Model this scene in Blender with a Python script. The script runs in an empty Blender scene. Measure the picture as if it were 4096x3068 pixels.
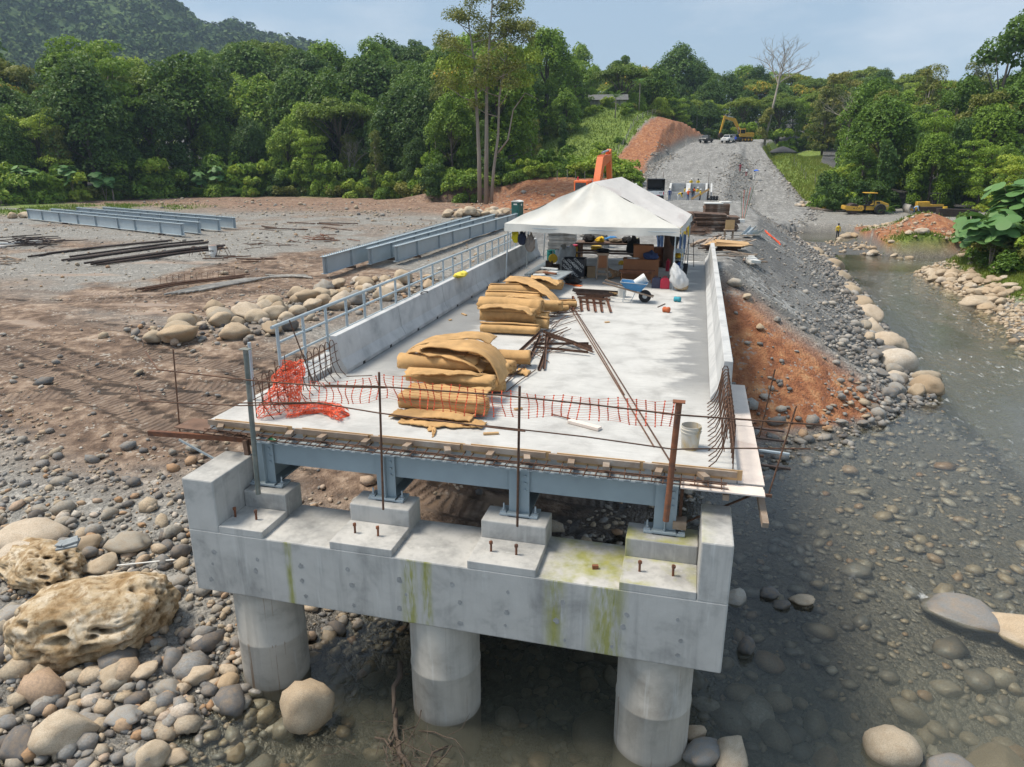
import bpy, bmesh, math, random
import numpy as np
from mathutils import Vector, Matrix, noise as mn
R = math.radians
rng = random.Random(7); nr = np.random.default_rng(11)
sc = bpy.context.scene
col = sc.collection
# ------------------------------------------------------------------ camera
CAM = (0.0, 0.0, 4.4); PITCH = 17.645; YAW = 14.235
cd = bpy.data.cameras.new('camera'); cam = bpy.data.objects.new('camera', cd); col.objects.link(cam)
cam.location = CAM; cam.rotation_euler = (R(90-PITCH), 0, R(YAW))
cd.sensor_width = 36; cd.lens = 24.943; cd.clip_start = .05; cd.clip_end = 9000
sc.camera = cam
# ------------------------------------------------------------------ sky and sun
SUN_EL = 62; SUN_AZ = 264      # azimuth clockwise from +Y: the sun stands to the left, a little behind the camera
w = bpy.data.worlds.new('World'); sc.world = w; w.use_nodes = True
nt = w.node_tree; nt.nodes.clear()
def wn(t, **k):
    n = nt.nodes.new(t)
    for a, b in k.items(): setattr(n, a, b)
    return n
sky = wn('ShaderNodeTexSky', sky_type='NISHITA', sun_disc=False, sun_elevation=R(SUN_EL), sun_rotation=R(SUN_AZ), air_density=1.0, dust_density=1.0, ozone_density=1.2, altitude=100)
tc = wn('ShaderNodeTexCoord'); mp = wn('ShaderNodeMapping'); mp.inputs['Scale'].default_value = (1.3, 1.3, 4.2); mp.inputs['Location'].default_value = (1.3, .4, .2)
n1 = wn('ShaderNodeTexNoise'); n1.inputs['Scale'].default_value = 1.3; n1.inputs['Detail'].default_value = 8; n1.inputs['Roughness'].default_value = .58
cr = wn('ShaderNodeValToRGB'); cr.color_ramp.elements[0].position = .47; cr.color_ramp.elements[1].position = .74
cr.color_ramp.elements[0].color = (.0, .0, .0, 1); cr.color_ramp.elements[1].color = (.8, .8, .8, 1)
vl = wn('ShaderNodeMixRGB'); vl.inputs[0].default_value = .72; vl.inputs[2].default_value = (3.8, 4.95, 6.1, 1)   # thin high veil of cloud
mx = wn('ShaderNodeMixRGB'); mx.inputs[2].default_value = (8.6, 8.6, 8.6, 1)
bg = wn('ShaderNodeBackground'); bg.inputs['Strength'].default_value = .092
ow = wn('ShaderNodeOutputWorld')
for a, b in ((tc.outputs['Generated'], mp.inputs[0]), (mp.outputs[0], n1.inputs['Vector']), (n1.outputs['Fac'], cr.inputs[0]), (cr.outputs[0], mx.inputs[0]), (sky.outputs[0], vl.inputs[1]), (vl.outputs[0], mx.inputs[1]), (mx.outputs[0], bg.inputs[0]), (bg.outputs[0], ow.inputs[0])):
    nt.links.new(a, b)
sl = bpy.data.lights.new('sun', 'SUN'); so = bpy.data.objects.new('sun', sl); col.objects.link(so)
sl.energy = 3.6; sl.angle = R(18); sl.color = (1, .92, .79)
sd = Vector((math.sin(R(SUN_AZ))*math.cos(R(SUN_EL)), math.cos(R(SUN_AZ))*math.cos(R(SUN_EL)), math.sin(R(SUN_EL))))
so.rotation_euler = sd.to_track_quat('Z', 'Y').to_euler(); so.location = sd*60
vs = sc.view_settings; vs.view_transform = 'Standard'; vs.look = 'None'; vs.gamma = 1; vs.exposure = .42; vs.use_curve_mapping = False
sc.cycles.max_bounces = 5; sc.cycles.diffuse_bounces = 2; sc.cycles.glossy_bounces = 2; sc.cycles.transmission_bounces = 3; sc.cycles.transparent_max_bounces = 6; sc.cycles.use_adaptive_sampling = True; sc.cycles.adaptive_threshold = .02; sc.cycles.caustics_reflective = False; sc.cycles.caustics_refractive = False
sc.cycles.volume_bounces = 0; sc.cycles.use_denoising = True
# ------------------------------------------------------------------ helpers
def tag(o, label=None, cat=None, group=None, kind=None):
    if label: o['label'] = label
    if cat: o['category'] = cat
    if group: o['group'] = group
    if kind: o['kind'] = kind
    return o
def empty(name, loc=(0,0,0), rz=0, label=None, cat=None, group=None):
    o = bpy.data.objects.new(name, None); col.objects.link(o); o.location = loc; o.rotation_euler = (0, 0, rz); o.empty_display_size = .2
    return tag(o, label, cat, group)
def link(name, me, parent=None, loc=None, rot=None, scale=None):
    o = bpy.data.objects.new(name, me); col.objects.link(o)
    if parent: o.parent = parent
    if loc is not None: o.location = loc
    if rot is not None: o.rotation_euler = rot
    if scale is not None: o.scale = scale
    return o
def copy_tree(o, parent=None):
    c = o.copy(); col.objects.link(c); c.parent = parent
    for ch in list(o.children): copy_tree(ch, c)
    return c
def rotz(a): return Matrix.Rotation(a, 3, 'Z')
class MB:
    def __init__(s): s.v = []; s.f = []; s.m = []
    def add(s, vs_, fs, m=0):
        k = len(s.v); s.v += [tuple(p) for p in vs_]; s.f += [tuple(i+k for i in f) for f in fs]; s.m += [m]*len(fs); return s
    def box(s, c, d, rot=None, m=0, taper=1.0):
        c = Vector(c); x, y, z = d[0]/2, d[1]/2, d[2]/2
        P = [Vector((sx*x*(taper if sz > 0 else 1), sy*y*(taper if sz > 0 else 1), sz*z)) for sz in (-1,1) for sy in (-1,1) for sx in (-1,1)]
        if rot is not None:
            if not isinstance(rot, Matrix): rot = rotz(rot)
            P = [rot @ p for p in P]
        return s.add([p+c for p in P], [(0,2,3,1),(4,5,7,6),(0,1,5,4),(2,6,7,3),(0,4,6,2),(1,3,7,5)], m)
    def bar(s, a, b, wd, ht, m=0, up=(0,0,1)):
        a = Vector(a); b = Vector(b); d = b-a; L = d.length; d.normalize(); u = Vector(up)
        if abs(d.dot(u)) > .98: u = Vector((1,0,0))
        sx = d.cross(u).normalized(); u = sx.cross(d)
        return s.box((a+b)/2, (wd, L, ht), Matrix((sx, d, u)).transposed(), m)
    def tube(s, pts, r, n=8, m=0, caps=True):
        pts = [Vector(p) for p in pts]; k = len(s.v); N = len(pts)
        rs = r if isinstance(r, (list, tuple)) else [r]*N
        d0 = (pts[1]-pts[0]).normalized(); u = Vector((0,0,1)) if abs(d0.z) < .9 else Vector((1,0,0))
        u = (u - d0*u.dot(d0)).normalized()
        for i, p in enumerate(pts):
            d = (pts[min(i+1,N-1)]-pts[max(i-1,0)])
            d = d.normalized() if d.length > 1e-9 else d0
            u = (u - d*u.dot(d)).normalized(); w_ = d.cross(u)
            for j in range(n):
                a = 2*math.pi*j/n; s.v.append(tuple(p + (u*math.cos(a)+w_*math.sin(a))*rs[i]))
        for i in range(N-1):
            for j in range(n):
                s.f.append((k+i*n+j, k+i*n+(j+1)%n, k+(i+1)*n+(j+1)%n, k+(i+1)*n+j)); s.m.append(m)
        if caps:
            s.f.append(tuple(k+j for j in reversed(range(n)))); s.f.append(tuple(k+(N-1)*n+j for j in range(n))); s.m += [m, m]
        return s
    def cyl(s, a, b, r0, r1=None, n=12, m=0): return s.tube([a, b], [r0, r0 if r1 is None else r1], n, m)
    def lathe(s, prof, c=(0,0,0), n=20, m=0):
        k = len(s.v); N = len(prof)
        for (r, z) in prof:
            for j in range(n):
                a = 2*math.pi*j/n; s.v.append((c[0]+r*math.cos(a), c[1]+r*math.sin(a), c[2]+z))
        for i in range(N-1):
            for j in range(n):
                s.f.append((k+i*n+j, k+i*n+(j+1)%n, k+(i+1)*n+(j+1)%n, k+(i+1)*n+j)); s.m.append(m)
        s.f.append(tuple(k+j for j in reversed(range(n)))); s.f.append(tuple(k+(N-1)*n+j for j in range(n))); s.m += [m, m]
        return s
    def prism(s, poly, ax, a, b, m=0):
        # poly: 2D points; ax: 'x' -> (y,z) pairs, 'y' -> (x,z), 'z' -> (x,y)
        def mk(p, t): return {'x': (t, p[0], p[1]), 'y': (p[0], t, p[1]), 'z': (p[0], p[1], t)}[ax]
        n = len(poly)
        return s.add([mk(p, a) for p in poly]+[mk(p, b) for p in poly], [tuple(reversed(range(n))), tuple(range(n, 2*n))]+[(i, (i+1)%n, n+(i+1)%n, n+i) for i in range(n)], m)
    def grid(s, fn, nu, nv, m=0):
        k = len(s.v)
        for i in range(nu+1):
            for j in range(nv+1): s.v.append(tuple(fn(i/nu, j/nv)))
        for i in range(nu):
            for j in range(nv):
                s.f.append((k+i*(nv+1)+j, k+(i+1)*(nv+1)+j, k+(i+1)*(nv+1)+j+1, k+i*(nv+1)+j+1)); s.m.append(m)
        return s
    def mesh(s, name, mats, smooth=False, fix=True):
        me = bpy.data.meshes.new(name); me.from_pydata(s.v, [], s.f)
        if not isinstance(mats, (list, tuple)): mats = [mats]
        for q in mats: me.materials.append(q)
        if len(mats) > 1: me.polygons.foreach_set('material_index', s.m)
        if fix:
            bm = bmesh.new(); bm.from_mesh(me); bmesh.ops.recalc_face_normals(bm, faces=bm.faces); bm.to_mesh(me); bm.free()
        if smooth: me.shade_smooth()
        me.update(); return me
    def build(s, name, mats, parent=None, smooth=False, bevel=0, solid=0, loc=None, rot=None, auto=False, fix=True):
        o = link(name, s.mesh(name, mats, smooth or auto, fix), parent, loc, rot)
        if solid:
            q = o.modifiers.new('s', 'SOLIDIFY'); q.thickness = solid; q.offset = -1
        if bevel:
            q = o.modifiers.new('b', 'BEVEL'); q.width = bevel; q.segments = 2; q.limit_method = 'ANGLE'
        if auto: o.data.set_sharp_from_angle(angle=R(35))
        return o
# ------------------------------------------------------------------ materials
def node_mat(name):
    m = bpy.data.materials.new(name); m.use_nodes = True
    t = m.node_tree; t.nodes.clear()
    o = t.nodes.new('ShaderNodeOutputMaterial'); b = t.nodes.new('ShaderNodeBsdfPrincipled'); t.links.new(b.outputs[0], o.inputs[0])
    return m, t, b, o
class G:
    """small node-graph helper"""
    def __init__(s, t): s.t = t
    def n(s, ty, ins=None, **k):
        q = s.t.nodes.new(ty)
        for a, b in k.items(): setattr(q, a, b)
        for a, b in (ins or {}).items():
            if hasattr(b, 'is_linked') or hasattr(b, 'links'): s.t.links.new(b, q.inputs[a])
            else: q.inputs[a].default_value = b
        return q
    def math(s, op, a, b=0.0, clamp=False): return s.n('ShaderNodeMath', {0: a, 1: b}, operation=op, use_clamp=clamp).outputs[0]
    def noise(s, vec, scale, detail=4, rough=.55, dist=0): return s.n('ShaderNodeTexNoise', {'Vector': vec, 'Scale': scale, 'Detail': detail, 'Roughness': rough, 'Distortion': dist}).outputs['Fac']
    def ramp(s, fac, stops, interp='LINEAR'):
        q = s.n('ShaderNodeValToRGB', {0: fac}); e = q.color_ramp.elements; q.color_ramp.interpolation = interp
        while len(e) < len(stops): e.new(.5)
        for i, (p, c) in enumerate(stops):
            e[i].position = p; e[i].color = (c, c, c, 1) if isinstance(c, (int, float)) else (*c, 1)
        return q.outputs[0]
    def mix(s, f, a, b, mode='MIX'): return s.n('ShaderNodeMixRGB', {0: f, 1: a if not isinstance(a, tuple) else (*a, 1), 2: b if not isinstance(b, tuple) else (*b, 1)}, blend_type=mode).outputs[0]
    def bump(s, h, strength=.3, dist=.02, normal=None):
        ins = {'Height': h, 'Strength': strength, 'Distance': dist}
        if normal is not None: ins['Normal'] = normal
        return s.n('ShaderNodeBump', ins).outputs[0]
def sc3(c, k): return tuple(max(0, min(1, x*k)) for x in c)
def M(name, c, rough=.7, var=.22, scale=2.5, bump=.25, bscale=40, metal=0.0, c2=None, rnd=0.0, stain=None, thr=(.5,.7), stretch=(1,1,1), bdist=.01, spec=None):
    m, t, b, o = node_mat(name); g = G(t)
    co = g.n('ShaderNodeTexCoord').outputs['Object']
    if stretch != (1,1,1): co2 = g.n('ShaderNodeMapping', {'Vector': co, 'Scale': stretch}).outputs[0]
    else: co2 = co
    f = g.noise(co2, scale, 6, .6)
    cc = g.ramp(f, [(.3, sc3(c, 1-var)), (.7, c2 if c2 else sc3(c, 1+var))])
    if stain:
        f2 = g.ramp(g.noise(co2, scale*.45, 8, .65, .4), [(thr[0], 0.0), (thr[1], 1.0)])
        cc = g.mix(f2, cc, stain)
    if rnd:
        oi = g.n('ShaderNodeObjectInfo').outputs['Random']
        k = g.math('ADD', g.math('MULTIPLY', oi, 2*rnd), 1-rnd)
        cc = g.n('ShaderNodeVectorMath', {0: cc, 1: g.n('ShaderNodeCombineXYZ', {0: k, 1: k, 2: k}).outputs[0]}, operation='MULTIPLY').outputs[0]
    t.links.new(cc, b.inputs['Base Color'])
    b.inputs['Roughness'].default_value = rough; b.inputs['Metallic'].default_value = metal
    if spec is not None: b.inputs['Specular IOR Level'].default_value = spec
    if bump: t.links.new(g.bump(g.noise(co, bscale, 4, .6), bump, bdist), b.inputs['Normal'])
    return m
mt = {}
mt['steel'] = M('painted_steel_grey', (.28,.335,.36), .55, .1, 1.4, .06, 60, stain=(.33,.36,.37), thr=(.55,.8))
mt['steel_pale'] = M('painted_steel_pale', (.38,.44,.475), .55, .08, .8, .04, 60, rnd=.04)
mt['galv'] = M('galvanised', (.42,.47,.5), .42, .12, 6, .08, 50, metal=.35, stain=(.25,.22,.2), thr=(.62,.8))
mt['rust'] = M('rusted_steel', (.085,.045,.03), .85, .35, 14, .4, 120, c2=(.17,.085,.05), rnd=.25)
mt['rust_red'] = M('rusted_tube', (.2,.075,.035), .8, .3, 9, .3, 90, stain=(.08,.05,.04), rnd=.15)
mt['darksteel'] = M('dark_rusty_pipe', (.03,.022,.02), .75, .3, 6, .3, 80, c2=(.075,.045,.035), rnd=.3)
mt['wood'] = M('weathered_timber', (.3,.22,.16), .85, .25, 3, .35, 60, stretch=(1,1,1), stain=(.42,.37,.32), rnd=.18)
mt['wood_dark'] = M('old_dark_timber', (.13,.075,.05), .88, .3, 3, .4, 50, stain=(.3,.26,.23), thr=(.5,.75), rnd=.3)
mt['wood_new'] = M('pale_plywood', (.52,.33,.16), .75, .14, 4, .12, 40, rnd=.1)
mt['formply'] = M('form_plywood', (.72,.62,.55), .7, .12, 2.2, .12, 40, stain=(.42,.26,.2), thr=(.6,.85))
mt['foam'] = M('tan_foam', (.52,.31,.13), .92, .22, 2.6, .5, 22, stain=(.27,.155,.06), thr=(.47,.78), rnd=.1, bdist=.012)
mt['canvas'] = M('tent_canvas', (.62,.605,.56), .8, .08, 1.2, .12, 6, stain=(.45,.41,.36), thr=(.52,.85), bdist=.02)
mt['canvas_pink'] = M('tent_canvas_stained', (.6,.565,.54), .8, .1, 1.6, .12, 6, stain=(.38,.28,.265), thr=(.52,.78), stretch=(1,.22,1))
mt['black'] = M('black_rubber', (.018,.018,.02), .7, .3, 8, .2, 60)
mt['blackplastic'] = M('black_plastic', (.02,.022,.028), .4, .2, 5, .05, 40)
mt['white'] = M('white_plastic', (.72,.71,.68), .45, .06, 5, .05, 40, stain=(.5,.46,.38), thr=(.6,.8))
mt['bucketmud'] = M('mud_stained_plastic', (.52,.49,.43), .6, .1, 5, .1, 40, stain=(.5,.33,.1), thr=(.47,.62), stretch=(1,1,.6))
mt['red'] = M('red_plastic', (.55,.02,.06), .4, .1, 4, .04, 30)
mt['blue'] = M('blue_paint', (.04,.2,.42), .5, .15, 4, .05, 30, stain=(.35,.37,.38), thr=(.5,.65))
mt['yellow'] = M('yellow_plastic', (.75,.47,.03), .45, .1, 5, .04, 30)
mt['catyellow'] = M('machine_yellow', (.62,.36,.045), .5, .14, 1.5, .05, 30, stain=(.35,.22,.08), thr=(.58,.8))
mt['orange'] = M('machine_orange', (.72,.16,.04), .45, .1, 1.5, .04, 30, stain=(.45,.17,.1), thr=(.6,.85))
mt['glass'] = M('dark_glass', (.02,.025,.03), .08, .1, 2, 0, metal=0.0, spec=.9)
mt['carwhite'] = M('car_white', (.78,.78,.77), .3, .03, 1, 0)
mt['cargrey'] = M('car_dark_grey', (.05,.058,.068), .3, .1, 1, 0)
mt['chrome'] = M('chrome', (.6,.6,.6), .2, .05, 1, 0, metal=1)
mt['cardboard'] = M('brown_board', (.3,.125,.055), .8, .1, 3, .08, 40)
mt['carton'] = M('carton', (.42,.28,.16), .85, .1, 3, .08, 40)
mt['green'] = M('toilet_green', (.012,.1,.085), .5, .12, 2, .04, 20)
mt['netorange'] = M('orange_net', (.85,.13,.05), .55, .08, 3, 0)
mt['skin'] = M('skin', (.25,.13,.085), .6, .1, 4, 0)
mt['bark'] = M('bark', (.3,.265,.22), .9, .2, .8, .5, 12, stain=(.16,.14,.11), stretch=(1,1,.3), bdist=.05)
mt['bark_dark'] = M('bark_dark', (.12,.1,.08), .9, .3, .8, .5, 12, stretch=(1,1,.3), bdist=.05)
def cloth(n, c): 
    if n not in mt: mt[n] = M(n, c, .9, .12, 6, .1, 40)
    return mt[n]
# cast concrete: mottled, with water streaks, pinholes and (for the pier) green algae
def concrete(name, c=(.47,.465,.45), dark=(.3,.3,.295), algae=0, broom=0, wetx=None, streak=1.0, rust=0):
    m, t, b, o = node_mat(name); g = G(t)
    co = g.n('ShaderNodeTexCoord').outputs['Object']
    f = g.noise(co, 1.3, 8, .65, .3)
    cc = g.ramp(f, [(.3, dark), (.5, c), (.75, sc3(c, 1.18))])
    st = g.n('ShaderNodeMapping', {'Vector': co, 'Scale': (5, 5, .35)}).outputs[0]
    fs = g.ramp(g.noise(st, 1.2, 6, .6), [(.5, 0.0), (.68, 1.0)])
    cc = g.mix(g.math('MULTIPLY', fs, .35*streak), cc, sc3(dark, .95))
    fw = g.ramp(g.noise(st, 2.1, 5, .6, .2), [(.6, 0.0), (.72, 1.0)])
    cc = g.mix(g.math('MULTIPLY', fw, .3*streak), cc, (.62,.62,.6))
    pit = g.ramp(g.n('ShaderNodeTexVoronoi', {'Vector': co, 'Scale': 9.0}).outputs['Distance'], [(.03, 1.0), (.07, 0.0)])
    cc = g.mix(g.math('MULTIPLY', pit, .4), cc, (.2,.2,.2))
    if algae:
        sp = g.n('ShaderNodeSeparateXYZ', {0: co}); x, y, z = sp.outputs
        def band(v, a, b_, wd): return g.math('MULTIPLY', g.ramp(g.math('ADD', g.math('MULTIPLY', g.math('SUBTRACT', v, a), 1/wd), .5), [(0, 0.0), (1, 1.0)]), g.ramp(g.math('ADD', g.math('MULTIPLY', g.math('SUBTRACT', b_, v), 1/wd), .5), [(0, 0.0), (1, 1.0)]))
        al = None
        for a, b_, wd in ((-4.02, -3.8, .12), (-3.7,-3.55,.1), (-6.05,-5.95,.08), (-1.05, -.62, .22), (-1.72,-1.5,.2)):
            bb = band(x, a, b_, wd); al = bb if al is None else g.math('MAXIMUM', al, bb)
        nz = g.ramp(g.noise(g.n('ShaderNodeMapping', {'Vector': co, 'Scale': (6, 6, 1.1)}).outputs[0], 1.6, 6, .65), [(.36, 0.0), (.56, 1.0)])
        ve = g.math('MULTIPLY', g.math('MULTIPLY', al, nz), g.ramp(z, [(0, 1.0), (1, 1.0)]))
        fl = g.math('MULTIPLY', band(x, -1.75, .38, .5), g.ramp(g.noise(co, 1.7, 6, .6), [(.42, 0.0), (.6, 1.0)]))
        up = g.n('ShaderNodeSeparateXYZ', {0: g.n('ShaderNodeNewGeometry').outputs['True Normal']}).outputs[2]
        upm = g.math('GREATER_THAN', up, .6)
        a_all = g.math('ADD', g.math('MULTIPLY', ve, g.math('SUBTRACT', 1.0, upm)), g.math('MULTIPLY', fl, upm), clamp=True)
        cc = g.mix(g.math('MULTIPLY', a_all, .88), cc, g.mix(g.noise(co, 7, 3), (.16,.19,.03), (.42,.39,.1)))
    if rust:
        rv = g.noise(g.n('ShaderNodeMapping', {'Vector': co, 'Scale': (7, 7, .16)}).outputs[0], 1.5, 5, .7)
        zc = g.n('ShaderNodeSeparateXYZ', {0: co}).outputs[2]
        rm_ = g.math('MULTIPLY', g.ramp(rv, [(.6, 0.0), (.66, 1.0)]), g.ramp(g.noise(co, 1.6, 4), [(.35, 0.0), (.55, .8)]))
        cc = g.mix(rm_, cc, (.24,.145,.08)); cc = g.mix(g.ramp(g.math('ADD', g.math('MULTIPLY', zc, 2.2), 10.2), [(.0, .55), (.35, 0.0)]), cc, (.2,.17,.13))
    hb = g.math('ADD', g.noise(co, 35, 5, .6), g.math('MULTIPLY', g.noise(co, 3, 3), 1.4))
    hb = g.math('SUBTRACT', hb, pit)
    dist = .006
    if broom:
        br = g.noise(g.n('ShaderNodeMapping', {'Vector': co, 'Scale': (.8, 16, 1)}).outputs[0], 2.2, 5, .7)
        hb = g.math('ADD', hb, g.math('MULTIPLY', br, 1.5))
        cc = g.mix(g.ramp(br, [(.4, .0), (.75, .5)]), cc, sc3(dark, .85))
    if wetx:
        x = g.n('ShaderNodeSeparateXYZ', {0: co}).outputs[0]; y_ = g.n('ShaderNodeSeparateXYZ', {0: co}).outputs[1]
        nzz = g.math('MULTIPLY', g.math('SUBTRACT', g.noise(g.n('ShaderNodeMapping', {'Vector': co, 'Scale': (.5, 1.2, 1)}).outputs[0], 1.1, 7, .65), .5), 3.4)
        xx = g.math('ADD', x, nzz)
        wl = g.ramp(g.math('ADD', g.math('MULTIPLY', g.math('SUBTRACT', wetx[0], xx), 1.2), .5), [(.2, 0.0), (.8, 1.0)])
        wr = g.ramp(g.math('ADD', g.math('MULTIPLY', g.math('SUBTRACT', xx, wetx[1]), 1.6), .5), [(.2, 0.0), (.8, 1.0)])
        nearm = g.ramp(g.math('MULTIPLY', g.math('SUBTRACT', y_, 12.6), .5), [(0, 0.0), (1, 1.0)])
        wt = g.math('MULTIPLY', g.math('MAXIMUM', wl, wr), nearm)
        cc = g.mix(g.math('MULTIPLY', wt, .72), cc, (.15,.15,.15))
        t.links.new(g.ramp(wt, [(0, .85), (1, .55)]), b.inputs['Roughness'])
    else: b.inputs['Roughness'].default_value = .85
    t.links.new(cc, b.inputs['Base Color'])
    t.links.new(g.bump(hb, .35, dist), b.inputs['Normal'])
    return m
mt['conc_pier'] = concrete('pier_concrete', (.465,.45,.425), (.265,.26,.25), algae=1, streak=1.3)
mt['conc_col'] = concrete('column_concrete', (.49,.45,.395), (.32,.29,.25), streak=1.2, rust=1)
mt['conc_deck'] = concrete('deck_concrete', (.52,.51,.49), (.36,.35,.335), broom=1, wetx=(-5.6, -.15), streak=0)
mt['conc_bar'] = concrete('barrier_concrete', (.5,.5,.495), (.33,.335,.34), streak=.5)
mt['conc_patch'] = M('filled_tie_hole', (.3,.3,.295), .9, .25, 12, .3, 60)
# ================================================================== terrain
def sm(a, b, x): t = np.clip((x-a)/(b-a), 0, 1); return t*t*(3-2*t)
def ip(v, pts): p = np.array(pts, float); return np.interp(v, p[:,0], p[:,1])
def _h(i, j, s): 
    n = (i*374761393 + j*668265263 + s*974634777) & 0x7fffffff
    n = ((n ^ (n >> 13))*1274126177) & 0x7fffffff
    return ((n ^ (n >> 16)) & 0xffff)/65535.0
def vnoise(x, y, s=0):
    x = np.asarray(x, float); y = np.asarray(y, float)
    i = np.floor(x).astype(np.int64); j = np.floor(y).astype(np.int64); u = x-i; v = y-j; u = u*u*(3-2*u); v = v*v*(3-2*v)
    return (_h(i,j,s)*(1-u)+_h(i+1,j,s)*u)*(1-v) + (_h(i,j+1,s)*(1-u)+_h(i+1,j+1,s)*u)*v
def fbm(x, y, s=0, o=4):
    a = 0; k = .5; t = 0
    for q in range(o): a = a + k*vnoise(x*2**q, y*2**q, s+q*17); t += k; k *= .5
    return a/t
WZ = -4.6
XS = [(0,-9),(5,-8.4),(8.6,-7.9),(9.3,-7.9),(11,-6.9),(14,-3.6),(19,0),(22,2.6),(24.2,4.6),(27.8,6.8),(29.7,9.0),(34,9.8),(50,10.7),(68,11.7),(83,11.9),(87,11.3),(93,9.8),(98,12.5),(99,30),(400,30)]
XR = [(0,19),(40,16.6),(45,17.2),(51,18.1),(60,18),(65,18.2),(69,20),(70.5,60),(74.5,60),(76,17.6),(85,16.5),(88,17.5),(93,19.5),(97,18),(99,14),(400,14)]
def road_z(y): return ip(y, [(-50,0),(80,0),(85,-.15),(98,-1.6),(116,-1.6),(150,3.0),(185,7.8),(215,9.2),(500,10)])
def side_z(y): return ip(y, [(-50,-3.7),(112,-3.7),(128,-3.0),(150,.8),(170,4.9),(185,7.6),(215,9.2),(500,10)])
RL = [(31,-9),(40,-9.5),(45,-11),(60,-11),(75,-9.5),(95,-11),(125,-10.6),(150,-9.2),(185,-2.8),(215,2),(400,10)]
RM = [(31,1.3),(40,2.9),(59,4.7),(80,4.6),(118,3.7),(150,6.4),(175,8.6),(190,10),(215,12),(400,20)]
RS = [(31,11),(100,13),(118,17.5),(135,16.6),(150,15.6),(170,13.7),(185,13),(215,18),(400,30)]
def H(x, y, fine=True):
    x = np.asarray(x, float); y = np.asarray(y, float)
    n1 = fbm(x*.12, y*.12, 3); n2 = fbm(x*.6, y*.6, 5)
    # yard on the left, sinking towards the river
    z = -3.0 + .35*(n1-.5) + .12*(n2-.5)
    q = y + .16*(x+12)
    z = z - 1.25*(1-sm(9, 24, q)) - .5*(1-sm(4, 12, q))
    # back country rises
    back = np.maximum(0, y-126+.06*x)
    z = z + .105*back*sm(0, 30, back) + 3.*(fbm(x*.02, y*.02, 9)-.45)*sm(10, 60, back)
    # right-hand country: a bank, then the flat by the ford
    rb = x - ip(y, XR)
    rz_ = -4.6 + .42*np.clip(rb, -20, 6) + .06*np.clip(rb-6, 0, 60) + .5*(n1-.5)
    zr = np.where(y < 72, rz_, -3.6 + .3*(n1-.5) + .03*np.clip(x-20, 0, 40) + .0*y)
    zr = np.where(y > 72, zr - .75*np.exp(-((x-13.5)/3.5)**2)*np.exp(-((y-79)/8)**2)*1.35, zr)
    zr = np.where(y > 128, zr + .1*np.maximum(0, y-130)*sm(14, 30, x), zr)
    wr = sm(8, 12, x)*(1-sm(150, 190, y)*(1-sm(20, 30, x))) 
    z = z*(1-wr) + zr*wr
    # spoil mound beside the ford
    z = z + 2.3*np.exp(-((x-24)/3.4)**2-((y-86)/4.5)**2) + .9*np.exp(-((x-19)/3.)**2-((y-82)/4)**2) + .9*np.exp(-((x-21.5)/2.5)**2-((y-76.8)/2.)**2) + .35*(n2-.5)*sm(15,18,x)*(1-sm(30,36,x))*sm(70,75,y)*(1-sm(96,102,y))
    # river
    d = np.minimum(x-ip(y, XS), ip(y, XR)-x)
    dep = ip(y, [(0,.85),(9,.85),(12,.5),(15,.27),(23,.3),(28,.5),(62,.45),(70,.3),(88,.3),(100,.3)])
    dep = dep + .35*sm(1, 5, x)*(1-sm(11, 13, y))
    bed = WZ + .05 - (dep+.05)*sm(0, 3.2, d)
    z = np.where(d > 0, np.minimum(z, bed + .06*(n2-.5)), z)
    lo = WZ + .05 + .13*np.maximum(0, -d) + .1*np.maximum(0, -d-3)
    z = np.where((d <= 0) & (y < 24.5) & (x < 6), np.minimum(z, lo), z)
    z = np.where((d <= 0) & (y >= 24.5) & (y < 76) & (x > .9) & (x < 14), np.minimum(z, WZ+.05+.1*np.maximum(0, -d)), z)
    z = np.where((d <= 0) & (y >= 76) & (y < 92) & (x > .9) & (x < 12.5), np.minimum(z, WZ+.1+.16*np.maximum(0, -d)), z)
    z = np.where((d <= 0) & (y >= 74) & (y < 90) & (x > 8) & (x < 18), np.minimum(np.maximum(z, WZ+.03), WZ+.10+.02*(n2)+.14*np.maximum(0,-d-1)), z)
    fb = sm(73.5, 76.5, y)*(1-sm(85.5, 88.5, y))*sm(9, 11, x)*(1-sm(17.5, 20, x)); z = z*(1-fb)+np.maximum(z, WZ+.05+.07*(n2-.2))*fb
    # bridge approach bank and the road on it
    xl = ip(y, RL); xm = ip(y, RM); xs = ip(y, RS)
    dx = np.maximum(np.maximum(x-xm, xl-x), 0); dy = np.maximum(31-y, 0)
    dist = np.hypot(dx, dy); rz = road_z(y)
    e = rz - .62*dist + .10*(n2-.5)*sm(0, 1.5, dist)
    z = np.where((y < 118), np.maximum(z, e), z)
    z = np.where((x > -8.15) & (x < .95) & (y < 33.0), np.minimum(z, -1.45), z)
    # side track and main road climbing the far hill
    far = sm(96, 112, y)
    szz = side_z(y)
    ds = np.maximum(x-xs, 0); onside = (x > xm-1)
    zs = np.maximum(szz, rz - .62*np.maximum(0, x-xm))
    m_s = far*(1-sm(0, 3, ds))*sm(-2, .5, x-xm)*(y < 240)
    z = z*(1-m_s) + zs*m_s
    m_m = sm(112, 122, y)*(1-sm(0, 1.5, np.maximum(xl-x, 0)))*(1-sm(-.5, 1, x-xm))*(y < 240)
    z = z*(1-m_m) + rz*m_m
    # green hill with the cut face left of the far road, red bench before it
    dl = xl - x
    hill = (7.4+.3*np.clip(dl, 0, 20))*sm(126, 182, y+.5*x)*sm(-.5, 1, dl)*(1-sm(24, 60, dl)) * (1-.75*sm(196, 232, y+1.2*np.clip(dl,0,12)))
    cutz = rz + 1.25*np.maximum(dl, 0)*(.8+.5*n2)
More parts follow.
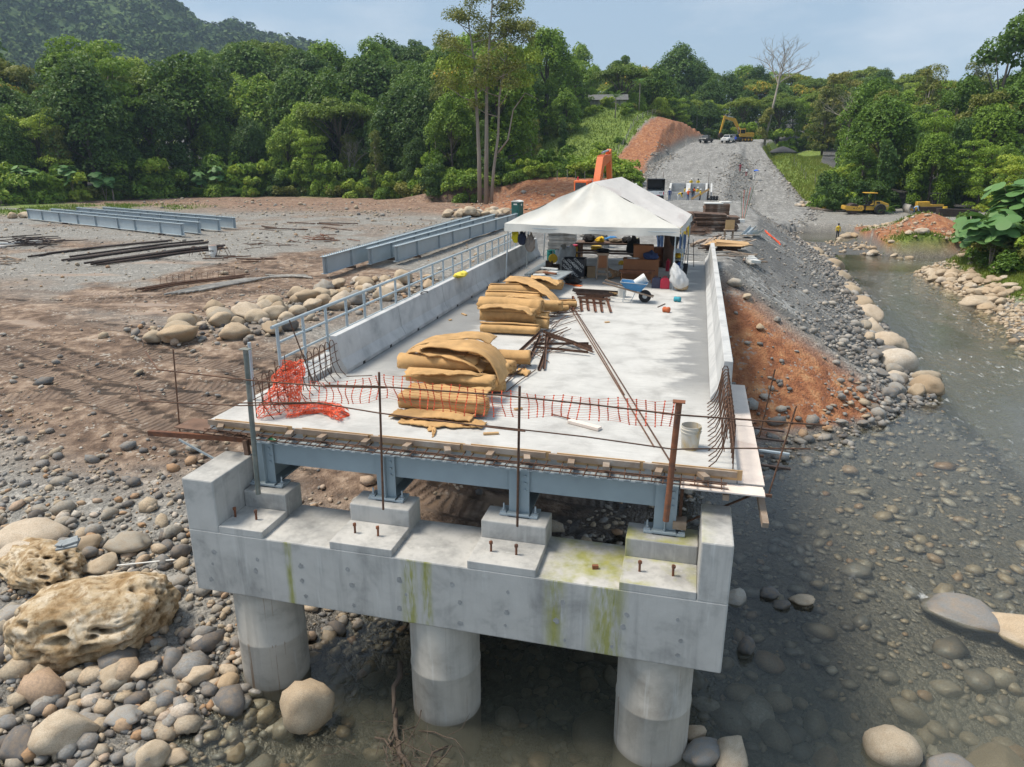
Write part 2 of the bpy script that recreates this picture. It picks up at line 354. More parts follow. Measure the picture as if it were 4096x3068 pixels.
    zh = np.minimum(cutz, np.maximum(z, rz*.55 + hill + .9*(n1-.5)))
    z = np.where((dl > 0) & (y > 122), z + np.maximum(0, zh-z)*(1-sm(26, 46, dl)), z)
    bench = -1.2 + 2.4*sm(112, 128, y) 
    mb = sm(1, 4, dl)*(1-sm(17, 23, dl))*sm(108, 116, y)*(1-sm(126, 134, y))
    z = z*(1-mb) + np.maximum(z, bench+.6*(n2-.5))*mb
    # grassy knoll right of the far track
    dk = x-xs
    kn = sm(.5, 5, dk)*(1-sm(12, 22, dk))*sm(132, 160, y)*(1-sm(190, 215, y))
    z = z + kn*(1.6+.4*n1)
    if fine: z = z + .035*(fbm(x*3, y*3, 21, 3)-.5) + np.where((y > 95) & (y < 230), .22*(fbm(x*.9, y*.35, 25, 3)-.5), 0)
    return z
def gz(x, y): return float(H(np.array([x]), np.array([y]))[0])
# tyre and crawler tracks: centre lines with a running length
TRK = [[(-30,22.5),(-22,20),(-16,17.5),(-10,14.6)],[(-31,24.3),(-23,21.8),(-15,19),(-9.5,16.2)],[(-26,17),(-20,19.5),(-14,21),(-9,20.5)],[(-9,18.5),(-5,17.2),(-1.5,17.6)],[(-10,17.0),(-6,15.7),(-2.5,15.8)],
       [(-40,30),(-33,30.5),(-27,33.5),(-22,38)],[(-40,33),(-33,33),(-27.5,36)],[(-26,41.5),(-32,44),(-40,46.5)],[(-18,25),(-12,22.5),(-8,22)],[(-22,23.5),(-17,22.6),(-12,20.2)],[(-30,27),(-24,26),(-19,23)]]
def tracks(x, y):
    m = np.zeros_like(x); s = np.zeros_like(x)
    for L in TRK:
        run = 0
        for (ax, ay), (bx, by) in zip(L[:-1], L[1:]):
            lx, ly = bx-ax, by-ay; l = math.hypot(lx, ly)
            t = ((x-ax)*lx+(y-ay)*ly)/l; p = np.abs((x-ax)*ly-(y-ay)*lx)/l
            k = (1-sm(.36, .55, p))*((t > -.2) & (t < l+.2))
            s = np.where(k > m, t+run, s); m = np.maximum(m, k); run += l
    return m, s
def axis(fine0, fine1, step, lo, hi, g):
    a = list(np.arange(fine0, fine1+1e-6, step)); s = step; p = a[0]; L = []
    while p > lo: s *= g; p -= s; L.append(p)
    s = step; q = a[-1]; Rr = []
    while q < hi: s *= g; q += s; Rr.append(q)
    return np.array(L[::-1]+a+Rr)
ax_ = axis(-32, 22, .22, -330, 260, 1.035); ay_ = axis(4.5, 46, .22, 2, 430, 1.02)
GX, GY = np.meshgrid(ax_, ay_, indexing='ij')
TM, TS = tracks(GX, GY)
GZ = H(GX, GY) - .07*TM
def np_mesh(name, V, F, mat, smooth=True, attrs=None):
    me = bpy.data.meshes.new(name); V = np.asarray(V, np.float32); F = np.asarray(F, np.int32); k = F.shape[1]
    me.vertices.add(len(V)); me.vertices.foreach_set('co', V.ravel())
    me.loops.add(F.size); me.loops.foreach_set('vertex_index', F.ravel())
    me.polygons.add(len(F)); me.polygons.foreach_set('loop_start', np.arange(0, F.size, k, dtype=np.int32))
    me.update(calc_edges=True)
    if smooth: me.shade_smooth()
    for an, (ty, arr) in (attrs or {}).items():
        a = me.attributes.new(an, ty, 'POINT')
        a.data.foreach_set('value' if ty == 'FLOAT' else 'color', np.asarray(arr, np.float32).ravel())
    for q in (mat if isinstance(mat, (list, tuple)) else [mat]): me.materials.append(q)
    return me
def grid_faces(nx, ny):
    i, j = np.meshgrid(np.arange(nx-1), np.arange(ny-1), indexing='ij'); a = (i*ny+j).ravel()
    return np.stack([a, a+ny, a+ny+1, a+1], 1)
def masks(x, y, z):
    n1 = fbm(x*.25, y*.25, 31); n2 = fbm(x*.07, y*.07, 33); n3 = fbm(x*1.1, y*1.1, 35)
    xl = ip(y, RL); xm = ip(y, RM); xs = ip(y, RS)
    left = (1-sm(-13, -9, x)*sm(22, 30, y))
    mud = left*sm(12.5, 16, y+.1*(x+12)+3*(n1-.5))*(1-sm(25, 33, y + 5*(n1-.5) + .35*(x+25)))*(1-sm(2, 5, x))
    mud = np.maximum(mud, left*(1-sm(-20,-12,x))*sm(27, 30, y)*(1-sm(52, 60, y))*sm(.52, .62, n2+.25*(n1-.5)))
    mud = np.maximum(mud, .55*left*sm(60, 66, y)*(1-sm(100, 120, y))*sm(.5, .6, n1)*(x < -12))
    red = np.where(x < -10, sm(90, 108, y+8*(n1-.5)), 0.)*(1-sm(140, 150, y))*(.25+.75*sm(-40, -26, x))
    mud = np.maximum(mud, .8*np.where(x < -10, sm(84, 100, y+8*(n1-.5)), 0.)*(1-sm(140, 150, y)))
    red = np.maximum(red, np.where((y < 31.5) & (y > 15) & (x > .6), sm(-4.55, -4.3, z)*(1-sm(7.2, 9.2, x+1.5*(n1-.5)+.5*(y-26)*.2))*(1-sm(28.5, 31, y+2.0*(n1-.5)+.35*(x-2))), 0))
    dl = xl-x
    red = np.maximum(red, sm(122, 128, y)*sm(.4, 1.6, dl)*(1-sm(7.5, 9, dl+2*(n3-.5)))*(1-sm(215, 235, y)))
    red = np.maximum(red, np.where((x > 15) & (y > 72) & (y < 96), sm(-4.2, -3.5, z)*sm(.3, .5, n3+.2), 0))
    grass = sm(128, 136, y+6*(n1-.5))
    grass = np.where((x > xl-1.0) & (x < xs+.8) & (y > 96), 0, grass)
    grass = np.where((dl > 0) & (dl < 8.5+2*(n3-.5)) & (y < 225), 0, grass)
    grass = np.maximum(grass, np.where((x > 17) & (y < 72), sm(1.2, 2.6, x-ip(y, XR)+1.2*(n1-.5)), 0))
    grass = np.maximum(grass, np.where((x > xs) & (y > 128), sm(.6, 2, x-xs+1.5*(n3-.5)), 0))
    grass = np.maximum(grass, np.where(x < -60, sm(.42, .5, n1)*sm(76, 84, y)*(1-sm(96, 106, y))*(1-sm(-82,-72,x)), 0))
    grass = np.maximum(grass, np.exp(-((x-22)/2.8)**2-((y-89)/2.)**2)*1.6*(y<100))
    grass = np.maximum(grass, np.exp(-((x-21)/2.2)**2-((y-76.5)/2.2)**2)*1.6)
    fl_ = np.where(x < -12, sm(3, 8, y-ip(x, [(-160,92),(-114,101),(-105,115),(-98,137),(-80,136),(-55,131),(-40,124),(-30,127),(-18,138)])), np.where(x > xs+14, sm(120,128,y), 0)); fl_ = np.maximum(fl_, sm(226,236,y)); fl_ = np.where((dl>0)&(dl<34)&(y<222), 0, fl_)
    grass = grass*(1-fl_)
    wet = (1-sm(WZ+.02, WZ+.22, z))
    fine = np.where((x > xl) & (y > 31) & (x < xs), .5, 0)                                  # crushed grey road metal
    dark = np.where((y < 60) & (y > 30) & (x > xm) & (x < 11), sm(.4, .6, n1+.1)*.75, 0)
    dark = np.maximum(dark, np.where((y<44)&(y>34)&(x<-8)&(x>-16), .7, 0))
    grass = grass*(1-wet)*(1-sm(.3, .0, z-WZ)) if False else grass*(1-wet)
    red = red*(1-.6*wet)
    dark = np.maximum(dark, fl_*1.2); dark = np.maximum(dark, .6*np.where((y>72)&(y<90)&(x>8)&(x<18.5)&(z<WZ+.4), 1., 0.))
    return np.clip(mud,0,1), np.clip(red,0,1), np.clip(grass,0,1), np.clip(wet,0,1), fine, dark
mu, rd, gr, we, fi, dk_ = masks(GX, GY, GZ)
PUD = np.zeros_like(GX)
for (px, py, rx, ry, ro) in ((-6.0,15.6,1.0,.4,.9),(-4.4,16.2,.8,.35,.2),(-3.7,17.4,.6,.3,0),(-28,31,2.6,.6,.3),(-32,33.4,3.2,.6,.1),(-26,29.5,1.8,.5,.6),(-40,39,4,.7,.25),(-30,26,2,.5,-.3),(-38,45,5,.6,.25)):
    qx = (GX-px)*math.cos(ro)+(GY-py)*math.sin(ro); qy = -(GX-px)*math.sin(ro)+(GY-py)*math.cos(ro); PUD = np.maximum(PUD, 1-sm(.45, 1.05, np.hypot(qx/rx, qy/ry)+.9*(fbm(GX*1.3, GY*1.3, 61)-.5)))
def ground_material():
    m, t, b, o = node_mat('ground'); g = G(t)
    co = g.n('ShaderNodeNewGeometry').outputs['Position']
    a1 = g.n('ShaderNodeAttribute', attribute_name='mask'); a2 = g.n('ShaderNodeAttribute', attribute_name='mask2')
    s1 = g.n('ShaderNodeSeparateColor', {0: a1.outputs['Color']}).outputs; s2 = g.n('ShaderNodeSeparateColor', {0: a2.outputs['Color']}).outputs
    mud, red, grass = s1[0], s1[1], s1[2]; wet = a1.outputs['Alpha']
    trk, ts, dark = s2[0], g.n('ShaderNodeAttribute', attribute_name='trackrun').outputs['Fac'], s2[2]; road = s2[1]
    big = g.noise(co, .35, 6, .6); mid = g.noise(co, 2.2, 6, .62); fin = g.noise(co, 14, 5, .65)
    v1 = g.n('ShaderNodeTexVoronoi', {'Vector': co, 'Scale': 11.0, 'Randomness': 1.0}); v2 = g.n('ShaderNodeTexVoronoi', {'Vector': co, 'Scale': 27.0}); v3 = g.n('ShaderNodeTexVoronoi', {'Vector': co, 'Scale': 4.2})
    sv = g.n('ShaderNodeSeparateColor', {0: v1.outputs['Color']}).outputs[0]; sv2 = g.n('ShaderNodeSeparateColor', {0: v2.outputs['Color']}).outputs[0]; sv3 = g.n('ShaderNodeSeparateColor', {0: v3.outputs['Color']}).outputs[0]
    grav = g.mix(.5, g.ramp(sv, [(0, (.1,.098,.095)), (.5, (.23,.22,.2)), (.85, (.36,.34,.31)), (1, (.55,.5,.43))]), g.ramp(sv2, [(0, (.09,.088,.085)), (1, (.38,.36,.325))]))
    grav = g.mix(g.ramp(big, [(.4, .0), (.62, .55)]), grav, (.2,.185,.165))
    grav = g.mix(g.ramp(g.math('MULTIPLY', sv3, mid), [(.46, 0.0), (.55, .7)]), grav, (.5,.47,.43))
    rs_ = g.noise(g.n('ShaderNodeMapping', {'Vector': co, 'Scale': (1.1, .05, 1)}).outputs[0], 1.0, 5, .65, .3)
    grav = g.mix(g.math('MULTIPLY', road, .6), grav, g.mix(fin, (.15,.15,.15), (.33,.325,.315)))
    grav = g.mix(g.math('MULTIPLY', road, g.ramp(rs_, [(.42, 0.0), (.6, .6)])), grav, (.13,.125,.12)); grav = g.mix(g.math('MULTIPLY', road, g.ramp(g.math('MULTIPLY', sv3, big), [(.36, 0.0), (.46, .6)])), grav, (.46,.45,.43))
    mudc = g.ramp(g.math('ADD', g.math('MULTIPLY', mid, .6), g.math('MULTIPLY', big, .4)), [(.36, (.055,.035,.024)), (.46, (.13,.082,.055)), (.54, (.24,.165,.115)), (.63, (.4,.3,.225))])
    mudc = g.mix(g.ramp(g.math('MULTIPLY', sv, g.noise(co, .8, 4)), [(.5, 0.0), (.56, .8)]), mudc, (.42,.38,.33))
    redc = g.ramp(g.math('ADD', g.math('MULTIPLY', mid, .6), g.math('MULTIPLY', g.noise(g.n('ShaderNodeMapping', {'Vector': co, 'Scale': (1, 1, .35)}).outputs[0], .9, 6, .65, .8), .4)), [(.34, (.12,.047,.025)), (.47, (.28,.105,.045)), (.57, (.4,.18,.08)), (.68, (.52,.33,.18))])
    redc = g.mix(g.ramp(g.math('MULTIPLY', sv, g.noise(co, .9, 4)), [(.47, 0.0), (.54, .75)]), redc, (.3,.27,.24))
    grc = g.ramp(g.noise(co, 1.1, 5, .6), [(.3, (.08,.13,.022)), (.6, (.19,.26,.045)), (.8, (.3,.32,.08))])
    cc = g.mix(mud, grav, mudc); cc = g.mix(red, cc, redc); cc = g.mix(grass, cc, grc)
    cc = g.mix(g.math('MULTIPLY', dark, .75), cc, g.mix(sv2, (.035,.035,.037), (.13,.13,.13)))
    cl = g.math('MULTIPLY', g.math('ADD', g.math('MULTIPLY', g.math('SINE', g.math('MULTIPLY', ts, 2*math.pi/.24)), .5), .5), trk)
    cc = g.mix(g.math('MULTIPLY', trk, .35), cc, (.085,.055,.04)); cc = g.mix(g.math('MULTIPLY', cl, .45), cc, (.22,.16,.12))
    cc = g.mix(g.math('MULTIPLY', wet, .75), cc, g.mix(sv, (.03,.03,.028), (.11,.095,.075)))
    pud = g.math('MULTIPLY', a2.outputs['Alpha'], g.math('SUBTRACT', 1.0, cl)); cc = g.mix(g.math('MULTIPLY', pud, .85), cc, (.34,.24,.17))
    t.links.new(cc, b.inputs['Base Color'])
    t.links.new(g.math('SUBTRACT', g.ramp(wet, [(0, .92), (1, .35)]), g.math('MULTIPLY', pud, .55)), b.inputs['Roughness'])
    hb = g.math('ADD', g.math('MULTIPLY', v1.outputs['Distance'], -.8), g.math('ADD', g.math('MULTIPLY', v2.outputs['Distance'], -.4), g.math('ADD', mid, g.math('MULTIPLY', fin, .4))))
    hb = g.math('ADD', hb, g.math('MULTIPLY', cl, 1.1))
    t.links.new(g.bump(hb, g.math('SUBTRACT', .9, g.math('MULTIPLY', pud, .8)), .05), b.inputs['Normal'])
    return m
mt['ground'] = ground_material()
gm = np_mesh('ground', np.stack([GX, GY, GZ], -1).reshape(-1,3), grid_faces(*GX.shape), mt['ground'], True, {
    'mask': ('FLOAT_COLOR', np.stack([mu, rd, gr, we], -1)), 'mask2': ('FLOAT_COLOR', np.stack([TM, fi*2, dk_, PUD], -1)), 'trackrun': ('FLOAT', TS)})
tag(link('ground', gm), kind='structure')
# ------------------------------------------------------------------ river water
def water_material():
    m, t, b, o = node_mat('river_water'); g = G(t); t.nodes.remove(b)
    co = g.n('ShaderNodeNewGeometry').outputs['Position']
    dep = g.n('ShaderNodeAttribute', attribute_name='depth').outputs['Fac']; rap = g.n('ShaderNodeAttribute', attribute_name='rapid').outputs['Fac']
    rip = g.math('ADD', g.noise(g.n('ShaderNodeMapping', {'Vector': co, 'Scale': (1.5, .8, 1), 'Rotation': (0, 0, .3)}).outputs[0], 1.6, 4, .55, .6), g.math('MULTIPLY', g.noise(co, 7, 4, .6, .4), .35))
    nb = g.bump(rip, g.math('ADD', g.math('MULTIPLY', rap, .8), .2), .09)
    gl = g.n('ShaderNodeBsdfGlossy', {'Roughness': .06, 'Normal': nb, 'Color': (1,1,1,1)})
    tr = g.n('ShaderNodeBsdfTransparent', {'Color': (.93,.94,.88,1)})
    mk = g.n('ShaderNodeBsdfDiffuse', {'Color': (.15,.15,.115,1), 'Roughness': 1.0})
    murk = g.ramp(g.math('MULTIPLY', dep, g.math('ADD', g.noise(co, .5, 4), .55)), [(.0, .02), (.45, .14), (.95, .42)])
    s1 = g.n('ShaderNodeMixShader', {0: murk, 1: tr.outputs[0], 2: mk.outputs[0]})
    fr = g.n('ShaderNodeFresnel', {'IOR': 1.34, 'Normal': nb}).outputs[0]
    s2 = g.n('ShaderNodeMixShader', {0: fr, 1: s1.outputs[0], 2: gl.outputs[0]})
    fo = g.math('MULTIPLY', g.ramp(g.noise(g.n('ShaderNodeMapping', {'Vector': co, 'Scale': (2.6, 1.1, 1), 'Rotation': (0, 0, .35)}).outputs[0], 1.3, 7, .7, .5), [(.585, 0.0), (.7, 1.0)]), rap)
    wh = g.n('ShaderNodeBsdfDiffuse', {'Color': (.78,.8,.8,1)})
    s3 = g.n('ShaderNodeMixShader', {0: fo, 1: s2.outputs[0], 2: wh.outputs[0]})
    t.links.new(s3.outputs[0], o.inputs[0]); return m
mt['water'] = water_material()
wx = np.arange(-10.5, 46, .35); wy = np.arange(2, 99, .35)
WX, WY = np.meshgrid(wx, wy, indexing='ij'); wd = np.clip(WZ - H(WX, WY), 0, 3)
rp = sm(14, 44, WY)*(1-sm(62, 66, WY))*(.25+.75*sm(.5, .62, fbm(WX*.25, WY*.12, 55)))*.75 + np.exp(-((WX-19.5)/2.2)**2-((WY-72.0)/2.)**2)*1.4 + .95*np.exp(-((WX-6.6)/1.8)**2-((WY-14.9+.1*(WX-6))/.45)**2) + .35*np.exp(-((WX-9)/3)**2-((WY-16.5)/1.5)**2) + .3*np.exp(-((WX-13.5)/3)**2-((WY-19.5)/3)**2) + .8*np.exp(-((WX-15.8)/.8)**2-((WY-50)/6.)**2)
keep = (wd > 0)
k2 = keep.copy(); k2[1:] |= keep[:-1]; k2[:-1] |= keep[1:]; k2[:,1:] |= keep[:,:-1]; k2[:,:-1] |= keep[:,1:]
WF = grid_faces(*WX.shape); kf = k2.ravel()[WF].all(1)
wv = np.stack([WX, WY, np.full_like(WX, WZ)], -1).reshape(-1,3)
us = np.unique(WF[kf]); rm = -np.ones(len(wv), int); rm[us] = np.arange(len(us))
wm = np_mesh('river_water', wv[us], rm[WF[kf]], mt['water'], True, {'depth': ('FLOAT', wd.ravel()[us]), 'rapid': ('FLOAT', np.clip(rp, 0, 1).ravel()[us])})
tag(link('river_water', wm), kind='structure')
# ------------------------------------------------------------------ far mountain
def canopy_mat(name, c1, c2, c3):
    m, t, b, o = node_mat(name); g = G(t); co = g.n('ShaderNodeNewGeometry').outputs['Position']
    rn = g.n('ShaderNodeAttribute', attribute_name='rnd').outputs['Fac']
    f = g.math('ADD', g.math('MULTIPLY', rn, .55), g.math('MULTIPLY', g.noise(co, .3, 4, .65), .45))
    t.links.new(g.ramp(f, [(.2, c1), (.5, c2), (.8, c3)]), b.inputs['Base Color']); b.inputs['Roughness'].default_value = .9; b.inputs['Specular IOR Level'].default_value = .15
    t.links.new(g.bump(g.noise(co, .8, 5, .7), .9, 1.2), b.inputs['Normal']); return m
mt['far_canopy'] = canopy_mat('far_canopy', (.04,.075,.03), (.08,.135,.04), (.14,.19,.055))
def MH(x, y):
    az = np.degrees(np.arctan2(x, y)); r = np.hypot(x, y)
    ridge = ip(az, [(-75,193),(-47.1,196),(-45.7,190),(-43.5,198),(-41.1,207),(-38.6,212),(-37.6,198),(-36.8,184),(-35.5,168),(-34.8,169),(-34,176),(-33.2,169),(-32.2,160),(-30.4,156),(-28,144),(-25,116),(-20,72),(30,50)])
    prof = sm(380, 1250, r)*(1-.2*sm(1250, 1900, r))
    g1 = fbm(x*.006, y*.006, 71)-.5; g2 = fbm(x*.02, y*.02, 73)-.5
    return 4 + (ridge-4)*prof*(1+.28*g1*(1-sm(1100,1250,r))) + 16*g2*prof
ma = np.radians(np.linspace(-66, 8, 230)); mr = np.linspace(330, 1700, 130)
MA, MR = np.meshgrid(ma, mr, indexing='ij'); MX = MR*np.sin(MA); MY = MR*np.cos(MA); MZ = MH(MX, MY)
mm = np_mesh('mountain', np.stack([MX, MY, MZ], -1).reshape(-1,3), grid_faces(*MX.shape), mt['far_canopy'], True, {'rnd': ('FLOAT', fbm(MX*.05, MY*.05, 5).ravel())})
tag(link('hills', mm), kind='structure')
# ------------------------------------------------------------------ stones
def ico(sub):
    bm = bmesh.new(); bmesh.ops.create_icosphere(bm, subdivisions=sub, radius=1); bm.verts.ensure_lookup_table()
    V = np.array([v.co[:] for v in bm.verts]); F = np.array([[v.index for v in f.verts] for f in bm.faces]); bm.free(); return V, F
def rock_verts(sub, seed, rough=.22, facet=.0):
    V, F = ico(sub); out = []
    r_ = random.Random(seed); pl = [Vector((r_.gauss(0,1), r_.gauss(0,1), r_.gauss(0,1))).normalized() for _ in range(7)]
    for v in V:
        p = Vector(v); k = 1 + rough*mn.noise(p*1.1+Vector((seed*3.1, 0, 0))) + rough*.45*mn.noise(p*2.6+Vector((0, seed*2.3, 0))) + rough*.12*mn.noise(p*6+Vector((seed, 0, 0)))
        q = p*k
        for n_ in pl:
            dd = q.dot(n_)
            if dd > .72: q = q - n_*(dd-.72)*facet
        out.append(q[:])
    return np.array(out), F
RV = {s: [rock_verts(s, 10*s+i, (.34,.26,.2)[i % 3], (.9,.35,1.0,.0)[i % 4]) for i in range(8)] for s in (1, 2, 3)}
STONE = [(0,(.09,.092,.1)),(.18,(.17,.175,.18)),(.36,(.27,.275,.275)),(.52,(.36,.335,.29)),(.66,(.46,.37,.26)),(.78,(.52,.42,.31)),(.88,(.42,.23,.11)),(1,(.6,.56,.5))]
TAN = [(0,(.4,.3,.2)),(.3,(.52,.42,.3)),(.55,(.6,.5,.38)),(.8,(.5,.36,.22)),(1,(.66,.6,.52))]
GREY = [(0,(.1,.105,.11)),(.4,(.2,.205,.21)),(.75,(.3,.305,.3)),(.92,(.42,.41,.39)),(1,(.5,.45,.38))]
def stone_mat(name, ramp, obj=False, wet=0, k=1.0):
    m, t, b, o = node_mat(name); g = G(t)
    tcn = g.n('ShaderNodeTexCoord').outputs['Object']
    co = g.n('ShaderNodeNewGeometry').outputs['Position'] if not obj else tcn
    rn = g.n('ShaderNodeObjectInfo').outputs['Random'] if obj else g.n('ShaderNodeAttribute', attribute_name='rnd').outputs['Fac']
    cc = g.ramp(rn, [(p, sc3(c, k)) for p, c in ramp], 'CONSTANT' if False else 'LINEAR')
    cc = g.mix(g.ramp(g.noise(co, 2.3 if obj else 5, 6, .65, .4), [(.38, 0.0), (.68, .5)]), cc, (.36*k,.25*k,.15*k))
    cc = g.mix(g.ramp(g.noise(co, 26, 4, .6), [(.35, .35), (.6, 0.0)]), cc, (.1,.09,.08))
    if wet:
        z = g.n('ShaderNodeSeparateXYZ', {0: g.n('ShaderNodeNewGeometry').outputs['Position']}).outputs[2]
        wm_ = g.ramp(g.math('ADD', g.math('MULTIPLY', g.math('SUBTRACT', WZ+.06, z), 12), .5), [(0, 0.0), (1, 1.0)])
        cc = g.mix(g.math('MULTIPLY', wm_, .3), cc, (.06,.05,.035))
        t.links.new(g.ramp(wm_, [(0, .85), (1, .4)]), b.inputs['Roughness'])
    else: b.inputs['Roughness'].default_value = .85
    t.links.new(cc, b.inputs['Base Color'])
    t.links.new(g.bump(g.noise(co, 18, 6, .65), .35, .03), b.inputs['Normal']); return m
mt['stone'] = stone_mat('river_stone', STONE, wet=1); mt['stone_o'] = stone_mat('boulder', STONE, obj=True, wet=1)
mt['tan'] = stone_mat('tan_stone', TAN); mt['tan_o'] = stone_mat('tan_boulder', TAN, obj=True, wet=1)
mt['greyst'] = stone_mat('grey_stone', GREY, wet=1); mt['grey_o'] = stone_mat('grey_boulder', GREY, obj=True, wet=1)
fw_ = np.array([-math.sin(R(YAW))*math.cos(R(PITCH)), math.cos(R(YAW))*math.cos(R(PITCH)), -math.sin(R(PITCH))]); rt_ = np.array([math.cos(R(YAW)), math.sin(R(YAW)), 0]); up_ = np.cross(rt_, fw_)
def inview(x, y, z, mg=.12):
    q = np.stack([x-CAM[0], y-CAM[1], z-CAM[2]], -1); d = q@fw_; dd = np.maximum(d, .01)
    return (d > .5) & (np.abs(q@rt_/dd) < .7217+mg) & (np.abs(q@up_/dd) < .5407+mg)
def stones(name, X, Y, S, mat, label, sub=1, flat=(.45,.75), sink=.25, zoff=None, bias=None):
    X = np.asarray(X); Y = np.asarray(Y); S = np.asarray(S)
    Z = H(X, Y) if zoff is None else zoff
    k = inview(X, Y, Z); X, Y, S, Z = X[k], Y[k], S[k], Z[k]
    n = len(X); vi = nr.integers(0, 8, n); VV = []; FF = []; AA = []; off = 0
    for q in range(8):
        ii = np.where(vi == q)[0]; V, F = RV[sub][q]; c = len(ii)
        if not c: continue
        a = nr.uniform(0, 2*np.pi, c); sx = S[ii]*nr.uniform(.8, 1.25, c); sy = S[ii]*nr.uniform(.6, .95, c); sz = S[ii]*nr.uniform(*flat, c)
        P = V[None]*np.stack([sx, sy, sz], -1)[:,None,:]
        tl = nr.normal(0, .25, c); ct, st = np.cos(tl)[:,None], np.sin(tl)[:,None]
        px, pz = P[...,0]*ct-P[...,2]*st, P[...,0]*st+P[...,2]*ct
        ca, sa = np.cos(a)[:,None], np.sin(a)[:,None]
        px, py = px*ca-P[...,1]*sa, px*sa+P[...,1]*ca
        W = np.stack([px+X[ii][:,None], py+Y[ii][:,None], pz+(Z[ii]+sz*(1-2*sink))[:,None]], -1)
        VV.append(W.reshape(-1,3)); nv = len(V)
        FF.append((F[None]+(off+np.arange(c)*nv)[:,None,None]).reshape(-1,3)); off += c*nv
        rv = nr.uniform(0, 1, c) if bias is None else np.clip(nr.normal(bias, .22, c), 0, 1)
        AA.append(np.repeat(rv, nv))
    me = np_mesh(name, np.concatenate(VV), np.concatenate(FF), mat, True, {'rnd': ('FLOAT', np.concatenate(AA))})
    return tag(link(name, me), label, name.replace('_', ' '), kind='stuff')
def logn(n, med, sg, lo, hi): return np.clip(np.exp(nr.normal(math.log(med), sg, n)), lo, hi)
# cobble bank on the left
n = 16000; x = nr.uniform(-27, -2.5, n); y = nr.uniform(6.2, 22, n); dn = (1-sm(11.5, 16.5, y+.22*(x+12)+5*(fbm(x*.3, y*.3, 41)-.5)))
k = (nr.uniform(0, 1, n) < dn*.85+.05) & (x < ip(y, XS)+1.5); x, y = x[k], y[k]
stones('cobbles', x, y, logn(len(x), .05, .65, .022, .3)*(1+.5*(1-sm(8,13,y))), mt['stone'], 'mixed grey and tan river cobbles covering the left bank', 1)
n = 520; x = nr.uniform(-20, -7, n); y = nr.uniform(6, 13, n); k = x < ip(y, XS)+.8
stones('large_cobbles', x[k], y[k], logn(k.sum(), .12, .4, .07, .28), mt['stone'], 'larger loose rounded cobbles among the left bank shingle', 2)
# river bed
n = 9000; x = nr.uniform(-9, 17.5, n); y = 5.2+nr.uniform(0, 1, n)**1.3*26; d = np.minimum(x-ip(y, XS), ip(y, XR)-x); k = d > -.6; x, y = x[k], y[k]
stones('river_bed_stones', x, y, logn(len(x), .095, .55, .04, .4), mt['stone'], 'rounded stones lying on the river bed under clear water', 1, flat=(.25,.42), bias=.55)
n = 420; x = nr.uniform(-9, 13, n); y = nr.uniform(5.4, 13, n); k = x > ip(y, XS)+.2
stones('river_bed_cobbles', x[k], y[k], logn(k.sum(), .2, .4, .12, .42), mt['stone'], 'big tan and grey stones on the river bed by the columns', 2, flat=(.35,.6), sink=.35, bias=.6)
# right bank of the approach: scree of grey stones, coarser towards the water
n = 15000; y = 23+nr.uniform(0, 1, n)**1.5*62; xm = ip(y, RM); tt = nr.uniform(0, 1, n); x = np.where(y > 30, xm+.3+tt*8.5, 1.2+tt*9); zz = H(x, y); 
low = sm(-1.2, -3.9, zz) if False else 1-sm(-4.2, -.8, zz); k = (zz > WZ-.15) & (nr.uniform(0, 1, n) < .4+.6*low) & ((y > 29.5) | (nr.uniform(0, 1, n) < .12+.85*sm(5.6, 7.4, x))); x, y, low = x[k], y[k], low[k]
stones('bank_stones', x, y, logn(len(x), .05, .65, .02, .26)*(.55+.85*low), mt['greyst'], 'grey rubble stones covering the slope beside the bridge approach', 1)
n = 3200; y = 96+nr.uniform(0,1,n)*70; x = np.where(nr.uniform(0,1,n) < .45, ip(y, RL)+nr.normal(.3, 1.1, n), np.where(nr.uniform(0,1,n) < .7, ip(y, RM)+nr.normal(1.0, 1.7, n), ip(y, RS)+nr.normal(0, .7, n)))
stones('road_rubble', x, y, logn(n, .12, .5, .05, .45), mt['greyst'], 'broken grey rock lining the shoulders of the far road', 1, bias=.7)
# gravel scatter over the yard and the far banks
n = 9000; x = nr.uniform(-95, -9, n); y = 22+nr.uniform(0, 1, n)**1.3*95; k = fbm(x*.15, y*.15, 44) > .44; x, y = x[k], y[k]
stones('yard_gravel', x, y, logn(len(x), .045, .55, .02, .25)*(.6+y/70), mt['stone'], 'loose pale stones scattered over the gravel yard', 1, bias=.6)
n = 2600; x = nr.uniform(14, 29, n); y = nr.uniform(60, 98, n); zz = H(x, y); k = (zz > WZ) & (fbm(x*.35, y*.35, 46) > .44)
stones('mound_stones', x[k], y[k], logn(k.sum(), .13, .5, .06, .5), mt['tan'], 'pale stones mixed into the red spoil mound by the ford', 1)
n = 1500; y = nr.uniform(38, 66, n); x = ip(y, XR)+nr.normal(.5, .8, n)
stones('shore_stones', x, y, logn(n, .11, .5, .05, .3), mt['tan'], 'small pale stones along the far right river shore', 1)
# ---- single boulders, each a thing of its own
ROCKM = []
def rock_mesh(sub, i, mat):
    V, F = RV[sub][i]; return np_mesh('boulder', V, F, mat, True)
RK = {(mk, i): rock_mesh(3, i, mt[mk]) for mk in ('stone_o', 'tan_o', 'grey_o') for i in range(8)}
def boulder(x, y, s, mk='stone_o', i=0, flat=.7, rz=0, label=None, group=None, z=None, sink=.22, name='boulder', sx=1.15, sy=.85, tilt=0):
    zz = (gz(x, y) if z is None else z) + s*flat*(1-2*sink)
    o = link(name, RK[(mk, i % 8)], None, (x, y, zz), (tilt, tilt*.5, rz), (s*sx, s*sy, s*flat)); return tag(o, label, 'boulder', group)
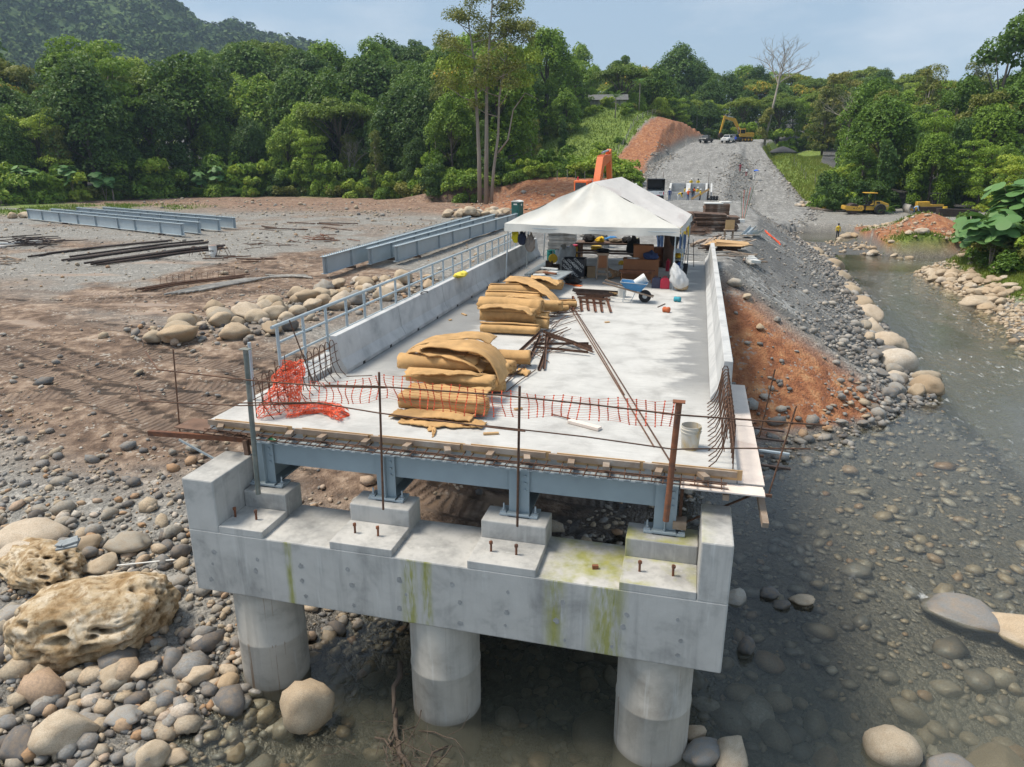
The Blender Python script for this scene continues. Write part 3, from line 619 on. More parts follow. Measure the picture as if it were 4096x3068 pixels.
# hand-placed boulders of the left bank, water and column feet
def big_boulder():
    V, F = ico(6); out = []
    for v in V:
        p = Vector(v); q = p*(1+.22*mn.noise(p*1.2+Vector((4.1, 2, 0)))+.1*mn.noise(p*3)+.035*mn.noise(p*9)); q = q - Vector((.35,-.6,.72))*max(0, q.dot(Vector((.35,-.6,.72)))-.82)*.6
        vd, _ = mn.voronoi(Vector((p.x*2.6, p.y*2.6, p.z*3.6))+Vector((.7, .2, 1.1))+mn.noise_vector(p*2.6)*.5); pit = max(0, .42-vd[0])*(.25+1.5*max(0, mn.noise(p*1.5+Vector((9,1,0)))+.25))
        vd2, _ = mn.voronoi(p*8+Vector((3, .2, .1))+mn.noise_vector(p*4)*.3); pit2 = max(0, .33-vd2[0])*.22*(mn.noise(p*2.4) > -.1)
        q = q*(1-pit*.75-pit2); q = Vector((q.x*1.75, q.y*1.02, max(q.z*.86, -.6)))
        if q.z > .5: q.z = .5+(q.z-.5)*.75
        out.append(q[:])
    m, t, b, o = node_mat('pitted_rock'); g = G(t); co = g.n('ShaderNodeTexCoord').outputs['Object']
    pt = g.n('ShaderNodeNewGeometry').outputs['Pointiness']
    cc = g.ramp(g.noise(co, 1.6, 7, .65, .5), [(.3, (.3,.18,.075)), (.5, (.5,.38,.24)), (.68, (.68,.6,.48))])
    cc = g.mix(g.ramp(g.noise(co, 4.5, 6, .7, .3), [(.46, 0.0), (.62, .85)]), cc, (.22,.13,.05))
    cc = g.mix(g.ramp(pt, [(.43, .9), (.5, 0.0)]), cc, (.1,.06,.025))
    t.links.new(cc, b.inputs['Base Color']); b.inputs['Roughness'].default_value = .9
    t.links.new(g.bump(g.noise(co, 14, 7, .7), .6, .05), b.inputs['Normal'])
    me = np_mesh('pitted_boulder', np.array(out), F, m, True)
    o = link('pitted_boulder', me, None, (-10.62, 9.2, -4.02), (.12, -.14, .42), (.9, .95, 1.0)); tag(o, 'huge pale brown pitted boulder full of hollows on the left bank', 'boulder')
    o2 = link('pitted_boulder', me, None, (-13.35, 10.75, -4.15), (.3, .1, 2.7), (.72, .72, .66)); tag(o2, 'cream pitted boulder half hidden behind the huge brown one', 'boulder')
    mb = MB(); mb.box((0,0,0), (.42,.3,.05)); mb.box((.05,.02,.05), (.3,.24,.05), .3); mb.box((-.12,.0,.06), (.16,.2,.04), -.4)
    tag(mb.build('concrete_lump', M('crusted_mortar', (.28,.3,.31), .9, .2, 8, .5, 30), loc=(-12.3, 10.5, -3.35), rot=(.12, -.1, .5), bevel=.015), 'grey slab of hardened mortar lying on the cream boulder', 'rubble')
big_boulder()
for a in [(-9.2,7.1,.45,'tan_o',2,.8,.5,'smooth pale wedge shaped boulder at the bottom left water edge'),(-9.85,6.8,.34,'stone_o',4,.6,2.1,'long pale boulder leaning beside the wedge shaped one'),
          (-14.5,11.4,.72,'tan_o',5,.48,.25,'long brown flat boulder like a log at the left frame edge'),(-13.8,10.8,.68,'tan_o',1,.42,.15,'long pinkish flat boulder below the brown log shaped one'),(-12.0,11.75,.45,'stone_o',3,.55,.1,'dark brown rounded boulder above the huge pitted rock'),
          (-12.1,11.05,.36,'tan_o',6,.5,.9,'pale green grey boulder right behind the pitted rock'),(-13.0,11.5,.34,'tan_o',7,.6,1.2,'pinkish boulder left of the dark brown one'),
          (-12.4,9.15,.36,'grey_o',4,.8,.4,'grey boulder tucked against the left side of the pitted rock'),(-9.4,8.45,.3,'stone_o',6,.65,.5,'brown boulder just in front of the pitted rock'),(-8.95,8.6,.22,'tan_o',0,.7,1.,'small angular tan boulder in front of the pitted rock'),
          (-8.05,8.85,.27,'tan_o',4,.6,.4,'smooth cream boulder at the water edge by the left column'),(-8.3,8.4,.24,'stone_o',2,.6,-.3,'angular brownish boulder near the left water edge'),(-8.55,7.65,.26,'grey_o',3,.55,.2,'rounded blue grey boulder at the left water edge'),
          (-7.6,7.15,.26,'tan_o',1,.8,1.3,'white angular boulder standing at the bottom edge of shallow water'),(-7.3,7.3,.18,'tan_o',3,.7,.4,'small pale rounded boulder in shallow water beside the white one'),(-6.6,7.8,.17,'tan_o',6,.75,1.,'small cream boulder in shallow water left of the orange boulder'),
          (-7.45,8.85,.2,'tan_o',5,.8,1.7,'upright cream boulder standing by the left column foot'),(-5.4,7.9,.22,'tan_o',7,.7,.3,'orange brown wet boulder below the egg shaped boulder'),(-4.6,8.3,.18,'grey_o',5,.75,.3,'white and grey boulder near the driftwood'),(-4.3,8.0,.16,'stone_o',7,.6,.9,'tan boulder in the water left of the middle column'),
          (-4.85,7.85,.18,'stone_o',6,.7,.5,'reddish brown wet boulder at the bottom edge below the driftwood')]:
    boulder(*a[:7], label=a[7])
eg = np_mesh('egg_boulder', RV[3][7][0]*(1-.3*np.clip(-RV[3][7][0][:,2:3], 0, 1)), RV[3][7][1], mt['tan_o'], True)
tag(link('egg_boulder', eg, None, (-5.6,8.32,-4.2), (.2,.35,.6), (.43,.4,.56)), 'big egg shaped tan boulder with rusty top in the water by left column', 'boulder')
for a in [(.72,9.35,.3,'grey_o',0,1.0,.5,'smooth blue grey boulder at the foot of the right column',-4.72),(1.15,9.4,.36,'tan_o',2,.85,1.2,'big tan boulder beside the blue grey one at the bottom edge',-4.7),(.6,9.75,.2,'tan_o',4,.8,.2,'cream boulder wedged behind the blue grey one',-4.65),
          (3.62,10.15,.4,'tan_o',5,.8,.2,'pale boulder with a wet brown rim breaking the water lower right',-4.7),(4.5,10.1,.42,'grey_o',1,.55,.4,'mottled grey boulder at the bottom right water surface',-4.85),(5.45,10.7,.6,'tan_o',6,.5,.6,'large orange boulder sunk under water at the bottom right',-5.3),
          (6.1,14.6,.7,'grey_o',3,.35,-.4,'flat grey rock with a small rapid running over it at right',-4.8),(7.0,14.2,.65,'tan_o',6,.4,-.3,'long pale rock at the right frame edge beside the rapid',-4.74),(1.55,12.15,.15,'grey_o',2,1.5,.2,'pointed white rock fin standing out of the water right of the pier',-4.62),
          (1.4,13.9,.3,'grey_o',6,.6,.3,'dark wet boulder in the water behind the right end wall',-4.7),(2.15,14.2,.2,'stone_o',1,.6,.4,'small brown boulder behind the right end wall',-4.62),(2.35,13.85,.2,'grey_o',4,.5,.2,'flat pale grey boulder right of the pier',-4.64),(2.8,14.1,.24,'tan_o',0,.55,.2,'white topped boulder right of the pier',-4.64),(-.98,9.9,.45,'tan_o',5,.75,.3,'rust brown boulder under water left of the right column',-5.3)]:
    boulder(*a[:7], label=a[7], z=a[8])
# boulders lining the toe of the right bank
TOE = [(9.6,30.4,.62),(9.0,29.7,.42),(9.9,31.6,.5),(8.6,31.2,.5),(9.1,33.2,.75),(9.4,35.4,.55),(9.5,36.9,.75),(9.2,39.0,.9),(9.6,41.4,.6),(9.9,43.4,.8),(10.1,46.0,.85),(10.0,48.6,.6),(10.3,50.6,.75),(10.5,53.5,.65),(10.6,56.3,.75),(10.8,59.5,.8),(11.0,63.,.85),(11.2,66.5,.7),(11.2,69.,.65),(11.1,71.7,.75),(11,74.5,.7),(10.6,77,.8),(10.3,80,.8),(9.9,83,.75),(9.4,86,.8),(8.9,89,.75),(8.3,92,.8),(7.8,95,.8),(7.4,98,.7)]
for i, (x, y, s) in enumerate(TOE):
    boulder(x-.1, y, s*rng.uniform(.95,1.25), ('tan_o','tan_o','stone_o')[i % 3], i*3+1, rng.uniform(.62,.85), rng.uniform(0, 3), 'tan boulder in the row along the toe of the right bank', 'boulders lining the toe of the right bank', z=WZ+.05)
for x, y, s in [(7.6,28.3,.3),(8.1,29.3,.33),(8.3,30.5,.36),(7.7,30.3,.28),(8.7,32.3,.4),(8.0,33,.34),(8.4,36,.36),(8.6,38,.4),(1.75,30.2,.28),(2.2,29.7,.2),(2.7,28.3,.18),(3.4,29.2,.16),(6.2,25.6,.2),(4.9,24.7,.16),(5.4,25.2,.18)]:
    boulder(x, y, s, rng.choice(['stone_o', 'grey_o', 'tan_o']), rng.randrange(8), .7, rng.uniform(0, 3), 'loose boulder on the rubble slope right of the barrier', 'loose boulders on the right slope')
# rock pile left of the bridge
for i in range(66):
    t_ = (i+.5)/66; y = 25.2+t_*16.5+rng.gauss(0, .5); x = -22.6+4.8*t_**.6+rng.gauss(0, 1.2)+(2.2 if i % 3 == 0 else 0); s = rng.uniform(.28, .62)*(1.25 if i % 7 == 0 else 1)
    boulder(x, y, s, rng.choice(['tan_o','tan_o','stone_o','tan_o']), i, rng.uniform(.6, .8), rng.uniform(0, 3), 'rounded boulder in the long rock pile left of the railing', 'boulders of the rock pile left of the bridge', sink=.14)
n = 900; t_ = nr.uniform(0, 1, n); y = 24.6+t_*18+nr.normal(0, .6, n); x = -22.2+4.8*t_**.6+nr.normal(0, 1.7, n)
stones('pile_stones', x, y, logn(n, .12, .45, .05, .3), mt['stone'], 'smaller stones filling the rock pile left of the railing', 1)
for i in range(26):
    a = i/26; x = -31.8+7.5*a+rng.gauss(0, .3); y = 90+5.5*a+rng.gauss(0, .9); boulder(x, y, rng.uniform(.5, .95), 'tan_o', i, .68, rng.uniform(0, 3), 'pale boulder in the heap beside the green portable toilet', 'boulders heaped near the portable toilet', sink=.1 if i % 3 else -.12)
for i in range(9):
    boulder(-24+i*1.5+rng.gauss(0,.5), 93+rng.gauss(0, 1.5), rng.uniform(.35,.6), 'stone_o', i, .7, rng.uniform(0,3), 'boulder in the sparse row right of the portable toilet', 'boulders right of the toilet')
for i in range(9):
    boulder(-83.5+rng.gauss(0, 1.6), 75.5+rng.gauss(0, 1.2), rng.uniform(.45, .85), 'tan_o', i, .68, rng.uniform(0, 3), 'pale boulder at the left end of the stored girders', 'boulders at the end of the stored girders', sink=.1)
# pale rocks on the right shore
for i in range(62):
    t_ = i/62; y = 49.5+13.5*t_+rng.gauss(0, .7); x = 17.9+rng.gauss(.35, .55)+1.3*math.sin(math.pi*t_); s = rng.uniform(.28, .52)
    boulder(x, y, s, 'tan_o', i, rng.uniform(.5, .75), rng.uniform(0, 3), 'pale rounded boulder in the heap on the right river shore', 'boulders heaped on the right river shore', sink=.15)
boulder(18.0, 51.2, .95, 'tan_o', 3, .5, .5, 'largest long pale boulder at the water edge of the right shore heap')
for i in range(26):
    x, y = rng.choice([(18.2+rng.gauss(0,1.6), 75.8+rng.gauss(0,.7)), (16.2+rng.gauss(0,.9), 93.5+rng.gauss(0,2)), (20.5+rng.gauss(0,1.6), 91+rng.gauss(0,1.2)), (17.5+rng.gauss(0, 1.5), 128+rng.gauss(0, 3))])
    boulder(x, y, rng.uniform(.3, .7), 'tan_o', i, .6, rng.uniform(0, 3), 'pale boulder lying on the red spoil bar by the ford', 'boulders on the spoil bar by the ford', sink=.2)
# ================================================================== pier
pier = empty('bridge_pier', (-3.5, 9.5, WZ), 0, 'grey concrete bridge pier with three round columns and stepped bearing seats', 'pier')
def wpart(mb, name, mats, parent, **k):
    # mesh written in world coordinates, parented without moving it
    o = mb.build(name, mats, None, **k); o.parent = parent; o.matrix_parent_inverse = Matrix.Translation(parent.location).inverted() if parent.rotation_euler.z == 0 else parent.matrix_world.inverted(); return o
CY0, CY1, CZ0, CZS = 8.9, 10.15, -2.65, -1.49
mb = MB(); mb.box((-3.5, (CY0+CY1)/2, (CZ0+CZS)/2), (8.66, CY1-CY0, CZS-CZ0)); cap = wpart(mb, 'cap_beam', mt['conc_pier'], pier, bevel=.025)
for a, b_ in ((-7.83, -7.24), (.395, .83)):
    mb = MB(); mb.prism([(CY0+.002, CZS-.02), (CY1-.06, CZS-.02), (CY1-.06, -.57), (CY0+.002, -.57)], 'x', a+.002, b_-.002); wpart(mb, 'end_wall', mt['conc_pier'], pier, bevel=.025)
PX = [-6.93, -4.68, -2.40, -.12]
for i, x in enumerate(PX):
    x0 = -7.24 if i == 0 else x-.56; x1 = .395 if i == 3 else x+.5
    mb = MB(); mb.box(((x0+x1)/2, 9.27, CZS+.055), (x1-x0, .74-.004, .13)); s_ = wpart(mb, 'bearing_step', mt['conc_pier'], pier, bevel=.012)
    mb = MB(); mb.box(((x0+x1)/2, 9.9, CZS+.2), (x1-x0-.01, .52, .44)); wpart(mb, 'pedestal', mt['conc_pier'], pier, bevel=.02)
    for dx in (-.28, .12) if i != 3 else (-.3, .18):
        bx = x+dx+(.05 if i == 0 else 0); mb = MB(); mb.cyl((bx, 9.25, CZS+.1), (bx+rng.uniform(-.01,.01), 9.25, CZS+.3), .018, n=10); mb.cyl((bx, 9.25, CZS+.25), (bx, 9.25, CZS+.29), .03, n=6)
        wpart(mb, 'anchor_bolt', mt['rust_red'], pier)
for x in (-6.88, -3.57, -.1):
    mb = MB(); prof = [(.585, WZ-1.2), (.585, -3.72), (.592, -3.7), (.592, -3.66), (.58, -3.64), (.58, CZ0+.01)]
    mb.lathe(prof, (x, 9.5, 0), 48); wpart(mb, 'column', mt['conc_col'], pier, auto=True)
for i in range(30):
    x = -7.5+ (i % 10)*.86 + rng.uniform(-.12, .12); z = -1.85-(i//10)*.3+rng.uniform(-.05, .05); r = rng.uniform(.025, .05)
    mb = MB(); n = 11; mb.prism([(x+r*(.7+.5*rng.random())*math.cos(2*math.pi*j/n), z+1.2*r*(.7+.5*rng.random())*math.sin(2*math.pi*j/n)) for j in range(n)], 'y', CY0-.003, CY0+.01); wpart(mb, 'tie_hole', mt['conc_patch'], pier)
mb = MB(); mb.box((-1.08, 9.35, CZS+.03), (.09, .05, .06), .3); tag(mb.build('brick_piece', mt['rust_red']), 'small brown brick piece lying on the pier shelf', 'brick')
mb = MB(); mb.lathe([(.03,0),(.034,.02),(.034,.1),(.012,.15)], (0,0,0), 10); tag(mb.build('bottle', M('green_glass', (.01,.12,.05), .2, .1, 3, 0), loc=(-5.2, 9.05, CZS+.035), rot=(1.57,0,1.1)), 'green bottle lying on the pier shelf', 'bottle')
mb = MB(); mb.lathe([(.03,0),(.034,.02),(.034,.12),(.012,.19)], (0,0,0), 10); tag(mb.build('bottle', bpy.data.materials['green_glass'], loc=(-6.78, 9.86, -.165), rot=(1.5,0,1.4)), 'green bottle on the girder end beside the left guard post', 'bottle')
# ================================================================== bridge span
span = empty('bridge_span', (-3.6, 10, 0), 0, 'unfinished concrete bridge deck on four grey steel girders', 'bridge')
SX0, SX1, SY0, SY1 = -8.06, .87, 10.06, 33.0
mb = MB(); mb.box(((SX0+SX1)/2, (SY0+SY1)/2, -.1), (SX1-SX0, SY1-SY0, .2)); slab = wpart(mb, 'deck_slab', mt['conc_deck'], span, bevel=.008)
mb = MB(); mb.box((-7.72, 22.7, .06), (.7, 20.6, .13)); wpart(mb, 'sidewalk', mt['conc_bar'], span, bevel=.01)
GT, GB = -.235, -1.03
for i, x in enumerate(PX):
    mb = MB(); mb.box((x, 21.4, (GT+GB)/2), (.018, 23.1, GT-GB-.05)); mb.box((x, 21.4, GT-.0125), (.34, 23.1, .025)); mb.box((x, 21.4, GB+.0125), (.36, 23.1, .025)); 
    gd = wpart(mb, 'girder', mt['steel'], span)
    for sx in (-1, 1):
        for yy in [9.93]+[13.5+3.6*k for k in range(5)]:
            mb = MB(); mb.box((x+sx*.088, yy, (GT+GB)/2), (.155, .016, GT-GB-.052)); st = wpart(mb, 'stiffener', mt['steel'], span)
    for k in range(3):
        mb = MB(); z = GT-.13-.12*k; mb.cyl((x+.1, 9.925, z), (x+.1, 9.895, z), .022, n=6); wpart(mb, 'bolt', mt['steel'], span)
    mb = MB(); mb.box((x, 10.0, GB-.015), (.62, .3, .03)); mb.box((x, 10.0, GB+.012), (.36, .34, .02)); wpart(mb, 'bearing_plate', mt['steel_pale'], span)
    mb = MB(); mb.box((x, 10.0, GB-.045), (.36, .3, .035)); wpart(mb, 'bearing_pad', mt['black'], span)
    for dx in (-.26, .26):
        mb = MB(); mb.box((x+dx, 9.95, GB+.01), (.1, .12, .035)); mb.cyl((x+dx, 9.95, GB), (x+dx, 9.95, GB+.14), .014, n=8); mb.cyl((x+dx, 9.95, GB+.03), (x+dx, 9.95, GB+.06), .028, n=6); wpart(mb, 'hold_down_bolt', mt['galv'], span)
for i in range(3):
    a, b_ = PX[i]+.17, PX[i+1]-.02
    for yy in (9.97, 16.5, 24):
        mb = MB(); mb.box(((a+b_)/2-(.08 if yy < 10 else 0), yy, -.47), (b_-a+(.02 if yy < 10 else .1), .014, .36)); mb.box(((a+b_)/2, yy+.06, -.3), (b_-a, .12, .014)); mb.box(((a+b_)/2, yy+.06, -.64), (b_-a, .12, .014)); wpart(mb, 'cross_beam', mt['steel'], span)
# abutment wall at the far end
ab = empty('bridge_abutment', (-3.6, 33, -2.2), 0, 'low concrete abutment carrying the far end of the girders', 'abutment')
mb = MB(); mb.box((-3.6, 33.25, -1.6), (9.2, .45, 2.6)); wpart(mb, 'back_wall', mt['conc_bar'], ab); mb = MB(); mb.box((-3.6, 32.7, -2.0), (9.2, .7, 1.7)); wpart(mb, 'bearing_shelf', mt['conc_bar'], ab)
# stay-in-place sheets, edge boards, wedges and starter bars along the open edge
mb = MB()
for k in range(40):
    x0 = -7.1+k*.176; mb.box((x0+.05, 9.93, -.213), (.1, .22, .012)); mb.box((x0+.138, 9.93, -.226), (.076, .22, .012))
wpart(mb, 'edge_sheet', mt['galv'], span)
for (a, b_, zz, mk) in [(-8.05,-6.5,.015,'wood'),(-6.35,-5.0,.01,'wood'),(-4.95,-3.4,.012,'wood'),(-3.35,-2.0,.02,'wood'),(-1.95,-.55,.012,'wood'),(-.5,.86,.016,'wood')]:
    mb = MB(); mb.box(((a+b_)/2, 10.02, zz-.04), (b_-a, .045, .09)); wpart(mb, 'edge_plank', mt[mk], span)
    mb = MB(); mb.box(((a+b_)/2+.1, 10.045, zz-.06), (b_-a-.05, .018, .16)); wpart(mb, 'edge_plywood', mt['rust_red'] if rng.random() < .3 else mt['wood_new'], span)
for i in range(13):
    x = -7.75+i*.68+rng.uniform(-.12, .12); mb = MB(); mb.box((x, 9.93, -.055), (.1, .2, .06), rng.uniform(-.2, .5)); wpart(mb, 'wedge_block', mt['wood'], span)
for yy, zz in ((9.74, -.14), (9.83, -.09), (9.9, -.15)):
    mb = MB(); mb.tube([(-8.0, yy, zz+.01), (-5, yy+.01, zz-.01), (-2, yy-.01, zz), (.72, yy, zz)], .011, 6); wpart(mb, 'rebar', mt['rust'], span)
for i in range(44):
    x = -7.95+i*.2+rng.uniform(-.03, .03); mb = MB(); mb.tube([(x, 10.1, -.115), (x+rng.uniform(-.02,.02), 9.68+rng.uniform(-.03, .05), -.115+rng.uniform(-.02, .01))], .0095, 6); wpart(mb, 'rebar', mt['rust'], span)
# ---- barriers
def barrier(inner, sgn, label, dn):
    # inner: x of the inner foot; sgn: +1 if the barrier leans outwards to +x
    b = empty('barrier', (inner, 13.2, 0), 0, label, 'barrier'); y = 13.2; L = (33.0-13.2)/6
    prof = [(0,.002),(0,.09),(.12,.3),(.19,.82),(.35,.82),(.365,.002)]
    for k in range(6):
        mb = MB(); mb.prism([(inner+sgn*p, q) for p, q in prof], 'y', y+.006, y+L-.006); wpart(mb, 'barrier_segment', mt['conc_bar'], b, bevel=.012)
        for q in (.25, .7) if dn else ():
            mb = MB(); mb.box((inner-sgn*.001, y+L*q, .035), (.02, .1, .06)); wpart(mb, 'drain_hole', mt['black'], b)
        y += L
    return b
bl = barrier(-6.98, -1, 'left concrete traffic barrier with dark inner face beside the foam rolls', True)
br = barrier(.51, 1, 'right concrete traffic barrier with bright inner face above the river', False)
def cage(x0, sgn, label, y0, y1, nb):
    c = empty('rebar_cage', (x0, y0, 0), 0, label, 'rebar cage')
    for k in range(nb):
        y = y0+(y1-y0)*k/(nb-1); j = lambda: rng.uniform(-.015, .015); pts = [(-.02,-.02),(.1+j(),.1),(.17+j(),.26),(.2+j(),.52),(.22,.7),(.25,.755),(.29,.755),(.32,.7),(.335+j(),.4),(.345,-.02)]
        ly = rng.uniform(-.05, .05); mb = MB(); mb.tube([(x0+sgn*p, y+ly*q, q) for p, q in pts], .0095, 6); wpart(mb, 'hoop', mt['rust'], c)
    for (p, q) in ((.19,.3),(.215,.5),(.32,.35),(.32,.58),(.22,.66)):
        mb = MB(); mb.tube([(x0+sgn*p, y0-.1, q+rng.uniform(-.03,.03)), (x0+sgn*p, (y0+y1)/2, q+rng.uniform(-.03,.03)), (x0+sgn*p, y1+.15, q)], .0085, 6); wpart(mb, 'rebar', mt['rust'], c)
    return c
cage(-6.96, -1, 'rusty rebar hoops continuing the left barrier behind the orange net', 10.35, 13.1, 13)
cage(.46, 1, 'rusty rebar hoops continuing the right barrier beside the bucket', 10.15, 13.1, 15)
for yy, xa in ((10.6,-7.0),(11.0,-7.05)):
    mb = MB(); mb.tube([(xa, yy, 0), (xa+.02, yy-.02, 1.0)], .009, 6); tag(mb.build('rebar', mt['rust']), 'bent upright bar standing in the orange net heap', 'rebar', 'upright bars in the net heap')
mb = MB(); mb.tube([(-7.25, 12.3, .0), (-7.45, 12.25, .7), (-7.62, 12.2, 1.35)], .014, 6); tag(mb.build('rebar', mt['rust']), 'tall thin rusty bar leaning between left cage and railing', 'rebar')
# ---- pedestrian railing
rail = empty('pedestrian_railing', (-8.05, 12.4, .1), 0, 'light grey tubular steel railing along the left bridge edge', 'railing')
for k in range(21):
    y = 12.4+k; mb = MB(); mb.cyl((-8.05, y, .1), (-8.05, y, 1.14), .034, n=12); mb.box((-8.05, y, .132), (.12, .12, .012)); wpart(mb, 'post', mt['steel_pale'], rail, auto=True)
for z, r, s0 in ((1.17, .036, 12.22), (.82, .028, 12.4), (.47, .028, 12.4)):
    mb = MB(); mb.cyl((-8.05, s0, z), (-8.05, 32.5, z), r, n=12); wpart(mb, 'rail', mt['steel_pale'], rail, auto=True)
# ---- guard posts and bars along the open edge
def gpost(pts, r, mk, label, plate=False, grp=None):
    e = empty('guard_post', pts[0], 0, label, 'post', grp); mb = MB(); mb.cyl(pts[0], pts[1], r, n=12); wpart(mb, 'tube', mt[mk], e, auto=True)
    if plate: mb = MB(); mb.box((pts[1][0], pts[1][1], pts[1][2]), (.17, .13, .012)); wpart(mb, 'top_plate', mt[mk], e)
    return e
mt['greenpipe'] = M('grey_green_pipe', (.15,.165,.15), .6, .2, 5, .1, 40, stain=(.3,.28,.24), metal=.2)
gpost([(-6.86, 9.52, -1.04), (-6.8, 9.55, 1.5)], .042, 'greenpipe', 'grey green pipe guard post standing on the leftmost pedestal', True)
gpost([(-4.57, 9.52, -1.04), (-4.52, 9.56, 1.28)], .018, 'rust', 'thin rusty guard post at the second girder')
gpost([(-2.33, 9.52, -1.04), (-2.31, 9.56, 1.23)], .02, 'rust', 'thin rusty guard post at the third girder')
gpost([(-.1, 9.47, -.62), (-.04, 9.52, 1.2)], .045, 'rust_red', 'thick rust brown pipe guard post at the right girder', True)
gpost([(-8.92, 10.3, -.4), (-8.8, 10.3, 1.17)], .013, 'rust', 'thin rusty rod post left of the deck formwork')
gpost([(-7.92, 11.2, .0), (-7.88, 11.2, 1.13)], .032, 'galv', 'short galvanised pipe on the deck behind the left guard post')
gpost([(1.37, 10.33, -.42), (1.6, 10.35, 1.0)], .013, 'rust', 'thin leaning rod at the near right plywood edge')
gpost([(1.36, 12.34, -.32), (1.5, 12.4, .95)], .013, 'rust', 'thin leaning rod at the far right plywood edge')
def line(pts, r, label, mk='rust'):
    mb = MB(); P = []
    for a, b_ in zip(pts[:-1], pts[1:]):
        for k in range(4): P.append(Vector(a).lerp(Vector(b_), k/4))
    P.append(Vector(pts[-1])); mb.tube(P, r, 6); return tag(mb.build('guard_bar', mt[mk]), label, 'rebar')
Yp = 9.5
line([(-9.3,10.2,1.12),(-8.48,Yp,1.05),(-6.77,Yp-.06,1.02),(-5.35,Yp,1.0),(-4.4,Yp-.0,1.06)], .013, 'left half of the upper rusty guard bar along the deck edge')
line([(-5.4,Yp-.03,1.03),(-4.55,Yp-.03,1.08),(-2.63,Yp-.03,1.1),(-1.2,Yp-.03,1.07),(-.06,Yp-.05,1.03),(1.91,9.75,.95)], .013, 'right half of the upper rusty guard bar along the deck edge')
line([(-9.6,10.2,.5),(-8.91,Yp,.46),(-6.93,Yp-.06,.57),(-5.61,Yp,.71),(-5.2,Yp,.69)], .011, 'left piece of the lower guard bar')
line([(-7.0,Yp-.03,.6),(-5.6,Yp-.03,.73),(-4.55,Yp-.03,.65),(-2.63,Yp-.03,.58),(-2.2,Yp-.03,.57)], .012, 'middle piece of the lower guard bar')
line([(-2.8,Yp-.02,.6),(-1.3,Yp,.56),(-.07,Yp-.06,.52),(.8,9.6,.56),(1.75,9.7,.61)], .011, 'right piece of the lower guard bar')
# ---- orange safety net: upright mesh and crumpled heap
def strip(mb, P, wv_):
    for a, b_ in zip(P[:-1], P[1:]):
        a = Vector(a); b_ = Vector(b_); k = Vector(wv_)
        mb.add([a-k, a+k, b_+k, b_-k], [(0,1,2,3)])
net = empty('safety_net', (-3.5, 9.6, .7), 0, 'orange plastic safety net hung along the deck edge', 'net')
def ntop(x): return float(ip(x, [(-6.2,1.0),(-5.6,1.02),(-4.9,1.1),(-4.5,1.24),(-3.66,1.16),(-2.64,1.11),(-1.66,1.11),(-.1,1.17)]))
def nbot(x): return float(ip(x, [(-6.2,.62),(-5.6,.66),(-4.9,.72),(-4.5,.86),(-3.67,.72),(-2.76,.7),(-1.66,.8),(-.1,.78)]))
nx = 46
for i in range(nx+1):
    x = -6.15+6.05*i/nx; t_, b_ = ntop(x), nbot(x); mb = MB(); sk = .1*math.sin(i*.5)+.05*math.sin(i*1.9); P = [(x+sk*.4*(1-k/10), 9.6+.05*math.sin(k*.5+i), b_+(t_-b_)*k/10+.012*math.sin(i*2.1)) for k in range(11)]
    strip(mb, P, (.0065,0,0))
    for p in P: mb.add([(p[0]-.016,p[1]-.002,p[2]),(p[0],p[1]-.002,p[2]-.015),(p[0]+.016,p[1]-.002,p[2]),(p[0],p[1]-.002,p[2]+.015)], [(0,1,2,3)])
    wpart(mb, 'net_band', mt['netorange'], net, fix=False)
mb = MB()
for j in range(11):
    strip(mb, [(-6.15+6.05*i/nx, 9.6+.05*math.sin(j*.5+i), nbot(-6.15+6.05*i/nx)+(ntop(-6.15+6.05*i/nx)-nbot(-6.15+6.05*i/nx))*j/10) for i in range(nx+1)], (0,0,.0021))
wpart(mb, 'net_strands', mt['netorange'], net, fix=False)
def crumple(name, label, fn, nu, nv, wd_=.006):
    mb = MB(); P = [[Vector(fn(i/nu, j/nv)) for j in range(nv+1)] for i in range(nu+1)]
    for i in range(nu+1):
        for j in range(nv+1):
            if i < nu: a, b_ = P[i][j], P[i+1][j]; n_ = Vector((rng.gauss(0,1), rng.gauss(0,1), rng.gauss(0,1))).normalized()*wd_; mb.add([a-n_, a+n_, b_+n_, b_-n_], [(0,1,2,3)])
            if j < nv: a, b_ = P[i][j], P[i][j+1]; n_ = Vector((rng.gauss(0,1), rng.gauss(0,1), rng.gauss(0,1))).normalized()*wd_; mb.add([a-n_, a+n_, b_+n_, b_-n_], [(0,1,2,3)])
    return tag(mb.build(name, mt['netorange'], fix=False), label, 'net')
def heap1(u, v):
    n_ = mn.noise_vector(Vector((u*7, v*7, 1.3)))*.13+mn.noise_vector(Vector((u*17, v*17, 4.3)))*.05; a = v*9
    rr = .3*(1-.45*u)+.05*math.sin(a*3); return (-7.12+.9*rr*math.cos(a)+n_.x+.15*u, 10.75+rr*1.5*math.sin(a)+.25*u+n_.y, max(.01, .02+.78*u+n_.z*.8))
crumple('net_heap', 'bunched upright heap of orange net over the left rebar hoops', heap1, 26, 70)
def heap2(u, v):
    n_ = mn.noise_vector(Vector((u*9, v*5, 7.3)))*.12; a = u*6.28; return (-6.75+.95*v+n_.x, 10.62+.3*math.sin(v*3)+.17*math.cos(a)+n_.y, max(.008, .07+.085*math.sin(a)+n_.z*.5))
crumple('net_heap', 'flat orange net bundle lying on the deck right of the upright heap', heap2, 22, 60)
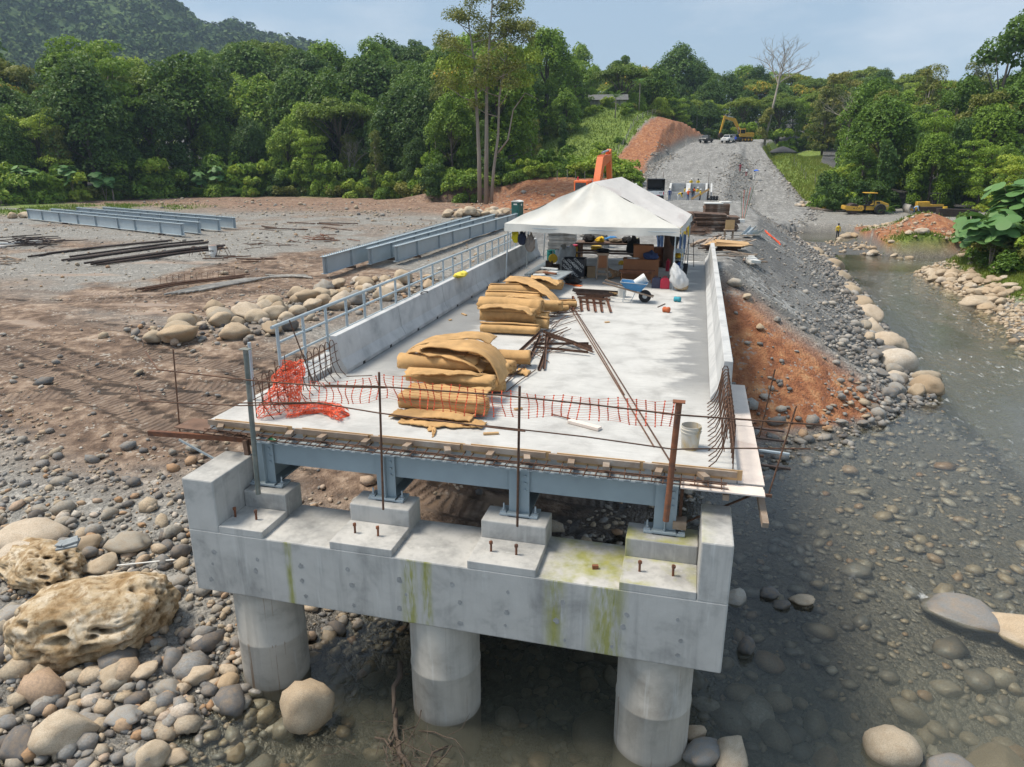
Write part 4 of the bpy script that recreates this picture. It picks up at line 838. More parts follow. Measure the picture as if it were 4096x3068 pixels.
# ---- formwork platforms
fr = empty('plywood_platform', (1.05, 12, -.25), 0, 'plywood formwork walkway along the right deck edge', 'platform')
for (x0, x1, y0, y1, rz) in [(.89,1.27,10.12,12.58,0),(.89,1.26,12.6,15.1,.0),(.07,1.24,9.9,10.05,0)]:
    mb = MB(); mb.box(((x0+x1)/2, (y0+y1)/2, -.205), (x1-x0, y1-y0, .02)); wpart(mb, 'plywood_sheet', mt['formply'], fr)
mb = MB(); mb.box((.66, 9.86, -.206), (1.18, .22, .02)); wpart(mb, 'plywood_sheet', mt['formply'], fr)
for y in (10.5, 11.7, 12.9, 14.1, 15):
    mb = MB(); mb.bar((.1, y, -.26), (1.3, y, -.26), .06, .08); wpart(mb, 'joist', mt['wood_dark'], fr)
for y in (10.1, 11.6, 13.2):
    mb = MB(); mb.bar((.12, y, -.98), (1.14, y, -.34), .04, .02); wpart(mb, 'brace', mt['rust'], fr); mb = MB(); mb.bar((.1, y, -1.0), (.1, y, -.25), .05, .05); wpart(mb, 'bracket_leg', mt['rust'], fr); mb = MB(); mb.bar((.1, y-.03, -.31), (1.38, y-.03, -.33), .04, .04); wpart(mb, 'bracket_arm', mt['rust'], fr)
for a, b_, w_, h_, mk, nm in [((1.2,10.45,-.28),(1.27,9.55,-.55),.09,.09,'wood','timber_beam'),((.72,10.3,-.285),(.72,9.78,-.3),.09,.09,'wood','timber_beam'),((.1,9.88,-.9),(.1,10.1,-.9),.2,.12,'wood','packing_block')]:
    mb = MB(); mb.bar(a, b_, w_, h_); wpart(mb, nm, mt[mk], fr)
for y, L in ((12.85,1.83),(12.35,1.84),(11.78,1.8),(11.15,1.75)):
    mb = MB(); mb.bar((.9, y, -.29), (L, y-.06, -.31), .05, .03); tag(mb.build('outrigger_bar', mt['galv' if y in (11.78,) else 'darksteel']), 'thin metal outrigger bar sticking out over the river', 'bar', 'outrigger bars of the right walkway')
mb = MB(); mb.tube([(.2,9.88,-.188),(.75,9.84,-.188)], .01, 6); tag(mb.build('rebar', mt['rust']), 'short rusty bar lying on the right plywood', 'rebar')
fl = empty('formwork_bracket', (-8.2, 10.2, -.4), 0, 'timber and steel formwork bracket under the left deck corner', 'formwork')
for a, b_, w_, h_, mk, nm in [((-9.35,10.02,-.36),(-7.1,10.2,-.36),.07,.09,'rust_red','bracket_arm'),((-7.35,10.02,-.3),(-7.3,10.0,-1.0),.08,.08,'wood_dark','bracket_leg'),((-7.15,10.05,-.24),(-7.12,10.05,-.95),.06,.06,'wood_dark','bracket_leg'),((-8.7,10.0,-.42),(-7.35,9.96,-.98),.03,.03,'galv','brace'),((-8.1,10.5,-.38),(-7.2,10.6,-.75),.05,.12,'wood_dark','brace'),((-7.35,10.0,-.62),(-7.1,10.05,-.62),.08,.08,'wood','packing_block')]:
    mb = MB(); mb.bar(a, b_, w_, h_); wpart(mb, nm, mt[mk], fl)
mb = MB(); mb.box((-8.25, 10.35, -.255), (1.25, .5, .02), -.05); wpart(mb, 'plywood_sheet', mt['wood_dark'], fl)
# ================================================================== foam rolls
def spiral(L, r, turns, th, seed, sq=.85, droop=.0, tear=0, ns=46, nl=16):
    """rolled foam mat along local X: a real spiral sheet"""
    mb = MB(); r0 = r-th*1.8*turns
    def fn(u, v):
        a = u*turns*2*math.pi; rr = max(.02, r0+(r-r0)*u)
        rr *= 1+.09*mn.noise(Vector((a*.4, v*2.6, seed)))+.035*mn.noise(Vector((a*1.3, v*7, seed)))
        x = (v-.5)*L*(1-.02*mn.noise(Vector((a*.6, 5.1, seed))))+.03*mn.noise(Vector((a*.9, seed, 3)))
        if tear and u > .93: x *= 1-.12*tear*mn.noise(Vector((u*40, v*6, seed)))
        return (x, rr*math.cos(a)*1.08, rr*math.sin(a)*sq*(1-droop*.15*math.cos(v*6.28))+.015*mn.noise(Vector((v*3, seed, 1))))
    mb.grid(fn, ns, nl); return mb
def foam(mb, label, loc, rz=0, tilt=0, th=.03, name='foam_roll', twist=0):
    o = mb.build(name, mt['foam'], None, smooth=True, loc=loc, rot=(twist, tilt, rz), fix=False)
    q = o.modifiers.new('s', 'SOLIDIFY'); q.thickness = th; q.offset = 0; return tag(o, label, 'foam roll' if name == 'foam_roll' else 'foam sheet', 'tan foam mats on the deck')
for i, (x, y, z, L, r, tn, rz, tl, sq, lab) in enumerate([
    (-4.15,11.36,.2,1.62,.185,2.4,.02,0,.95,'lowest front tan foam roll behind the orange net'),
    (-4.3,11.85,.13,1.5,.13,1.8,-.03,0,.8,'flattened tan foam roll squeezed behind the lowest front one'),
    (-4.35,12.32,.36,1.75,.175,2.5,-.03,.02,.9,'tan foam roll in the middle of the front heap with spiral end'),
    (-4.75,12.82,.52,1.62,.2,2.6,.06,-.02,.85,'long tan foam roll at the left of the front heap below the holed sheet'),
    (-4.2,12.75,.17,1.6,.17,2.2,.04,0,.9,'hidden lower tan foam roll inside the front heap'),
    (-4.4,13.35,.2,1.7,.19,2.3,0,0,.9,'tan foam roll under the looped top sheet'),
    (-4.75,13.9,.5,1.5,.17,2.2,.1,0,.8,'tan foam roll lying high at the back of the front heap'),
    (-4.35,14.0,.17,1.7,.18,2.4,-.02,0,.9,'lower rear tan foam roll of the front heap'),
    (-3.95,14.55,.2,1.3,.19,2.5,.25,0,.95,'tan foam roll with open spiral at the right back of the front heap'),
    (-3.75,13.1,.42,.7,.12,2,.5,.1,.9,'short tan foam roll at the right edge of the front heap'),
    (-4.5,17.5,.155,1.55,.15,2.3,.03,0,.95,'lowest tan foam roll at the front of the second heap'),
    (-4.65,17.95,.42,1.5,.22,2.4,.03,0,1.0,'fat tan foam roll with torn edge on the second heap'),
    (-4.15,18.1,.2,1.1,.18,2.3,.1,0,.95,'tan foam roll tucked at the right of the second heap'),
    (-4.9,19.2,.42,1.85,.24,2.6,-.08,0,.9,'large smooth tan foam roll in the middle of the second heap'),
    (-4.7,19.0,.17,1.8,.17,2.2,.05,0,.9,'lower tan foam roll in the middle of the second heap'),
    (-4.3,19.9,.3,1.5,.18,2.4,.12,0,.9,'tan foam roll right behind the large smooth one'),
    (-5.2,20.7,.38,1.7,.19,2.3,.0,0,.9,'long pitted tan foam roll at the left of the second heap'),
    (-5.3,21.6,.42,1.8,.2,2.2,.05,0,.9,'tan foam roll near the back left of the second heap'),
    (-5.6,22.1,.3,1.6,.18,2.2,.0,0,.9,'rearmost left tan foam roll of the second heap'),
    (-5.0,22.7,.45,1.9,.18,2.2,-.1,0,.9,'rearmost tan foam roll under the draped sheet'),
    (-3.75,20.5,.14,.55,.12,2.2,.6,0,.95,'small tan foam roll standing out at the right of the second heap'),
    (-3.6,21.2,.14,.5,.13,2.2,.4,0,.95,'smallest tan foam roll at the far right of the second heap'),
    (-3.95,19.6,.42,.6,.13,2,.5,.1,.9,'short tan foam roll on the right shoulder of the second heap')]):
    foam(spiral(L, r, tn, .03, i*3.7, sq, .3, 1), lab, (x, y, z), rz, tl)
def sheet(path, w0, w1, yfun, label, seed, nu=44, nv=14, th=.026, hole=False):
    P = [Vector(p) for p in path]
    cum = [0]
    for a, b_ in zip(P[:-1], P[1:]): cum.append(cum[-1]+(b_-a).length)
    def at(t):
        d = t*cum[-1]; k = max(i for i in range(len(cum)) if cum[i] <= d+1e-9); k = min(k, len(P)-2); f = (d-cum[k])/(cum[k+1]-cum[k])
        p0, p1, p2, p3 = P[max(k-1,0)], P[k], P[k+1], P[min(k+2,len(P)-1)]
        return .5*((2*p1)+(p2-p0)*f+(2*p0-5*p1+4*p2-p3)*f*f+(3*p1-p0-3*p2+p3)*f**3)
    def fn(u, v):
        p = at(u); y = yfun(u, v); e = (.09*mn.noise(Vector((u*9, seed, v > .5)))+.03*mn.noise(Vector((u*31, seed, v > .5))))*abs(2*v-1)
        return (p.x+.02*mn.noise(Vector((v*4, u*3, seed))), p.y+y+e, p.z+.04*mn.noise(Vector((u*4, v*3, seed+2)))+.012*mn.noise(Vector((u*13, v*9, seed))))
    mb = MB(); mb.grid(fn, nu, nv)
    if hole:
        kf = [i for i in range(len(mb.f)) if i not in hole]; mb.f = [mb.f[i] for i in kf]; mb.m = [0]*len(mb.f)
    return foam(mb, label, (0,0,0), th=th, name='foam_sheet')
sheet([(-4.2,13.0,.7),(-4.75,13.0,.67),(-5.02,13.0,.7),(-5.1,13.0,.78),(-5.0,13.0,.84),(-4.6,13.0,.86),(-4.1,13.0,.85),(-3.75,12.98,.76),(-3.52,12.9,.55),(-3.4,12.8,.28)], 0, 0, lambda u, v: (v-.5)*(.55+.25*u), 'looped tan foam sheet on top of the front heap hanging down at right', 3)
sheet([(-5.5,13.1,.62),(-5.2,12.95,.73),(-4.6,12.85,.7),(-4.1,12.8,.62),(-3.8,12.75,.45)], 0, 0, lambda u, v: (v-.5)*.6+.05, 'tan foam sheet with two holes across the front heap', 8, hole=(14*24+8, 14*24+9, 14*25+8, 14*30+10))
sheet([(-5.7,13.65,.38),(-5.66,13.65,.52),(-5.45,13.8,.66),(-4.9,14.1,.72),(-4.35,14.4,.72),(-4.1,14.5,.6)], 0, 0, lambda u, v: (v-.5)*.65, 'arched tan foam sheet at the back left of the front heap', 12)
sheet([(-5.0,11.05,.05),(-4.6,11.0,.1),(-4.1,11.0,.13),(-3.5,11.05,.1)], 0, 0, lambda u, v: (v-.5)*.4, 'flat folded tan foam sheet under the lowest front roll', 15)
sheet([(-4.75,10.85,.03),(-4.4,10.75,.05),(-4.0,10.72,.05),(-3.35,10.85,.03)], 0, 0, lambda u, v: (v-.5)*.25+.12*u-.05, 'ragged flat tan foam sheet nearest the deck edge', 19)
sheet([(-3.7,10.98,.05),(-3.45,10.9,.06),(-3.25,10.92,.03)], 0, 0, lambda u, v: (v-.5)*.3, 'small rounded tan foam scrap at the right of the front heap', 23, nu=12)
sheet([(-4.15,10.6,.02),(-4.0,10.45,.03),(-3.95,10.3,.02)], 0, 0, lambda u, v: (v-.5)*.15, 'narrow tan foam strip sticking out to the deck edge', 25, nu=10)
sheet([(-5.0,11.75,.3),(-4.5,11.72,.34),(-3.9,11.72,.34),(-3.4,11.7,.36)], 0, 0, lambda u, v: (v-.5)*.42, 'tan foam sheet folded between the front rolls', 28)
sheet([(-5.0,12.05,.5),(-4.5,12.1,.53),(-4.0,12.2,.54),(-3.55,12.3,.48)], 0, 0, lambda u, v: (v-.5)*.3*(1-.7*abs(2*u-.6)), 'pointed tan foam flap on the middle front roll', 31)
sheet([(-3.5,14.2,.02),(-3.35,14.15,.05),(-3.2,14.1,.03)], 0, 0, lambda u, v: (v-.5)*.35, 'tan foam offcut beside the rods', 33, nu=10)
sheet([(-5.9,22.6,.6),(-5.4,22.3,.66),(-4.9,21.7,.66),(-4.4,21.0,.62),(-4.0,20.5,.5),(-3.75,20.2,.35)], 0, 0, lambda u, v: (v-.5)*1.1*(1-.35*u), 'wide tan foam sheet draped diagonally over the second heap', 36)
sheet([(-5.4,17.85,.62),(-4.8,17.9,.67),(-4.2,17.9,.63),(-3.95,17.9,.5)], 0, 0, lambda u, v: (v-.5)*.5-.1*u, 'tan foam sheet wrapped over the fat roll of the second heap', 39)
sheet([(-5.3,20.2,.46),(-4.9,20.1,.52),(-4.4,20.05,.5),(-4.1,20.0,.42)], 0, 0, lambda u, v: (v-.5)*.32, 'narrow tan foam sheet across the middle of the second heap', 42)
sheet([(-5.2,23.0,.62),(-4.6,22.6,.66),(-4.1,22.2,.55)], 0, 0, lambda u, v: (v-.5)*.6, 'tan foam sheet at the back of the second heap', 45)
# ================================================================== rods and angle bars on the deck
def rod(a, b_, r, label, group=None, mk='rust', ang=False, name='steel_rod'):
    mb = MB(); a = Vector(a); b_ = Vector(b_); d = (b_-a); 
    if ang:
        d.normalize(); s_ = d.cross(Vector((0,0,1))).normalized(); mb.bar(a, b_, r*2, .006); mb.bar(a+s_*r+Vector((0,0,r)), b_+s_*r+Vector((0,0,r)), .006, r*2)
    else: mb.tube([a, a.lerp(b_, .5)+Vector((rng.uniform(-.02,.02), rng.uniform(-.02,.02), .004)), b_], r, 6)
    return tag(mb.build(name, mt[mk]), label, 'steel rod' if not ang else 'steel angle', group)
for a, b_, lab in [((-3.67,21.6,.03),(-.38,10.7,.012),'long rod running from the second foam heap to the deck edge, left of three'),((-3.5,21.4,.05),(-.02,9.86,.025),'long rod ending on the deck edge boards, middle of three'),((-3.55,21.5,.03),(-1.1,13.2,.02),'long thin rod, shortest of the three long ones'),((-2.25,11.74,.03),(-1.3,11.3,.03),'short bent rod beside the plank near the deck edge')]:
    rod(a, b_, .013, lab)
G1 = 'loose rods tangled beside the foam heaps'
for i in range(28):
    t_ = i/27; x = -3.55+rng.gauss(0,.22)+.5*(.5-abs(t_-.5)); y = 13.4+t_*7.6+rng.gauss(0,.3); a = rng.choice([1.15,1.3,.95,1.5,.2,2.6,1.2]); L = rng.uniform(.5,1.25)
    rod((x-L*math.cos(a)*.5, y-L*math.sin(a)*.5*1.6, .02+.02*rng.random()), (x+L*math.cos(a)*.5, y+L*math.sin(a)*.5*1.6, .03+.1*rng.random()), .011, 'rusty rod in the tangle between foam heaps and open deck', G1)
G2 = 'angle bars piled beside the front foam heap'
for a, b_ in [((-3.55,17.3,.15),(-2.1,16.05,.05)),((-3.5,17.15,.19),(-2.15,16.3,.06)),((-3.5,17.0,.14),(-2.2,16.5,.05)),((-3.6,16.3,.08),(-2.3,16.6,.1)),((-3.35,17.3,.12),(-3.05,14.4,.02)),((-3.45,17.2,.15),(-2.95,14.45,.04)),((-3.65,17.4,.12),(-3.8,15.4,.03)),((-3.5,16.1,.06),(-2.2,15.9,.07)),((-3.6,17.2,.1),(-3.4,14.9,.03))]:
    rod(a, b_, .03, 'rusty angle bar in the small pile beside the front foam heap', G2, ang=True, name='angle_bar')
G3 = 'angle bars stacked before the wheelbarrow'
for i in range(13):
    y = 23.9-.16*i; rod((-3.95+.05*i, y+.3*rng.random(), .05+.02*(i%4)), (-2.55+rng.uniform(-.2,.25), y-.5+.5*rng.random(), .1+.04*(i%3)), .03, 'dark angle bar in the stack before the wheelbarrow', G3, ang=True, name='angle_bar', mk='darksteel' if i < 7 else 'rust')
for i in range(6):
    x = -3.75+.22*i; rod((x, 23.0, .05), (x+.35+.1*rng.random(), 20.7+.3*rng.random(), .04), .04, 'rusty flat bar fanned out below the dark stack', 'flat bars fanned below the stack', ang=True, name='angle_bar', mk='rust_red')
mb = MB(); mb.box((-1.6, 11.35, .035), (.62, .12, .05), -.42); tag(mb.build('plank', mt['formply']), 'white painted plank lying on the deck near the open edge', 'plank')
# bucket
def bucket(name, loc, h, r, mk, label, rot=(0,0,0), ringz=(.78,.7), inner='bucketmud', handle=True):
    e = empty(name, loc, 0, label, 'bucket'); e.rotation_euler = rot
    mb = MB(); mb.lathe([(r*.82,0),(r*.86,.01),(r*.97,h*.72),(r*1.03,h*.73),(r*1.03,h*.76),(r*.98,h*.77),(r*1.0,h*.86),(r*1.06,h*.87),(r*1.06,h*.9),(r*1.0,h*.91),(r*1.02,h),(r*.97,h),(r*.94,h*.8),(r*.8,.03)], n=28)
    mb.build('body', mt[mk], e, auto=True)
    if handle:
        mb = MB(); mb.tube([(r*1.05*math.cos(a), -.012+r*.35*math.sin(a), h*.8-r*1.0*math.sin(a)) for a in np.linspace(0, math.pi, 9)], .004, 5); mb.build('handle', mt['galv'], e)
    return e
bucket('bucket', (.17, 10.82, 0), .39, .155, 'bucketmud', 'dirty white plastic bucket standing on the deck beside the right hoops')
# driftwood against the middle column
mt['drift'] = M('driftwood', (.085,.062,.046), .9, .3, 4, .4, 30)
dw = empty('driftwood_pile', (-3.9, 8.2, WZ), 0, 'tangle of brown driftwood caught on the middle column', 'driftwood')
for i in range(15):
    a = rng.uniform(-2.0, -.2) if i > 2 else -1.2; L = rng.uniform(.5, 1.3); c = Vector((-4.0+rng.gauss(0,.2)+.5*(i%3)*.5, 8.7-rng.random()*.8, WZ+.05+rng.random()*.12)); r = .008+.012*rng.random()
    if i < 3: c = Vector([(-4.35,9.1,-4.15),(-4.1,8.5,-4.5),(-3.7,8.0,-4.5)][i]); L = (.8,1.0,.9)[i]; r = .05-.008*i; a = (-1.4,-1.1,-.85)[i]
    d = Vector((math.cos(a), math.sin(a), rng.uniform(-.25,.2) if i > 2 else (-.5,-.1,.0)[i])); pts = [c+d*L*(t_-.5)+Vector((rng.gauss(0,.04), rng.gauss(0,.04), rng.gauss(0,.03))) for t_ in (0,.25,.5,.75,1)]
    mb = MB(); mb.tube(pts, [r, r, r*.9, r*.7, r*.4], 7); wpart(mb, 'branch', mt['drift'], dw, smooth=True)
for i in range(30):
    a = rng.uniform(0, 6.28); c = Vector((-3.7+rng.gauss(0,.45), 8.05+rng.gauss(0,.3), WZ+.08)); pts = [c, c+Vector((.25*math.cos(a), .25*math.sin(a), .06)), c+Vector((.5*math.cos(a+.4), .5*math.sin(a+.4), .05+.15*rng.random()))]
    mb = MB(); mb.tube(pts, [.007,.005,.002], 5); wpart(mb, 'twig', mt['drift'], dw)
mb = MB(); mb.cyl((-11.69,11.02,-4.08), (-10.54,11.42,-4.0), .016, n=8); tag(mb.build('white_pipe', mt['white']), 'thin white plastic pipe lying on stones behind the pitted boulder', 'pipe')
# ================================================================== work tent on the deck
tent = empty('work_tent', (-3.6, 28.5, 0), 0, 'white canvas work tent with hipped roof standing on the deck', 'tent')
FL, FR_, BR_, BL_ = Vector((-6.75,25.5,2.12)), Vector((-.5,25.2,2.12)), Vector((-.2,31.7,2.12)), Vector((-6.6,31.9,2.12)); RA, RB = Vector((-3.75,26.95,3.56)), Vector((-3.2,31.6,3.63))
def panel(a, b_, c, d, sag, seed, folds=0):
    # a-b along the eave, c above b, d above a
    def fn(u, v):
        p = a.lerp(b_, u).lerp(d.lerp(c, u), v); k = sag*4*v*(1-v)*(4*u*(1-u))**.5
        z = -k+.05*mn.noise(Vector((u*5, v*3, seed)))*math.sin(math.pi*min(1, v*1.2+.1))*(1 if .01 < u < .99 else 0) - folds*.08*abs(math.sin(u*math.pi*4))*(1-v)*(.3+v)
        z += folds*.06*math.sin((u-.5)*40*(.25+.75*(1-v)))*v*(1-v)*2
        if v < .001: z -= .03*math.sin(u*math.pi)+.02*mn.noise(Vector((u*6, 1, seed)))
        return (p.x, p.y, p.z+z)
    mb = MB(); mb.grid(fn, 28, 16); return mb
for nm, q, mk, fo in (('front_panel', (FL, FR_, RA, RA), 'canvas', 1), ('right_panel', (FR_, BR_, RB, RA), 'canvas_pink', .3), ('left_panel', (BL_, FL, RA, RB), 'canvas', .3), ('back_panel', (BR_, BL_, RB, RB), 'canvas', .2)):
    wpart(panel(*q, .09, len(nm)*.7, fo), nm, mt[mk], tent, smooth=True, fix=False)
for k, (a, b_) in enumerate(((FL, FR_), (FR_, BR_), (BR_, BL_), (BL_, FL))):
    n_ = Vector(((b_-a).y, -(b_-a).x, 0)).normalized(); mb = MB()
    mb.grid(lambda u, v: a.lerp(b_, u)+n_*(.01+.03*v*math.sin(u*19+k)+.02*v)+Vector((0,0,-.03*math.sin(u*math.pi)-.26*v-.02*v*math.sin(u*33+k*2)+.02*mn.noise(Vector((u*6,1,k))))), 40, 3); wpart(mb, 'valance', mt['canvas' if k != 1 else 'canvas_pink'], tent, smooth=True, fix=False)
for (x, y) in ((-6.72,25.55),(-6.7,28.9),(-6.6,31.8),(-.62,25.27),(-.42,27.6),(-.22,31.6)):
    mb = MB(); mb.cyl((x, y, .01), (x+(.1 if x < -3 else -.02), y, 2.1), .024, n=10); mb.box((x, y, .008), (.16,.16,.012)); wpart(mb, 'post', mt['galv'], tent)
for a, b_ in ((FL, FR_), (FR_, BR_), (BL_, FL), (BL_, BR_), (RA, RB), (FR_, RA), (FL, RA), (BR_, RB), (BL_, RB)):
    mb = MB(); mb.cyl(a-Vector((0,0,.14)), b_-Vector((0,0,.14)), .02, n=8); wpart(mb, 'roof_tube', mt['galv'], tent)
# ---------------- gear on the deck
def thing_box(name, loc, size, mk, label, cat, rz=0, bevel=.008, group=None):
    mb = MB(); mb.box((0,0,size[2]/2), size); o = mb.build(name, mt[mk], loc=loc, rot=(0,0,rz), bevel=bevel); return tag(o, label, cat, group)
def text(body, size, mat, parent, loc, rot, ext=.001):
    cu = bpy.data.curves.new('t', 'FONT'); cu.body = body; cu.size = size; cu.extrude = ext; cu.align_x = 'CENTER'; cu.align_y = 'CENTER'; to = bpy.data.objects.new('t', cu); col.objects.link(to)
    me = bpy.data.meshes.new_from_object(to.evaluated_get(bpy.context.evaluated_depsgraph_get())); bpy.data.objects.remove(to); me.materials.clear(); me.materials.append(mat)
    return link('lettering', me, parent, loc, rot)
# black printed plywood box
bxs = empty('plywood_box', (-4.42, 27.2, 0), .05, 'open black plywood box printed with white lettering under the tent', 'box')
for c, s in (((0,-.42,.4),(.86,.02,.64)),((0,.42,.4),(.86,.02,.64)),((-.42,0,.4),(.02,.82,.64)),((.42,0,.4),(.02,.82,.64)),((0,0,.09),(.82,.82,.02))):
    mb = MB(); mb.box(c, s); mb.build('board', mt['blackplastic'], bxs)
for x in (-.3,.36):
    mb = MB(); mb.box((x,-.38,.04), (.1,.1,.08)); mb.build('foot_block', mt['wood'], bxs)
for (x, z) in ((-.24,.6),(-.2,.36),(.02,.25),(.16,.46),(.22,.62),(-.02,.58)): text('COMAZA', .12, mt['white'], bxs, (x, -.4325, z-.02), (math.pi/2, .75, 0))
# wooden chair seen from behind
ch = empty('wooden_chair', (-3.3, 26.95, 0), .08, 'rough wooden chair with plywood back under the tent', 'chair')
for a, b_ in (((-.2,-.2,0),(-.17,-.08,.95)),((.2,-.2,0),(.17,-.08,.95)),((-.2,.3,0),(-.2,.28,.42)),((.2,.3,0),(.2,.28,.42))): mb = MB(); mb.bar(a, b_, .06, .05); mb.build('leg', mt['wood'], ch)
mb = MB(); mb.box((0,-.12,.68), (.34,.02,.46), Matrix.Rotation(-.13,3,'X')); mb.build('backrest', mt['cardboard'], ch)
for z, y in ((.95,-.09),(.4,-.17),(.22,-.19)): mb = MB(); mb.bar((-.22,y,z),(.22,y,z), .05,.08); mb.build('slat', mt['wood'], ch)
mb = MB(); mb.box((0,.08,.43), (.44,.44,.03)); mb.build('seat', mt['wood'], ch)
# brown desk with clutter
dk = empty('desk', (-1.9, 27.45, 0), .05, 'brown plywood desk facing the camera under the tent', 'desk')
for c, s, nm in (((0,-.3,.37),(1.32,.02,.74),'front_panel'),((-.65,0,.37),(.02,.6,.74),'side_panel'),((.65,0,.37),(.02,.6,.74),'side_panel'),((0,0,.75),(1.36,.66,.025),'desk_top')): mb = MB(); mb.box(c, s); mb.build(nm, mt['cardboard'], dk)
bn = empty('bench', (-1.98, 26.62, 0), .03, 'low reddish wooden bench before the brown desk', 'bench')
mb = MB(); mb.box((0,0,.42), (1.3,.3,.04)); mb.build('seat', mt['rust_red'], bn)
for x in (-.55,.55): mb = MB(); mb.box((x,0,.2), (.05,.26,.4)); mb.build('leg', mt['cardboard'], bn)
mb = MB(); mb.box((0,-.12,.36), (1.1,.03,.08)); mb.build('rail', mt['rust_red'], bn)
thing_box('carton', (-1.85, 27.6, .765), (.75,.5,.5), 'cardboard', 'open brown carton standing on the desk', 'box', .1)
def cloth_lump(name, loc, s, matname, c, label, seed, cat='cloth'):
    V, F = ico(3); o_ = []
    for v in V: p = Vector(v); k = 1+.45*mn.noise(p*2+Vector((seed,0,0)))+.2*mn.noise(p*5+Vector((0,seed,0))); o_.append((p.x*k*s[0], p.y*k*s[1], max(-.02, (p.z*.5+.4)*k)*s[2]))
    return tag(link(name, np_mesh(name, np.array(o_), F, cloth(matname, c), True), None, loc), label, cat)
cloth_lump('jacket', (-1.55,27.3,.765), (.28,.2,.3), 'navy', (.03,.05,.13), 'blue and white crumpled clothing on the desk', 1); cloth_lump('paper', (-2.2,27.3,.765), (.22,.14,.05), 'paper', (.7,.7,.7), 'white papers lying on the desk', 2)
# long dark table with bench
tb = empty('work_table', (-3.8, 32.4, 0), .04, 'long dark wooden table at the back of the tent', 'table')
mb = MB(); mb.box((0,0,.76), (2.75,1.1,.06)); mb.build('table_top', mt['wood_dark'], tb)
for x in (-1.2,1.2):
    for y in (-.45,.45): mb = MB(); mb.box((x,y,.37), (.12,.12,.74)); mb.build('leg', mt['wood_dark'], tb)
mb = MB(); mb.box((0,-.45,.45), (2.3,.05,.09)); mb.build('stretcher', mt['wood_dark'], tb)
b2 = empty('bench', (-3.75, 31.2, 0), .04, 'dark wooden bench in front of the long table', 'bench')
mb = MB(); mb.box((0,0,.44), (2.9,.3,.05)); mb.build('seat', mt['wood_dark'], b2)
for x in (-1.3,1.3): mb = MB(); mb.box((x,0,.2), (.08,.26,.42)); mb.build('leg', mt['wood_dark'], b2)
for i, (x, y, z, c, nm, s, lab) in enumerate([(-4.6,32.3,.79,(.02,.02,.022),'blackcloth',(.28,.2,.35),'black bag on the left of the long table'),(-4.1,32.2,.79,(.75,.47,.03),'yellowcloth',(.2,.16,.25),'yellow helmet and vest on the long table'),(-3.4,32.3,.79,(.18,.14,.1),'browncloth',(.3,.2,.2),'brown sack on the middle of the long table'),(-2.9,32.3,.79,(.02,.02,.022),'blackcloth',(.25,.2,.3),'black backpack on the right of the long table'),(-3.8,31.2,.47,(.015,.015,.017),'blackcloth',(.3,.14,.2),'black bag lying on the dark bench'),(-2.6,31.9,.3,(.015,.015,.017),'blackcloth',(.28,.25,.9),'dark clothes hanging at the right table end'),(-2.5,32.4,.79,(.6,.5,.02),'limecloth',(.12,.1,.2),'yellow green bottle holder on the table end'),(-3.65,32.9,.79,(.05,.2,.45),'bluecloth',(.3,.2,.22),'blue cool box at the back of the table')]): cloth_lump('bag', (x,y,z), s, nm, c, lab, 5+i, 'bag')
def barrel(name, loc, r, h, mk, label, cat='barrel', rot=(0,0,0), n=20):
    e = empty(name, loc, 0, label, cat); e.rotation_euler = rot; mb = MB(); mb.lathe([(r*.96,0),(r,.02),(r,h*.31),(r*1.03,h*.33),(r,h*.35),(r,h*.64),(r*1.03,h*.66),(r,h*.68),(r,h*.97),(r*1.02,h*.985),(r*.97,h),(r*.94,h*.96)], n=n); mb.build('drum', mt[mk], e, auto=True); return e
barrel('water_cooler', (-5.25,32.3,.0), .2, .58, 'yellow', 'yellow drinking water cooler left of the long table', 'cooler'); mb = MB(); mb.lathe([(.2,0),(.21,.02),(.2,.06),(.05,.08)], n=18); mb.build('lid', mt['red'], bpy.data.objects['water_cooler'], loc=(0,0,.58), auto=True)
barrel('gas_bottle', (-5.6,32.6,0), .12, .5, 'blue', 'blue bottle left of the yellow cooler', 'bottle')
barrel('yellow_pot', (-4.35,32.9,.3), .25, .25, 'yellow', 'yellow tub under the long table', 'tub')
for i, x in enumerate((-6.55,-6.3)):
    mt['teal'] = mt.get('teal') or M('teal_plastic', (.02,.22,.2), .4, .1, 3, .03, 20); e = barrel('sprayer_tank', (x+.35,31.3+.1*i,0), .13, .5, 'teal', ('left' if i == 0 else 'right')+' of two green sprayer tanks beside the left barrier', 'tank')
hm = empty('saw_guard', (-5.55,28.7,.0), 0, 'orange cut off saw standing on the steel tubes', 'saw'); mb = MB(); mb.lathe([(.02,-.05),(.17,-.05),(.19,-.03),(.19,.03),(.17,.05),(.02,.05)], n=20); mb.build('guard', mt['yellow'], hm, loc=(0,0,.48), rot=(math.pi/2,0,.3), auto=True); mb = MB(); mb.box((-.15,0,.24),(.3,.14,.3)); mb.build('motor', mt['darksteel'], hm)
tag(thing_box('saw_stand', (-5.5,28.9,0), (.35,.3,.22), 'darksteel', 'dark metal stand under the orange saw', 'stand'))
for i in range(9): rod((-6.25+.07*(i%5), 26.5+.03*i, .06+.06*(i//5)), (-6.15+.07*(i%5), 30.6, .06+.06*(i//5)), .028, 'galvanised steel tube in the bundle along the left barrier', 'steel tubes along the left barrier', 'galv', name='steel_tube')
cloth_lump('plastic_sack', (-5.2,29.6,0), (.4,.3,1.0), 'clearplastic', (.5,.52,.53), 'pale plastic sack standing behind the black box', 21, 'sack'); bucket('bucket', (-4.95,28.2,0), .38, .15, 'bucketmud', 'dirty bucket left of the black printed box')
